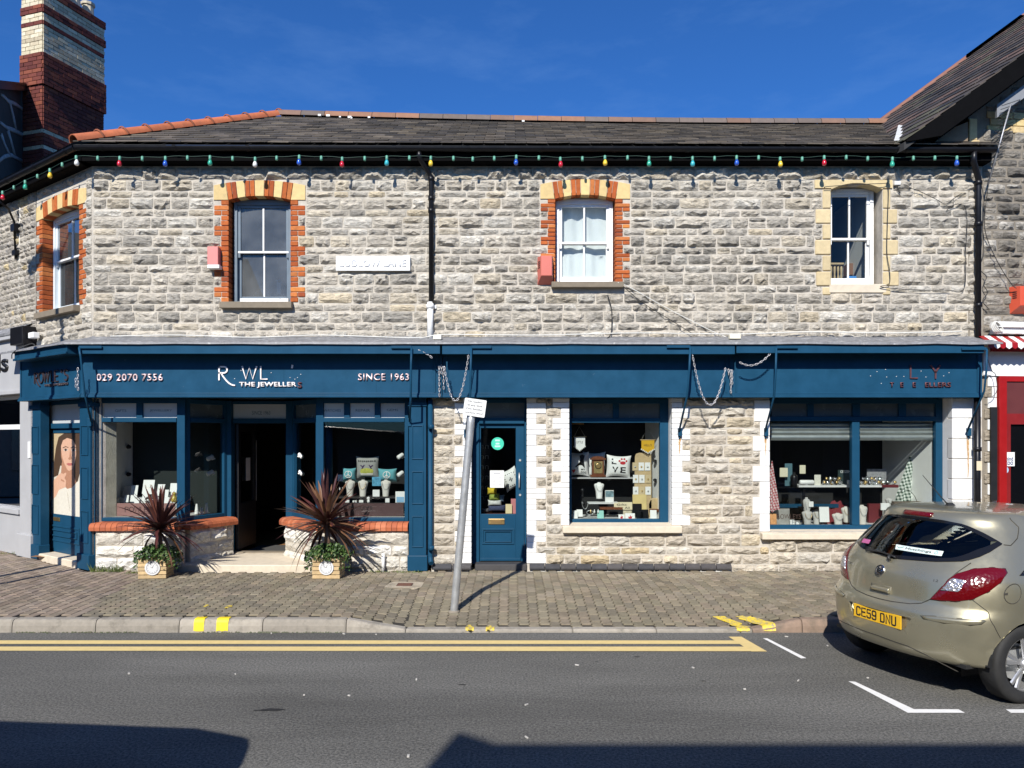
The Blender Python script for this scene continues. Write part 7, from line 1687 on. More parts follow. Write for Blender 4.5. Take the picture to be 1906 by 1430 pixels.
# wheels in their arches, underside, seats
def arch_lip(wx, sg):
    b = MB(); pts = []
    for k in range(15):
        a = rad(-18+199*k/14); x, z = wx+R_W*math.cos(a), WZ+R_W*math.sin(a); z = max(.17, z); o, S = ring_s(round(min(1.42, z), 3)); best = min(range(len(o)), key=lambda i: abs(o[i][0]-x) if o[i][1] > .5 else 9); y = o[best][1]
        pts.append((x, y))
        ring = [(x, -sg*(y+.002), z), (x, -sg*(y-.02), z)]; pts[-1] = ring
    G = [[b.V(*q) for q in r] for r in pts]
    for u, v in zip(G, G[1:]): b.F((u[0], v[0], v[1], u[1]))
    return b.obj('arch_lip', m_car, car)
for wx in WX:
    for sg in (1, -1):
        arch_lip(wx, sg)
        b = MB(); n = 16; G = []
        for k in range(n+1):
            a = rad(-20+201*k/n); G.append([b.V(wx+R_W*math.cos(a), -sg*yy, max(.16, WZ+R_W*math.sin(a))) for yy in (.82, .55)])
        for u, v in zip(G, G[1:]): b.F((u[0], v[0], v[1], u[1]))
        b.quad([(wx-R_W, -sg*.55, .16), (wx+R_W, -sg*.55, .16), (wx+R_W, -sg*.55, .66), (wx-R_W, -sg*.55, .66)]); b.obj('wheel_well', m_trim, car, fix=False)
        yo = -sg*.832; d = sg; b = MB(); prof = [(.205, -.175), (.262, -.185), (.292, -.175), (.304, -.155), (.305, -.03), (.296, -.010), (.265, .002), (.215, -.006), (.200, -.014)]
        rings_ = []
        for r, h in prof: rings_.append([(wx+r*math.cos(2*math.pi*k/40), yo-d*h, .303+r*math.sin(2*math.pi*k/40)) for k in range(40)])
        b.loft(rings_, smooth=True, cap=False); ty = b.obj('wheel', m_tyre, car)
        b = MB()
        for r0, r1, h0, h1 in ((.205, .196, -.006, -.03), (.196, .185, -.03, -.12)):
            b.loft([[(wx+r*math.cos(2*math.pi*k/40), yo-d*h, .303+r*math.sin(2*math.pi*k/40)) for k in range(40)] for r, h in ((r0, h0), (r1, h1))], cap=False, smooth=True)
        b.obj('rim', m_rim, ty)
        for k in range(5):
            for da in (-.16, .16):
                a = 2*math.pi*k/5+.3; b = MB(); ca, sa = math.cos(a), math.sin(a); P0 = (wx+.03*ca, .303+.03*sa); P1 = (wx+.195*math.cos(a+da), .303+.195*math.sin(a+da)); nx_, nz_ = -(P1[1]-P0[1]), P1[0]-P0[0]; l_ = math.hypot(nx_, nz_); nx_, nz_ = nx_/l_, nz_/l_
                b.loft([[(P0[0]+nx_*s_*.014, yo+d*.022-d*e, P0[1]+nz_*s_*.014) for s_, e in ((-1, 0), (-.6, .014), (.6, .014), (1, 0))], [(P1[0]+nx_*s_*.018, yo+d*.016-d*e, P1[1]+nz_*s_*.018) for s_, e in ((-1, 0), (-.6, .012), (.6, .012), (1, 0))]]); b.obj('spoke', m_rim, ty)
        b = MB(); b.lathe([(.0, .012), (.045, .008), (.05, -.02), (.05, -.04)], (wx, yo+d*.0, .303), 16, 'y') if sg > 0 else b.lathe([(.0, -.012), (.045, -.008), (.05, .02), (.05, .04)], (wx, yo, .303), 16, 'y'); b.obj('hub_cap', m_rim, ty)
        b = MB(); b.lathe([(.14, -.10*d*1.0), (.14, -.115*d)], (wx, yo, .303), 24, 'y', smooth=False); b.obj('brake_disc', m_steel, ty)
b = MB(); b.box(.20, 3.85, -.70, .70, .27, .30); b.obj('underside', m_trim, car)
b = MB(); b.box(.30, 2.9, -.74, .74, .40, .42); b.obj('cabin_floor', m_trim, car)
b = MB(); b.box(.28, .75, -.66, .66, .86, .90); b.obj('parcel_shelf', m_trim, car)
m_seat = M('dark seat cloth', (.03, .032, .034), .9, var=.2, vs=14)
b = MB(); b.loft([[(x, y, z) for x, z in ((.95, .45), (.80, 1.0), (.90, 1.04), (1.12, .5))] for y in (-.6, .6)]); b.obj('rear_seat', m_seat, car, bevel=.03)
for y in (-.37, .37):
    b = MB(); b.loft([[(x, y+dy*w_, z) for dy in (-1, 1) for x in ((xa, xb) if dy < 0 else (xb, xa))] for xa, xb, w_, z in ((1.95, 2.15, .24, .5), (1.82, 1.98, .25, .8), (1.75, 1.87, .20, 1.04), (1.74, 1.82, .12, 1.08))]); s_ = b.obj('front_seat', m_seat, car, bevel=.02)
    b = MB(); b.loft([[(x, y+dy*w_, z) for dy in (-1, 1) for x in ((xa, xb) if dy < 0 else (xb, xa))] for xa, xb, w_, z in ((1.72, 1.80, .10, 1.10), (1.69, 1.79, .135, 1.17), (1.69, 1.78, .12, 1.25), (1.71, 1.76, .08, 1.28))]); b.obj('headrest', m_seat, s_, bevel=.02)
b = MB(); b.loft([[(x, y, z) for x, z in ((2.55, .6), (2.62, .93), (3.05, .955), (3.1, .6))] for y in (-.7, .7)]); b.obj('dashboard', m_trim, car)
b = MB(); b.tube([(2.50+.06*math.sin(a), .37+.18*math.cos(a), .93+.17*math.sin(a)) for a in [2*math.pi*k/20 for k in range(20)]], .014, 6, closed=True); b.obj('steering_wheel', m_trim, car)
for sg in (1, -1):
    b = MB(); c = skin(sg*2.72, .98); b.lathe([(.02, 0), (.08, .02), (.09, .07), (.07, .12), (.02, .14)], (c[0]-.05, c[1]-sg*.12, .99), 12, 'x'); b.obj('door_mirror', m_car, car)
    hl = [(k, z) for k, z in ((.35, .62), (.72, .66), (.98, .80), (.66, .80), (.40, .74))]; o, S = ring_s(.7)
    patch('headlamp', [((S[-1]-k)*sg, z) for k, z in (hl if sg > 0 else hl[::-1])], m_lens, car, .004, .006)
    line('door_seam', [(sg*s, z) for s, z in ((2.05, .95), (2.06, .7), (2.0, .45), (2.1, .22), (2.9, .22), (3.02, .5), (3.04, .94))], .004, m_seam, car, 0)
    b = MB(); b.loft([[skin(sg*s, z, o_) for s, z, o_ in ((u, .80, .0), (u, .80, .03), (u, .825, .03), (u, .825, .0))] for u in (2.17, 2.22, 2.30, 2.34)]); b.obj('door_handle', m_car, car)

# ================================================================== goods in the shop windows, each a thing of its own
m_card = M('white display card', (.78, .78, .76), .5, var=.03)
m_grey_c = M('grey display velvet', (.46, .45, .43), .8, var=.08, vs=30)
m_linen = M('linen bust cloth', (.60, .57, .52), .9, var=.08, vs=50)
m_teal_c = M('teal cushion cloth', (.12, .36, .40), .9, var=.12, vs=30)
m_maroon = M('dark maroon board', (.085, .045, .045), .45, var=.05); m_rose = M('dusty rose board', (.33, .17, .155), .5, var=.05)
m_wood = M('varnished wood', (.16, .055, .025), .35, var=.3, vs=18); m_pale = M('pale wood', (.50, .37, .20), .6, var=.2, vs=16)
def GX(p, d): return X(p, d)
def easel(px, pt, pb, w, d, lab, mat=None, lean=.25, cat='display card', group=None, strip=None):
    """a leaning card on a small strut"""
    x0, x1 = X(px-w/2, d), X(px+w/2, d); z0, z1 = Z(pb, d), Z(pt, d); h = z1-z0
    t = thing('display_card', lab, cat, ((x0+x1)/2, d, z0), group)
    b = MB(); b.prismx([(d, z0), (d+.008, z0-.0), (d+lean*h+.008, z1), (d+lean*h, z1)], x0, x1); b.obj('card', mat or m_card, t)
    b = MB(); b.prismx([(d+.006, z0+h*.05), (d+lean*h*.9+.01, z0+h*.8), (d+lean*h+.06, z0)], (x0+x1)/2-.008, (x0+x1)/2+.008); b.obj('strut', m_grey_c, t)
    if strip:
        b = MB(); c = (x0+x1)/2
        for k in range(7): a = rad(200+140*k/6); 
        b.tube([(c+(x1-x0)*.3*math.cos(rad(200+140*k/10)), d+lean*h*.55-.006, z0+h*(.8)+h*.38*math.sin(rad(200+140*k/10))) for k in range(11)], .0022, 4); b.obj('necklace', m_gold if strip == 'g' else m_steel, t)
    return t
def bust(px, pt, pb, w, d, lab, mat=None, group=None, chain=True):
    x = X(px, d); z0, z1 = Z(pb, d), Z(pt, d); h = z1-z0; hw = w*d/FPX/2
    t = thing('necklace_bust', lab, 'jewellery bust', (x, d, z0), group)
    P = [(0, .62, .55), (.08, .60, .5), (.45, .70, .30), (.74, .95, .16), (.86, 1.0, .10), (.92, .80, .06), (.95, .36, .02), (1.0, .30, .0)]
    b = MB(); rings = []
    for u, wd, fw in P:
        n = 14; ring = []
        for k in range(n): a = 2*math.pi*k/n; ring.append((x+hw*wd*math.cos(a), d-.05*fw+(.045 if math.sin(a) > 0 else .05)*math.sin(a)*(1 if u < .9 else .5), z0+h*u))
        rings.append(ring)
    b.loft(rings, smooth=True); o = b.obj('bust', mat or m_linen, t)
    if chain:
        b = MB(); b.tube([(x+hw*.62*math.cos(rad(180+180*k/12)), d-.062-.02*math.sin(rad(180*k/12)), z0+h*.86+h*.36*math.sin(rad(180+180*k/12))) for k in range(13)], .003, 5); b.obj('necklace', m_gold if R.random() < .5 else m_steel, t)
    return t
def pillow(px, py, w, h, d, lab, mat, rot=0.0, yaw=0, group=None, th=.07):
    x, z = X(px, d), Z(py, d); hw, hh = w*d/FPX/2, h*d/FPX/2; t = thing('cushion', lab, 'cushion', (x, d, z-hh), group); b = MB(); n = 12; c, s = math.cos(rot), math.sin(rot)
    def pos(u, v, f): 
        e = (1-abs(u)**2.6)*(1-abs(v)**2.6); uu, vv = u*(1-.07*(1-abs(v))*abs(u)**3*0-.05*v*v*(1-v*v)), v*(1-.06*(1-u*u)); q = 1-.08*(1-v*v)*u*u; a, k = hw*uu*q, hh*vv*(1-.08*(1-u*u)*v*v)
        return (x+a*c-k*s, d+f*(.004+th*max(0, e)**.5), z+a*s+k*c)
    for f in (-1, 1):
        G = [[b.V(*pos(-1+2*i/n, -1+2*j/n, f)) for j in range(n+1)] for i in range(n+1)]
        for i in range(n):
            for j in range(n): b.F((G[i][j], G[i+1][j], G[i+1][j+1], G[i][j+1]), 0, True)
    o = b.obj('cover', mat, t, fix=False); t['p'] = 1
    def on(u, v): P = pos(u, v, -1); return (P[0], P[1]-.003, P[2])
    return t, o, on
def on_shape(name, pts, on, mat, parent):
    """a flat print laid over a cushion: fan of points"""
    b = MB(); n = len(pts); cx_, cy_ = sum(q[0] for q in pts)/n, sum(q[1] for q in pts)/n; rows = []
    for l in (1, .66, .33): rows.append([b.V(*on(cx_+(u-cx_)*l, cy_+(v-cy_)*l)) for u, v in pts])
    for a, c in zip(rows, rows[1:]):
        for i in range(n): j = (i+1) % n; b.F((a[i], a[j], c[j], c[i]), 0, True)
    c = b.V(*on(cx_, cy_)); 
    for i in range(n): b.F((rows[-1][i], rows[-1][(i+1) % n], c), 0, True)
    return b.obj(name, mat, parent, fix=False)
def on_line(name, pts, on, r, mat, parent):
    b = MB(); P = []
    for (a, c), (e, f) in zip(pts, pts[1:]):
        for k in range(5): P.append(on(a+(e-a)*k/5, c+(f-c)*k/5))
    P.append(on(*pts[-1])); b.tube(P, r, 5, flat=.5); return b.obj(name, mat, parent, fix=False)
def small(name, lab, cat, px, pt, pb, w, d, mat, dep=.05, group=None, ch=.004, lid=None):
    x0, x1 = X(px-w/2, d), X(px+w/2, d); b = MB(); b.box(x0, x1, d, d+dep, Z(pb, d), Z(pt, d), 0, ch); o = b.obj(name, mat); tag(o, lab, cat, group); return o

# left bay ---------------------------------------------------------
d = 11.28
bo = thing('name_board', 'dusty rose board lettered ROWLEYS along the foot of the left bay window', 'board', (X(258, d), d, .89)); boxo('board', m_rose, bo, X(190, d), X(326, d), d, d+.015, .895, Z(937, d), W0)
zz = (Z(953, d), Z(944, d)); c0 = X(233, d)
def rowleys(par, x0, x1, z0, z1, y, mat, wd=.008):
    ux = (x1-x0)/7.6
    for ch, u, w_ in (('R', 0, .7), ('O', .95, .95), ('W', 2.05, 1.25), ('L', 3.5, .55), ('E', 4.3, .6), ('Y', 5.05, .8), ('S', 6.4, .7)): strokes('letter', glyph(ch, x0+ux*u, x0+ux*(u+w_), z0, z1), wd, mat, par, W0, y, .002)
    strokes('letter', [[(x0+ux*6.1, z1), (x0+ux*6.05, z1-(z1-z0)*.25)]], wd, mat, par, W0, y, .002); text('lettering', 'THE JEWELLERS', mat, par, W0, x0+ux*1.9, x1, y, z0-(z1-z0)*.55, z0-(z1-z0)*.2, .001)
rowleys(bo, X(233, d), X(296, d), *zz, d, m_black_t)
cards = [(234, 905, 927, 13, 11.62, 'grey slanted jewellery card, leftmost of the big cards in the left bay', m_grey_c, None), (248, 904, 926, 13, 11.6, 'white slanted jewellery card between the grey card and the widest card', None, None), (274.5, 894, 920, 21, 11.66, 'widest white necklace card at the top of the left bay display', None, 'g'),
         (298.5, 902, 923, 14, 11.63, 'white pendant card right of the widest necklace card', None, 'g'), (321.5, 900, 921, 13, 11.62, 'white card behind the yellow ornament beside the blue mullion', None, None), (216, 929, 938, 8, 11.42, 'smallest white ring card at the left end of the display step', None, None), (234.5, 922, 935, 8, 11.45, 'narrow white earring card under the grey slanted card', None, None),
         (246, 922, 934, 8, 11.44, 'narrow white earring card second along the front step', None, None), (254, 929, 938, 9, 11.40, 'low white ring card at the front of the left bay step', None, None), (270, 918, 932, 12, 11.5, 'white earring card below the widest necklace card', None, None), (299.5, 926, 938, 9, 11.42, 'low white ring card left of its pair near the mullion', None, None), (309, 926, 938, 9, 11.42, 'low white ring card right of its pair near the mullion', None, None), (308.5, 912, 926, 8, 11.55, 'slim white pendant card between the two tall right cards', None, None)]
for (p, a, c, w_, dd, lab, mt, st) in cards: easel(p, a, c, w_, dd, lab, mt, .28, 'jewellery card', None, st)
for k, (y0, z1_) in enumerate(((11.36, .96), (11.48, 1.06), (11.58, 1.14))): boxo('display_step', m_bed2, shop, X(206, 11.5), X(324, 11.4), y0-11, 1.0, .885, z1_-.0)
b = MB(); b.lathe([(.03, 0), (.045, .03), (.04, .08), (.015, .10), (.03, .115), (.03, .14), (.005, .155)], (X(324, 11.5), 11.5, Z(935, 11.5)), 12); tag(b.obj('ornament', M('yellow glaze', (.55, .42, .08), .3)), 'round yellow ornament beside the blue mullion of the left bay', 'ornament')
b = MB(); 
for k in range(26): a = R.uniform(0, 6.28); q = R.uniform(0, .06); b.lathe([(.001, -.012), (.011, -.005), (.011, .005), (.001, .012)], (X(280, 11.45)+q*math.cos(a)*1.2, 11.43+q*math.sin(a)*.5, Z(931, 11.45)+.05*(1-q/.06)+R.uniform(0, .02)), 6)
o = b.obj('bead_bracelets', M('dark beads', (.06, .03, .03), .3)); tag(o, 'heap of dark bead bracelets below the widest necklace card', 'bracelets'); o['kind'] = 'stuff'
b = MB(); x = X(237, 11.85)
for z in (1.48, 1.9): b.tube([(x-.02, 11.9, z), (x+.03, 11.82, z+.03)], .012, 6); b.lathe([(.02, 0), (.03, .01), (.03, .06), (.0, .06)], (x+.04, 11.85, z), 10, 'y')
tag(b.obj('wall_spotlight', m_black), 'pair of small dark spotlights on the grey lining of the left bay', 'spotlight')
for (p, q, lab) in ((393, 856, 'white swivel spotlight, upper one inside the left splayed window'), (393, 884, 'white swivel spotlight, lower one inside the left splayed window'), (559, 852, 'white swivel spotlight, upper one on the lit edge right of the doorway'), (560, 884, 'white swivel spotlight, lower one on the lit edge right of the doorway'), (747, 853, 'white swivel spotlight, upper one inside the right bay beside the panelled pilaster'), (747, 886, 'white swivel spotlight, lower one inside the right bay beside the panelled pilaster')):
    dd = 11.75 if p < 600 else 11.35; sx = 1 if p in (559, 560) else -1; x, z = X(p, dd), Z(q, dd); t = thing('spotlight', lab, 'spotlight', (x, dd, z-.05)); b = MB(); b.lathe([(.026, 0), (.032, .01), (.034, .09), (.028, .105), (0, .10)], (0, 0, 0), 12, 'y')
    o = b.obj('lamp_can', m_white, None); o.parent = t; o.location = (0, 0, .05); o.rotation_euler = (.5, 0, sx*.8); b = MB(); b.tube([(x, dd+.02, z), (x-sx*.05, dd+.03, z+.02)], .010, 6); b.obj('arm', m_white, t)
for (p, a, c, lab) in ((366, 938, 957, 'tall white cone ring stand, leftmost in the left splayed window'), (375, 944, 958, 'low white cone ring stand in the left splayed window'), (384, 936, 956, 'white cone ring stand, rightmost in the left splayed window')):
    dd = 11.6; x, z0, z1 = X(p, dd), Z(c, dd), Z(a, dd); b = MB(); b.lathe([(.035, 0), (.033, .01), (.012, (z1-z0)), (0, z1-z0)], (x, dd, z0), 10); tag(b.obj('ring_stand', m_card), lab, 'ring stand')
small('poster_panel', 'white poster panel with a dark portrait seen through the left splayed window', 'poster', 393, 850, 915, 24, 12.1, m_card, .01); b = MB(); dd = 12.09; b.F([b.V(X(u, dd), dd, Z(v, dd)) for u, v in ((384, 914), (386, 890), (392, 872), (398, 868), (402, 880), (404, 914))]); tag(b.obj('portrait_print', m_grey_c), 'grey figure printed on the white poster panel', 'print')

# right bay ----------------------------------------------------------
d = 11.28
bo = thing('name_board', 'dark maroon board lettered ROWLEYS along the foot of the right bay window', 'board', (X(700, d), d, .89)); boxo('board', m_maroon, bo, X(604, d), X(751, d), d, d+.015, .895, Z(937, d), W0); rowleys(bo, X(650, d), X(696, d), Z(948, d), Z(943, d), d, m_black_t, .007)
boxo('display_step', M('dark glass shelf', (.03, .05, .05), .15), shop, X(640, 11.7), X(740, 11.7), .62, .9, Z(897, 11.7), Z(894, 11.7)); boxo('display_step', M('dark shelf', (.035, .03, .03), .4), shop, X(622, 11.5), X(745, 11.5), .36, .62, Z(927, 11.45), Z(924, 11.45))
for (p, q, w_, h_, lab) in ((650, 883, 25, 24, 'teal cushion with white peace sign left of the grey lettered cushion'), (721, 884, 35, 24, 'wider teal cushion with white peace sign right of the grey lettered cushion')):
    t, o, on = pillow(p, q, w_, h_, 11.72, lab, m_teal_c); rx = .55*h_/w_
    on_line('peace_print', [(rx*math.cos(2*math.pi*k/16), .55*math.sin(2*math.pi*k/16)) for k in range(17)], on, .006, m_card, t); on_line('peace_print', [(0, .55), (0, -.55)], on, .006, m_card, t)
    for sg in (-1, 1): on_line('peace_print', [(0, 0), (sg*rx*.7, -.40)], on, .006, m_card, t)
t, o, on = pillow(684, 870, 43, 42, 11.78, 'square grey cushion with dark lettering and a sandwich print above the busts', M('grey cushion cloth', (.30, .30, .28), .9, var=.1)); on_shape('food_print', [(-.6, -.35), (-.5, -.15), (0, -.05), (.5, -.15), (.62, -.35), (.5, -.55), (0, -.62), (-.5, -.55)], on, M('yellow print', (.42, .42, .08), .9, var=.4, vs=30), t); on_shape('bread_print', [(-.6, -.5), (0, -.55), (.6, -.5), (.5, -.75), (0, -.8), (-.5, -.75)], on, m_linen, t)
for k in range(9): u = -.72+.18*k; on_line('letter_print', [(u-.05, .52), (u, .68), (u+.05, .52)] if k % 2 else [(u-.05, .68), (u-.03, .52), (u+.05, .55), (u+.04, .68)], on, .005, m_black_t, t)
for sg in (-1, 1): on_line('motif_print', [(sg*.55, .2), (sg*.3, .05), (sg*.42, -.1), (sg*.2, .25)], on, .008, M('purple print', (.06, .03, .10), .9), t) if sg < 0 else on_line('motif_print', [(.55, .2), (.3, .05), (.42, -.1), (.2, .25)], on, .008, bpy.data.materials['purple print'], t)
for p, lab in ((652, 'pale linen necklace bust, leftmost of the three in the right bay'), (676, 'pale linen necklace bust, middle of the three in the right bay'), (718.5, 'pale linen necklace bust, right of the small sea picture')): bust(p, 893, 926, 19, 11.5, lab)
small('picture', 'small blue sea picture standing between the linen busts', 'picture', 701, 888, 905, 17, 11.56, M('sea print', (.10, .32, .48), .3, var=.7, vs=14), .012)
small('price_card', 'white price card with orange top left of the rightmost linen bust', 'card', 700, 912, 929, 13, 11.42, m_card, .02); small('leaflet', 'white and blue leaflet standing against the right bay glass', 'leaflet', 745, 915, 936, 18, 11.33, m_card, .006)
boxo('leaflet_print', M('sky print', (.25, .45, .65), .5), None, X(738, 11.325), X(752, 11.325), 11.325-11, 11.328-11, Z(935, 11.325), Z(925, 11.325)); tag(bpy.data.objects['leaflet_print'], 'pale blue picture printed on the standing leaflet', 'print')
for (p, a, lab) in ((646, 931, 'small white ring box at the left of the right bay step'), (660, 932, 'small white ring box under the left linen bust'), (672, 931, 'small white ring box under the middle linen bust'), (721, 928, 'white ring dish on the red base')):
    small('ring_box', lab, 'ring box', p, a, 936, 8, 11.34, m_card, .035)
b = MB(); b.lathe([(.022, 0), (.022, .03), (.012, .04), (.03, .065), (.03, .08), (.0, .095)], (X(686, 11.38), 11.38, Z(936, 11.38)), 12); tag(b.obj('figurine', m_card), 'small white round figurine left of the orange topped card', 'figurine')
for (p, lab) in ((632.5, 'black candlestick with white flame tip, left of the pair'), (637.5, 'black candlestick with white flame tip, right of the pair')):
    t = thing('candlestick', lab, 'candlestick', (X(p, 11.5), 11.5, Z(929, 11.5))); b = MB(); b.lathe([(.018, 0), (.006, .02), (.006, .09), (.014, .11), (.009, .13)], (X(p, 11.5), 11.5, Z(929, 11.5)), 10); b.obj('stick', m_black, t); b = MB(); b.lathe([(.004, .13), (.011, .145), (.002, .175)], (X(p, 11.5), 11.5, Z(929, 11.5)), 8); b.obj('tip', m_card, t)
small('white_stand', 'low white display box left of the teal peace cushion', 'display box', 634, 884, 896, 11, 11.7, m_card, .06)
b = MB(); b.lathe([(.0, 0), (.12, 0), (.16, -.09), (.155, -.095)], (X(702, 12.6), 12.6, Z(786, 12.6)), 20); tag(b.obj('pendant_lamp', M('brown copper shade', (.20, .10, .03), .4, metal=.6)), 'brown pendant lampshade high in the right bay window', 'lamp')
# doorway corner: small case with a lit wooden floor is part of the shop

# middle door -----------------------------------------------------------
d = 11.5; boxo('display_step', m_wood, shop, X(888, d), X(968, d), .42, .75, Z(957, d)-.02, Z(956, d))
t, o, on = pillow(951, 892, 34, 40, 11.6, 'white cushion with black dotted diamond pattern inside the middle door', m_card, .45)
for k in range(18):
    a = 2*math.pi*k/18; s_ = .62/max(abs(math.cos(a)), abs(math.sin(a))); u, v = s_*math.cos(a), s_*math.sin(a); on_shape('dot_print', [(u-.07, v), (u, v-.07), (u+.07, v), (u, v+.07)], on, m_black_t, t)
for u, v in ((0, .15), (0, -.15), (.15, 0), (-.15, 0), (0, 0)): on_shape('dot_print', [(u-.08, v), (u, v-.08), (u+.08, v), (u, v+.08)], on, m_black_t, t)
for k, (p, q, w_, h_, c, lab) in enumerate(((916, 914, 18, 13, (.60, .45, .03), 'yellow knitted hat on top of the pile inside the middle door'), (920, 925, 20, 13, (.28, .34, .06), 'mustard green knitted hat under the yellow one'), (921, 936, 26, 11, (.60, .60, .58), 'white and black knitted hat low in the pile'), (925, 946, 34, 12, (.05, .06, .12), 'navy patterned scarf folded at the foot of the middle door glass'), (902, 950, 18, 8, (.10, .10, .11), 'dark folded scarf beside the navy one'), (934, 928, 10, 14, (.16, .22, .28), 'blue grey folded hat right of the green one'))):
    t, o, on = pillow(p, q, w_, h_, 11.52+.01*k, lab, M('knit '+lab.split()[0], c, .95, var=.3, vs=40, bump=.5, bs=120), 0, 0, None, .06); bpy.data.objects[t.name]['category'] = 'hat' if 'hat' in lab else 'scarf'; t.name = 'knitted_hat' if 'hat' in lab else 'folded_scarf'
easel(947, 939, 956, 12, 11.44, 'cream greeting card leaning at the foot of the middle door glass', M('cream card', (.62, .50, .28), .6), .35, 'greeting card'); easel(957, 929, 956, 12, 11.5, 'pink greeting card behind the cream one in the middle door', M('pink card', (.50, .16, .17), .6), .2, 'greeting card')
for j in range(6):
    for k in range(2):
        p, q = 897+9*k, 832+19*j; x, z = X(p, 11.75), Z(q, 11.75); b = MB(); b.tube([(x-.022, 11.75, z-.03), (x-.022, 11.75, z+.02), (x, 11.75, z+.025), (x+.022, 11.75, z+.02), (x+.022, 11.75, z-.03)], .003, 4); o = b.obj('hook', m_steel); tag(o, 'thin wire hook on the dark rack inside the middle door', 'hook', 'hooks on the rack inside the middle door')
tag(boxo('hook_rack', m_black, None, X(891, 11.8), X(912, 11.8), .80, .82, Z(950, 11.8), Z(815, 11.8)), 'tall black rack of wire hooks inside the middle door', 'rack')

# middle window ------------------------------------------------------------
d = 11.5; zb = Z(966, 11.35)
boxo('glass_shelf', M('pale shelf', (.5, .5, .5), .3), shop, X(1062, 11.75), X(1178, 11.75), .62, .92, Z(890.5, 11.75), Z(888.5, 11.75))
def pennant(px, pt, pb, w, hang_px, hang_py, d, lab, c, bandc=None, txt=None):
    x0, x1 = X(px-w/2, d), X(px+w/2, d); zt, zb_ = Z(pt, d), Z(pb, d); xm = (x0+x1)/2; t = thing('pennant', lab, 'pennant', (xm, d, zb_)); z2 = zb_+(zt-zb_)*.30
    b = MB(); b.loft([[(a, y, q) for a, q in ((x0, zt), (x1, zt), (x1, z2), (xm, zb_), (x0, z2))] for y in (d, d+.006)]); b.obj('cloth', c, t); b = MB(); b.tube([(x0-.02, d, zt), (x1+.02, d, zt)], .006, 6); b.obj('rod', m_pale, t)
    b = MB(); b.tube([(x0, d, zt), (X(hang_px, d), d, Z(hang_py, d)), (x1, d, zt)], .002, 4); b.obj('cord', m_linen, t)
    b = MB()
    for k in range(9):
        u = k/8; a = x0+(x1-x0)*u; q = z2-(z2-zb_)*(1-abs(2*u-1)); b.lathe([(.002, -.022), (.011, -.012), (.011, -.004), (.003, .004)], (a, d, q), 6)
    o = b.obj('tassel_trim', m_card, t, kind='stuff')
    if txt: text('lettering', txt, m_black_t, t, W0, x0+(x1-x0)*.2, x1-(x1-x0)*.2, d-.001, zt-(zt-zb_)*.5, zt-(zt-zb_)*.33, .001)
    return t
pennant(1079, 813, 838, 20, 1078, 794, 11.5, 'grey and white fabric pennant hanging at the left of the middle window', m_card, txt='LITTLE')
pennant(1206, 819, 843, 24, 1206, 795, 11.45, 'mustard yellow fabric pennant hanging at the right of the middle window', M('mustard felt', (.62, .36, .02), .9, var=.1), txt='HELLO')
t, o, on = pillow(1076, 864, 40, 46, 11.8, 'white dog silhouette cushion with red heart lettered MY DOG', m_card)
on_shape('dog_print', [(-.35, -.25), (.1, .0), (.15, .5), (.1, .75), (.35, .88), (.62, .75), (.5, .35), (.62, -.3)], on, m_black_t, t); on_shape('heart_print', [(-.5, -.5), (-.62, -.42), (-.62, -.55), (-.45, -.8), (-.28, -.55), (-.30, -.42), (-.42, -.45)], on, M('red print', (.45, .02, .03), .8), t)
for s, u0, u1, v0, v1 in (('MY', .25, .65, -.52, -.38), ('DOG', .25, .75, -.80, -.62)): text('lettering', s, m_black_t, t, lambda a, c, bb: on(a, c), u0, u1, 0, v0, v1, .001, bold=.02)
pillow(1106, 866, 42, 50, 11.95, 'plain white cushion behind the wooden mantel clock', m_card)
ck = thing('mantel_clock', 'dark wooden mantel clock with gilt dial between two cushions in the middle window', 'clock', (X(1113, 11.68), 11.68, Z(888, 11.68))); d = 11.68
b = MB(); b.box(X(1099, d), X(1127, d), d-.05, d+.1, Z(888, d), Z(884, d), 0, .004); b.box(X(1102, d), X(1124, d), d-.03, d+.09, Z(884, d), Z(856, d), 0, .003); b.box(X(1099, d), X(1127, d), d-.05, d+.1, Z(856, d), Z(853, d)); b.prism([(X(1101, d), Z(853, d)), (X(1125, d), Z(853, d)), (X(1122, d), Z(850.5, d)), (X(1113, d), Z(849, d)), (X(1104, d), Z(850.5, d))], d-.03, d+.08); b.obj('case', m_wood, ck)
b = MB(); b.box(X(1105, d), X(1121, d), d-.036, d-.03, Z(881, d), Z(859, d)); dl_ = b.obj('dial_plate', M('gilt dial', (.25, .19, .08), .4, var=.4, vs=60), ck); b = MB(); b.lathe([(0, 0), (.05, 0), (.05, .004), (0, .004)], (X(1113, d), d-.036, Z(867, d)), 20, 'y'); b.obj('dial', M('dark dial', (.08, .07, .05), .4), dl_); b = MB(); b.lathe([(.03, 0), (.04, 0), (.04, .005), (.03, .005)], (X(1113, d), d-.039, Z(867, d)), 20, 'y'); b.obj('chapter_ring', m_gold, dl_)
t, o, on = pillow(1151, 868, 46, 42, 11.66, 'white cushion lettered LOVE with a red paw print for the O', m_card, -.05)
for s, u0, u1, v0, v1 in (('L', -.62, -.22, .18, .72), ('V', -.55, -.05, -.62, -.05), ('E', .12, .58, -.62, -.05)): text('lettering', s, m_black_t, t, lambda a, c, bb: on(a, c), u0, u1, 0, v0, v1, .001, bold=.03)
mp_ = bpy.data.materials['red print']; on_shape('paw_print', [(.30+.24*math.cos(k), .34+.16*math.sin(k)) for k in [2*math.pi*i/12 for i in range(12)]], on, mp_, t)
for u, v in ((.02, .52), (.2, .72), (.42, .72), (.6, .52)): on_shape('paw_print', [(u+.09*math.cos(k), v+.10*math.sin(k)) for k in [2*math.pi*i/8 for i in range(8)]], on, mp_, t)
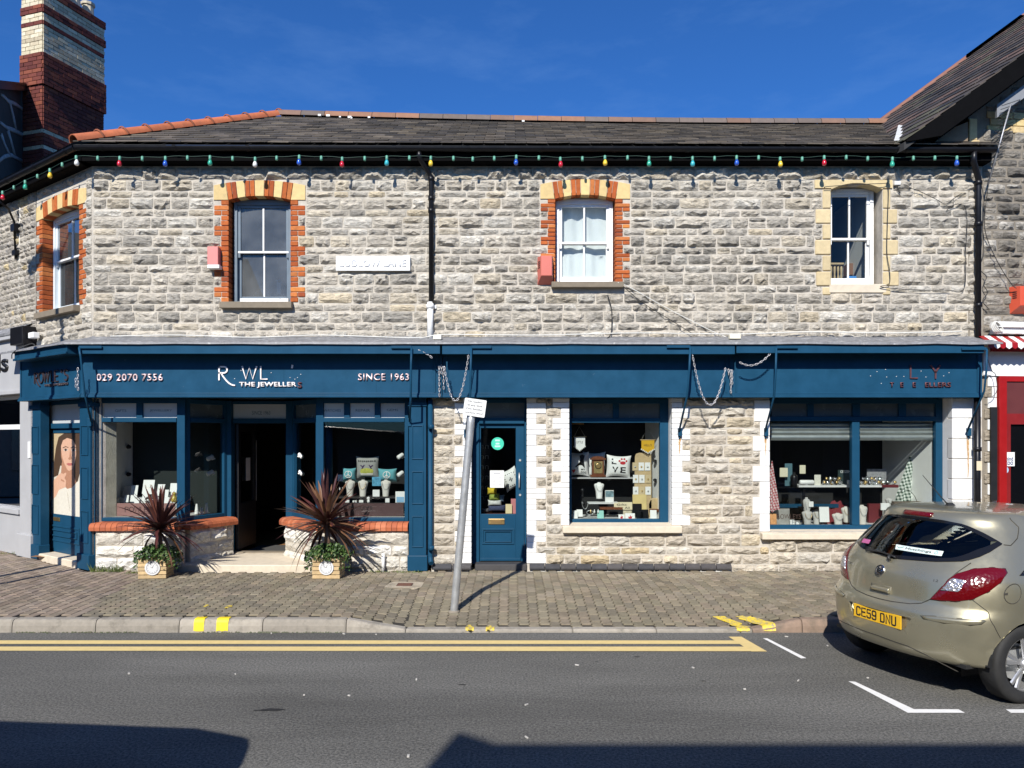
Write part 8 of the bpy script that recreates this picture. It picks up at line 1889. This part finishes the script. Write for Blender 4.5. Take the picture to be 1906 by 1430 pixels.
bust(1115, 898, 928, 19, 11.6, 'pale grey card bust with fine chain in the middle window', m_card); small('picture', 'small white box with a landscape picture beside the pale bust', 'picture', 1134.5, 913, 937, 16, 11.52, m_card, .03); b = MB(); b.box(X(1127, 11.515), X(1142, 11.515), 11.512, 11.516, Z(925, 11.515), Z(914, 11.515)); tag(b.obj('picture_print', M('landscape print', (.18, .28, .32), .4, var=.7, vs=16)), 'blue landscape print on the small white box', 'print')
boxo('display_step', m_bed2, shop, X(1094, 11.5), X(1150, 11.5), .45, .62, Z(938, 11.48), Z(935, 11.48)); boxo('display_step', m_wood, shop, X(1116, 11.45), X(1158, 11.45), .40, .5, Z(948, 11.45), Z(944, 11.45))
rk = thing('card_rack', 'tall pale wooden rack of small hanging cards in the middle window', 'rack', (X(1196, 11.5), 11.5, zb)); d = 11.5
b = MB(); pts = [(X(1180, d), zb)]+[(X(1182, d), Z(850, d)), (X(1184, d), Z(845, d)), (X(1190, d), Z(843, d)), (X(1207, d), Z(843, d)), (X(1212, d), Z(846, d)), (X(1213, d), zb)]; b.prism(pts, d, d+.015); b.obj('back_board', m_pale, rk)
for j, q in enumerate((861, 884, 906)):
    for k in range(3):
        p = 1177+11.5*k+(1 if j else 0); b = MB(); w_ = 10; b.loft([[(X(p+u, d), d-.012-.006*(v < 0)+yy, Z(q+v, d)) for u, v in ((0, 0), (w_, 0), (w_, 15), (0, 15))] for yy in (0, .003)]); cd_ = b.obj('hanging_card', m_card if (j+k) % 3 else M('kraft card', (.55, .44, .26), .7) if j+k == 0 else bpy.data.materials.get('kraft card', m_card), rk)
        b = MB(); b.lathe([(0, 0), (.014, 0), (.014, .002), (0, .002)], (X(p+5, d), d-.020, Z(q+8, d)), 8, 'y'); b.obj('brooch', pick([(m_gold.diffuse_color[:3], 1)]) and (m_gold if (j*3+k) % 2 else m_steel), cd_)
easel(1191, 921, 950, 26, 11.42, 'large yellowish kraft card at the foot of the wooden card rack', M('yellow kraft', (.60, .47, .20), .7), .15, 'card')
b = MB(); x, z = X(1221, 11.5), Z(948, 11.5); b.loft([[(x+.115*u*k_, 11.5+y, z+.17*v) for u, v in ((-1, 0), (-1, .45), (-.8, .8), (-.4, 1), (.3, .95), (.75, .7), (1, .3), (.95, 0))] for y, k_ in ((0, 1), (.05, .9))]); tag(b.obj('wooden_slice', m_pale, bevel=.01), 'rounded pale wooden slice at the right of the middle window', 'ornament')
small('wooden_block', 'brown wooden block under the rounded slice', 'block', 1222, 948, 953, 26, 11.46, m_wood, .08)
for (p, a, c, w_, dd, lab, mat, ln_) in ((1071, 951, 967, 9, 11.36, 'tall white leaning tag at the lower left of the middle window', None, .3), (1079, 949, 962, 11, 11.42, 'square white card behind the leaning tag', None, .3), (1118, 951, 966, 12, 11.38, 'mint green card at the foot of the middle window', M('mint card', (.25, .55, .48), .5), .3), (1157, 958, 967, 11, 11.36, 'white card with small red dragon, narrow one', None, .25), (1173, 956, 967, 18, 11.36, 'white card with red dragon, wide one', None, .25), (1216.5, 950, 966, 12, 11.36, 'white and green gift card right of the black boxes', None, .2)):
    t = easel(p, a, c, w_, dd, lab, mat, ln_, 'card')
for p, w_ in ((1157, 6), (1173, 9)):
    dd = 11.358; x = X(p, dd); z = Z(963.5, dd); s_ = w_*dd/FPX/2; b = MB(); b.F([b.V(x+u*s_, dd+.02-.012+.008*v, z+v*.04) for u, v in ((-1, -.9), (-.6, -.2), (-.9, .3), (-.2, .2), (.1, .9), (.4, .3), (1, .5), (.7, -.2), (1, -.9), (.4, -.5), (-.3, -.9))]); tag(b.obj('dragon_print', mp_, fix=False), 'red dragon printed on the '+('narrow' if w_ == 6 else 'wide')+' white card', 'print')
t = easel(1160, 935, 949, 34, 11.44, 'handwritten cream sale tag on a stick in the middle window', M('cream tag', (.70, .62, .42), .7), .1, 'tag'); small('tag_base', 'pale pile of paper shreds holding the handwritten tag', 'paper', 1168, 948, 963, 16, 11.46, M('cream shreds', (.6, .54, .40), .8, var=.3, vs=40), .05)
for k, s_ in enumerate(('Gifts', 'for All')): text('lettering', s_, m_signt, t, W0, X(1148+2*k, 11.44), X(1166+6*k, 11.44), 11.435, Z(941+6*k, 11.44), Z(937.5+6*k, 11.44), .001)
for (p, a, c, w_, lab) in ((1186, 938, 962, 17, 'tall black watch box at the foot of the card rack'), (1200, 949, 966, 14, 'short black watch box beside the tall one'), (1191, 953, 966, 12, 'small black box with silver label before the tall watch box')): small('watch_box', lab, 'box', p, a, c, w_, 11.4 if a < 945 else 11.36, m_black, .06)
for (p, a, lab) in ((1084, 915, 'black round headed watch stand at the far left of the middle window'), (1086, 940, 'black collar stand with bead chain at the left of the middle window')):
    x, z = X(p, 11.5), Z(a, 11.5); b = MB(); b.lathe([(.03, -.10), (.02, -.06), (.012, -.02), (.025, 0), (.03, .03), (.0, .055)], (x, 11.5, z), 10); tag(b.obj('watch_stand', m_black), lab, 'display stand')
b = MB(); b.tube([(X(1089, 11.42)+.045*math.cos(rad(180+180*k/12)), 11.42, Z(934, 11.42)+.11*math.sin(rad(180+180*k/12))) for k in range(13)], .005, 5); tag(b.obj('bead_necklace', m_steel), 'silver bead necklace looped on the dark collar stand', 'necklace')
for k, p in enumerate((1100, 1107, 1114)):
    b = MB(); x, z = X(p, 11.36), Z(956, 11.36); b.lathe([(.012, 0), (.014, .03), (.006, .04), (.006, .055), (.0, .058)], (x, 11.4, z-.0), 8); tag(b.obj('small_bottle', m_card if k else m_gold), ('tiny gilt bottle', 'tiny white bottle', 'second tiny white bottle')[k]+' on the lower step of the middle window', 'bottle')
b = MB(); b.tube([(X(1098, 11.45)+.05*math.cos(a), 11.42, Z(957, 11.4)+.03*math.sin(a)+.02) for a in [2*math.pi*k/16 for k in range(16)]], .006, 5, closed=True); tag(b.obj('bracelet', m_steel), 'silver bangle standing near the mint green card', 'bracelet')
for k, p in enumerate((1104, 1132, 1160, 1185)):
    t = thing('ceiling_spotlight', ('white ceiling spotlight, first from the left in the middle window', 'white ceiling spotlight, second from the left in the middle window', 'white ceiling spotlight, third from the left in the middle window', 'white ceiling spotlight, nearest the mustard pennant')[k], 'spotlight', (X(p, 12), 12, 2.35)); b = MB(); b.lathe([(.03, 0), (.035, .02), (.03, .10), (0, .1)], (X(p, 12), 12, 2.3), 10); b.obj('lamp_can', m_white, t); b = MB(); b.tube([(X(p, 12), 12, 2.39), (X(p, 12), 12, 2.60)], .008, 6); b.obj('stem', m_black, t)
b = MB(); b.box(X(1095, 12.2), X(1129, 12.2), 12.2, 12.22, Z(806, 12.2), Z(800, 12.2)); tag(b.obj('shelf_sign', m_grey_c), 'narrow pale sign strip high at the back of the middle window', 'sign')
b = MB(); b.lathe([(.0, 0), (.10, 0), (.13, -.08)], (X(1072, 12.0), 12.0, Z(781, 12.0)), 16); tag(b.obj('pendant_lamp', M('warm amber shade', (.35, .16, .03), .5)), 'amber pendant lampshade at the top left of the middle window', 'lamp')
for (p, q, lab) in ((1228, 857, 'black bracket spotlight, upper one on the white lining of the middle window'), (1229, 892, 'black bracket spotlight, lower one on the white lining of the middle window')):
    x = MW[1]-.09; z = Z(q, 11.6); b = MB(); b.tube([(x, 11.6, z), (x-.06, 11.58, z-.01)], .009, 6); b.lathe([(.022, 0), (.026, .06), (0, .06)], (x-.06, 11.55, z-.01), 10, 'y'); tag(b.obj('wall_spotlight', m_black), lab, 'spotlight')

# right window -----------------------------------------------------------------
d = 11.6; boxo('glass_shelf', m_bed2, shop, X(1486, d), X(1660, d), .58, .95, Z(907, d), Z(903.5, d)); boxo('display_stand', m_black, shop, X(1496, d), X(1500, d), .62, .66, Z(979, d), Z(907, d))
def checks(name, c1, c2, sc, rot=(0, 0, .6)):
    m, t, p, L = newmat(name); g = NN(t, 'ShaderNodeNewGeometry'); mp = NN(t, 'ShaderNodeMapping'); mp.inputs['Rotation'].default_value = rot; L(g.outputs['Position'], mp.inputs[0]); s = NN(t, 'ShaderNodeSeparateXYZ'); L(mp.outputs[0], s.inputs[0]); fs = []
    for k in (0, 2):
        mu = NN(t, 'ShaderNodeMath', operation='MULTIPLY'); mu.inputs[1].default_value = sc; L(s.outputs[k], mu.inputs[0]); fr_ = NN(t, 'ShaderNodeMath', operation='FRACT'); L(mu.outputs[0], fr_.inputs[0]); gt = NN(t, 'ShaderNodeMath', operation='GREATER_THAN'); gt.inputs[1].default_value = .5; L(fr_.outputs[0], gt.inputs[0]); fs.append(gt)
    ad = NN(t, 'ShaderNodeMath', operation='ADD'); L(fs[0].outputs[0], ad.inputs[0]); L(fs[1].outputs[0], ad.inputs[1]); h = NN(t, 'ShaderNodeMath', operation='MULTIPLY'); h.inputs[1].default_value = .5; L(ad.outputs[0], h.inputs[0]); x = NN(t, 'ShaderNodeMixRGB'); L(h.outputs[0], x.inputs[0]); x.inputs[1].default_value = (*c1, 1); x.inputs[2].default_value = (*c2, 1); L(x.outputs[0], p.inputs['Base Color']); p.inputs['Roughness'].default_value = .9
    return m
def towel(px, pt, pb, w, d, lab, mat, folds=5):
    x, z1, z0 = X(px, d), Z(pt, d), Z(pb, d); hw = w*d/FPX/2; b = MB(); n = 30; m = 10; G = []
    for j in range(m+1):
        v = j/m; r_ = .04+.96*v; row = []
        for i in range(n+1):
            u = -1+2*i/n; drop = 0 if j < m else .05*math.cos(u*folds*2)-.10*abs(u)**2; row.append(b.V(x+hw*u*r_*(1+.1*math.sin(v*3)), d+.05*r_*math.sin(u*folds*2.2)+.04*(1-u*u)*-r_, z1+(z0-z1)*v-drop*(z1-z0)*.5))
        G.append(row)
    for a, c in zip(G, G[1:]):
        for i in range(n): b.F((a[i], a[i+1], c[i+1], c[i]), 0, True)
    o = b.obj('tea_towel', mat, fix=False); tag(o, lab, 'tea towel'); return o
towel(1694, 849, 948, 58, 11.75, 'green and white checked tea towel hanging in front of the white lining', checks('green gingham', (.74, .78, .72), (.035, .08, .05), 21, (0, .25, .3))); towel(1437, 858, 952, 30, 11.46, 'red and white gingham tea towel at the left edge of the right window', checks('red gingham', (.72, .62, .62), (.38, .04, .06), 26, (0, .4, .3)), 3)
k = 0
for row, (dd, q, ps) in enumerate(((11.72, 892, (1538, 1546, 1554, 1562, 1606, 1614, 1622, 1630, 1638)), (11.64, 899, (1534, 1541, 1549, 1557, 1565, 1603, 1611, 1619, 1627, 1635, 1643, 1652, 1665)))):
    for p in ps:
        x, z = X(p, dd), Z(q, dd); t = thing('wristwatch', 'wristwatch on a small stand on the white shelf of the right window', 'watch', (x, dd, z-.05), 'watches on the white shelf'); b = MB(); b.lathe([(.022, -.055), (.022, -.045), (.008, -.04), (.008, -.02)], (x, dd+.02, z), 8); b.obj('stand', m_black if k % 3 else m_card, t)
        b = MB(); b.tube([(x, dd+.02+.026*math.sin(a), z+.034*math.cos(a)) for a in [2*math.pi*i/14 for i in range(14)]], .007, 5, closed=True); b.obj('strap', [m_black, m_steel, m_chrome, m_gold][k % 4], t); b = MB(); b.lathe([(0, 0), (.018, .001), (.022, .005), (.022, .012), (0, .012)], (x, dd-.012, z+.012), 14, 'y'); c = b.obj('watch_case', m_chrome if k % 3 else m_gold, t); b = MB(); b.lathe([(0, 0), (.016, 0), (.016, .002), (0, .002)], (x, dd-.0125, z+.012), 12, 'y'); b.obj('dial', m_card if k % 2 else m_black_t, c); k += 1
small('watch_display', 'black CITIZEN lettered watch display behind the mullion', 'watch display', 1576, 875, 902, 32, 11.9, M('dark green card', (.03, .05, .05), .4), .02); o = text('lettering', 'CITIZEN', m_card, None, W0, X(1564, 11.9), X(1583, 11.9), 11.898, Z(880.5, 11.9), Z(876, 11.9), .001, bold=.02); tag(o, 'white CITIZEN lettering on the black watch display', 'lettering')
small('backdrop_card', 'grey mottled display panel behind the watches right of the mullion', 'panel', 1632, 873, 900, 36, 11.95, M('grey mottled print', (.26, .26, .27), .4, var=.5, vs=30), .015); small('jewellery_tray', 'dark red tray at the right end of the white shelf', 'tray', 1658, 903, 908, 30, 11.55, M('dark red tray', (.13, .02, .025), .4), .12); small('price_block', 'tiny white price block between the watches', 'block', 1580, 894, 902, 5, 11.6, m_card, .02)
rl = thing('bracelet_roll', 'white padded bracelet roll on a stand at the left of the white shelf', 'display roll', (X(1501, 11.6), 11.6, Z(903, 11.6))); b = MB(); b.tube([(X(1488, 11.6), 11.6, Z(898, 11.6)), (X(1490, 11.6), 11.6, Z(898, 11.6)), (X(1513, 11.6), 11.6, Z(898, 11.6)), (X(1515, 11.6), 11.6, Z(898, 11.6))], [.025, .036, .036, .025], 12); b.obj('roll', m_card, rl); b = MB(); b.tube([(X(1501, 11.6), 11.6, Z(898, 11.6)), (X(1501, 11.6), 11.6, Z(904, 11.6))], .02, 8); b.obj('foot', m_card, rl)
small('greeting_card', 'pale floral card on the white shelf behind the bracelet roll', 'card', 1522, 884, 904, 12, 11.62, M('pale floral card', (.66, .64, .55), .6, var=.2, vs=40), .01); small('greeting_card', 'cream card hung on the teal display strip, leftmost in the right window', 'card', 1459, 871, 888, 15, 11.68, M('cream floral card', (.66, .62, .46), .6, var=.15, vs=50), .006); small('display_strip', 'teal hanging display strip behind the leftmost cream card', 'display strip', 1468, 863, 905, 14, 11.75, M('teal strip', (.07, .15, .18), .6), .01); small('greeting_card', 'cream card with dark sketch right of the teal display strip', 'card', 1494, 866, 882, 11, 11.7, bpy.data.materials['cream floral card'], .006)
b = MB(); b.lathe([(.05, 0), (.045, .05), (.06, .14), (.045, .17), (.02, .19), (.018, .22)], (X(1478, 11.62), 11.62, Z(906, 11.62)), 12); tag(b.obj('black_bust', m_black), 'black necklace bust left of the white bracelet roll', 'jewellery bust')
for (p, a, c, w_, dd, lab, mt) in ((1501, 926, 978, 14, 11.5, 'tall pale bust left of the black stand in the right window', m_grey_c), (1502, 950, 980, 20, 11.42, 'low grey bust at the lower left of the right window', m_grey_c), (1559, 955, 978, 22, 11.45, 'pale curved bust leaning beside the dark red drape', m_linen), (1574, 943, 972, 18, 11.55, 'pale slim bust in front of the dark red drape', m_linen), (1604, 940, 978, 20, 11.5, 'pale broad bust right of the blue mullion', m_linen), (1519, 948, 978, 18, 11.6, 'grey bust with dark beads behind the low grey one', m_grey_c), (1654, 927, 945, 14, 11.7, 'grey bust low in front of the white lining', m_grey_c)): bust(p, a, c, w_, dd, lab, mt)
b = MB(); x, z = X(1565, 11.7), Z(966, 11.7)
n = 16; G = [[b.V(x+(-.28+.56*i/n), 11.62+.06*j+.02*math.sin(i*1.3), z-.08+(.34*math.sin(math.pi*(.1+.8*i/n))+.03*math.sin(i*2.1))*(j/4)) for j in range(5)] for i in range(n+1)]
for a, c in zip(G, G[1:]):
    for k in range(4): b.F((a[k], c[k], c[k+1], a[k+1]), 0, True)
tag(b.obj('red_drape', M('dark red velvet', (.16, .012, .018), .8, var=.2)), 'dark red velvet drape behind the pale busts at the mullion', 'drape')
easel(1535, 944, 972, 18, 11.44, 'white framed drawing of a tree behind the right window glass', m_card, .12, 'picture'); easel(1440, 957, 977, 12, 11.4, 'orange and cream card at the lower left corner of the right window', M('orange card', (.62, .30, .12), .6, var=.3, vs=30), .15, 'card')
small('framed_print', 'dark framed grey print at the lower left of the right window', 'picture', 1455, 947, 978, 30, 11.6, M('grey framed print', (.30, .29, .27), .5, var=.3, vs=14), .02)
o = text('lettering', 'ROWLEYS', M('brown print', (.10, .06, .05), .5), None, W0, X(1446, 11.3), X(1490, 11.3), 11.29, Z(966, 11.3), Z(957, 11.3), .001); tag(o, 'brown ROWLEYS lettering across the foot of the right window glass', 'lettering')
for (p, a, c, w_, lab) in ((1510, 934, 944, 9, 'small white jar with a spout on the dark shelf'), (1475, 968, 978, 8, 'small white ring box beside the framed print'), (1485, 972, 979, 7, 'smaller white ring box right of its neighbour')): small('white_jar', lab, 'jar' if 'jar' in lab else 'ring box', p, a, c, w_, 11.42, m_card, .04)
boxo('display_stand', m_blue, shop, X(1440, 11.8), X(1560, 11.8), .78, .8, Z(945, 11.8), Z(938, 11.8)); boxo('display_stand', m_black, shop, X(1490, 11.5), X(1526, 11.5), .48, .62, Z(946, 11.5), Z(944, 11.5))
bg_ = thing('gift_bag', 'brown framed blue gift bag standing under the green checked towel', 'bag', (X(1690, 11.5), 11.5, Z(985, 11.5))); d = 11.5; b = MB(); b.box(X(1665, d), X(1716, d), d, d+.10, Z(990, d), Z(934, d), 0, .006); b.obj('frame', M('taupe frame', (.13, .10, .075), .6), bg_); b = MB(); b.box(X(1669, d), X(1712, d), d-.006, d-.001, Z(990, d), Z(939, d)); b.obj('blue_front', M('bright blue front', (.04, .20, .62), .4), bg_); b = MB(); b.tube([(X(1668+4*k, d), d+.02, Z(934-24*math.sin(math.pi*k/10)**.7*(1 if k < 5 else .9), d)) for k in range(11)], .004, 5); b.obj('handle', m_black, bg_)
small('red_sign', 'dark red display block beside the busts right of the mullion', 'display block', 1630, 938, 975, 26, 11.75, M('dark red block', (.12, .012, .016), .6), .06); small('white_card', 'white crumpled card right of the dark red block', 'card', 1648, 937, 950, 16, 11.6, m_card, .03)

# upstairs windows ------------------------------------------------------------------
b = MB(); x, z = X(489, 11.36), Z(553, 11.36); b.lathe([(0, 0), (.125, 0), (.125, .012), (0, .012)], (x, 11.36, z), 28, 'y'); tag(b.obj('round_board', M('pale bread board', (.42, .30, .19), .6)), 'round pale wooden board leaning inside the sky reflecting sash window', 'board')
b = MB(); b.loft([[(X(519, 11.36)+u*.05, 11.36+y, Z(548, 11.36)+v) for u, v in ((-.6, 0), (.7, 0), (.5, .12), (.9, .2), (0, .16), (-.7, .22))] for y in (0, .05)]); tag(b.obj('paper_bag', m_card), 'crumpled white paper bag standing inside the sky reflecting sash window', 'bag')
st = thing('wooden_stool', 'old pale wooden stool with turned legs inside the stone framed window', 'stool', (X(1559, 11.5), 11.5, Z(527, 11.5))); d = 11.5; b = MB(); b.box(X(1546, d), X(1572, d), d, d+.2, Z(493, d), Z(489, d), 0, .006); b.obj('seat', m_pale, st)
for p in (1549, 1555.5, 1562, 1568): b = MB(); x = X(p, d); z0, z1 = Z(527, d), Z(493, d); b.lathe([(.012, 0), (.018, (z1-z0)*.3), (.012, (z1-z0)*.5), (.019, (z1-z0)*.75), (.013, z1-z0)], (x, d+.04, z0), 8); b.obj('leg', m_pale, st)
small('blue_box', 'bright blue box on the sill inside the stone framed window', 'box', 1586, 514, 527, 17, 11.45, M('bright blue box', (.08, .30, .75), .5), .06); small('brick_stack', 'brown cardboard box behind the blue box in the stone framed window', 'box', 1588, 490, 512, 16, 11.8, M('brown cardboard', (.22, .11, .06), .8), .2)
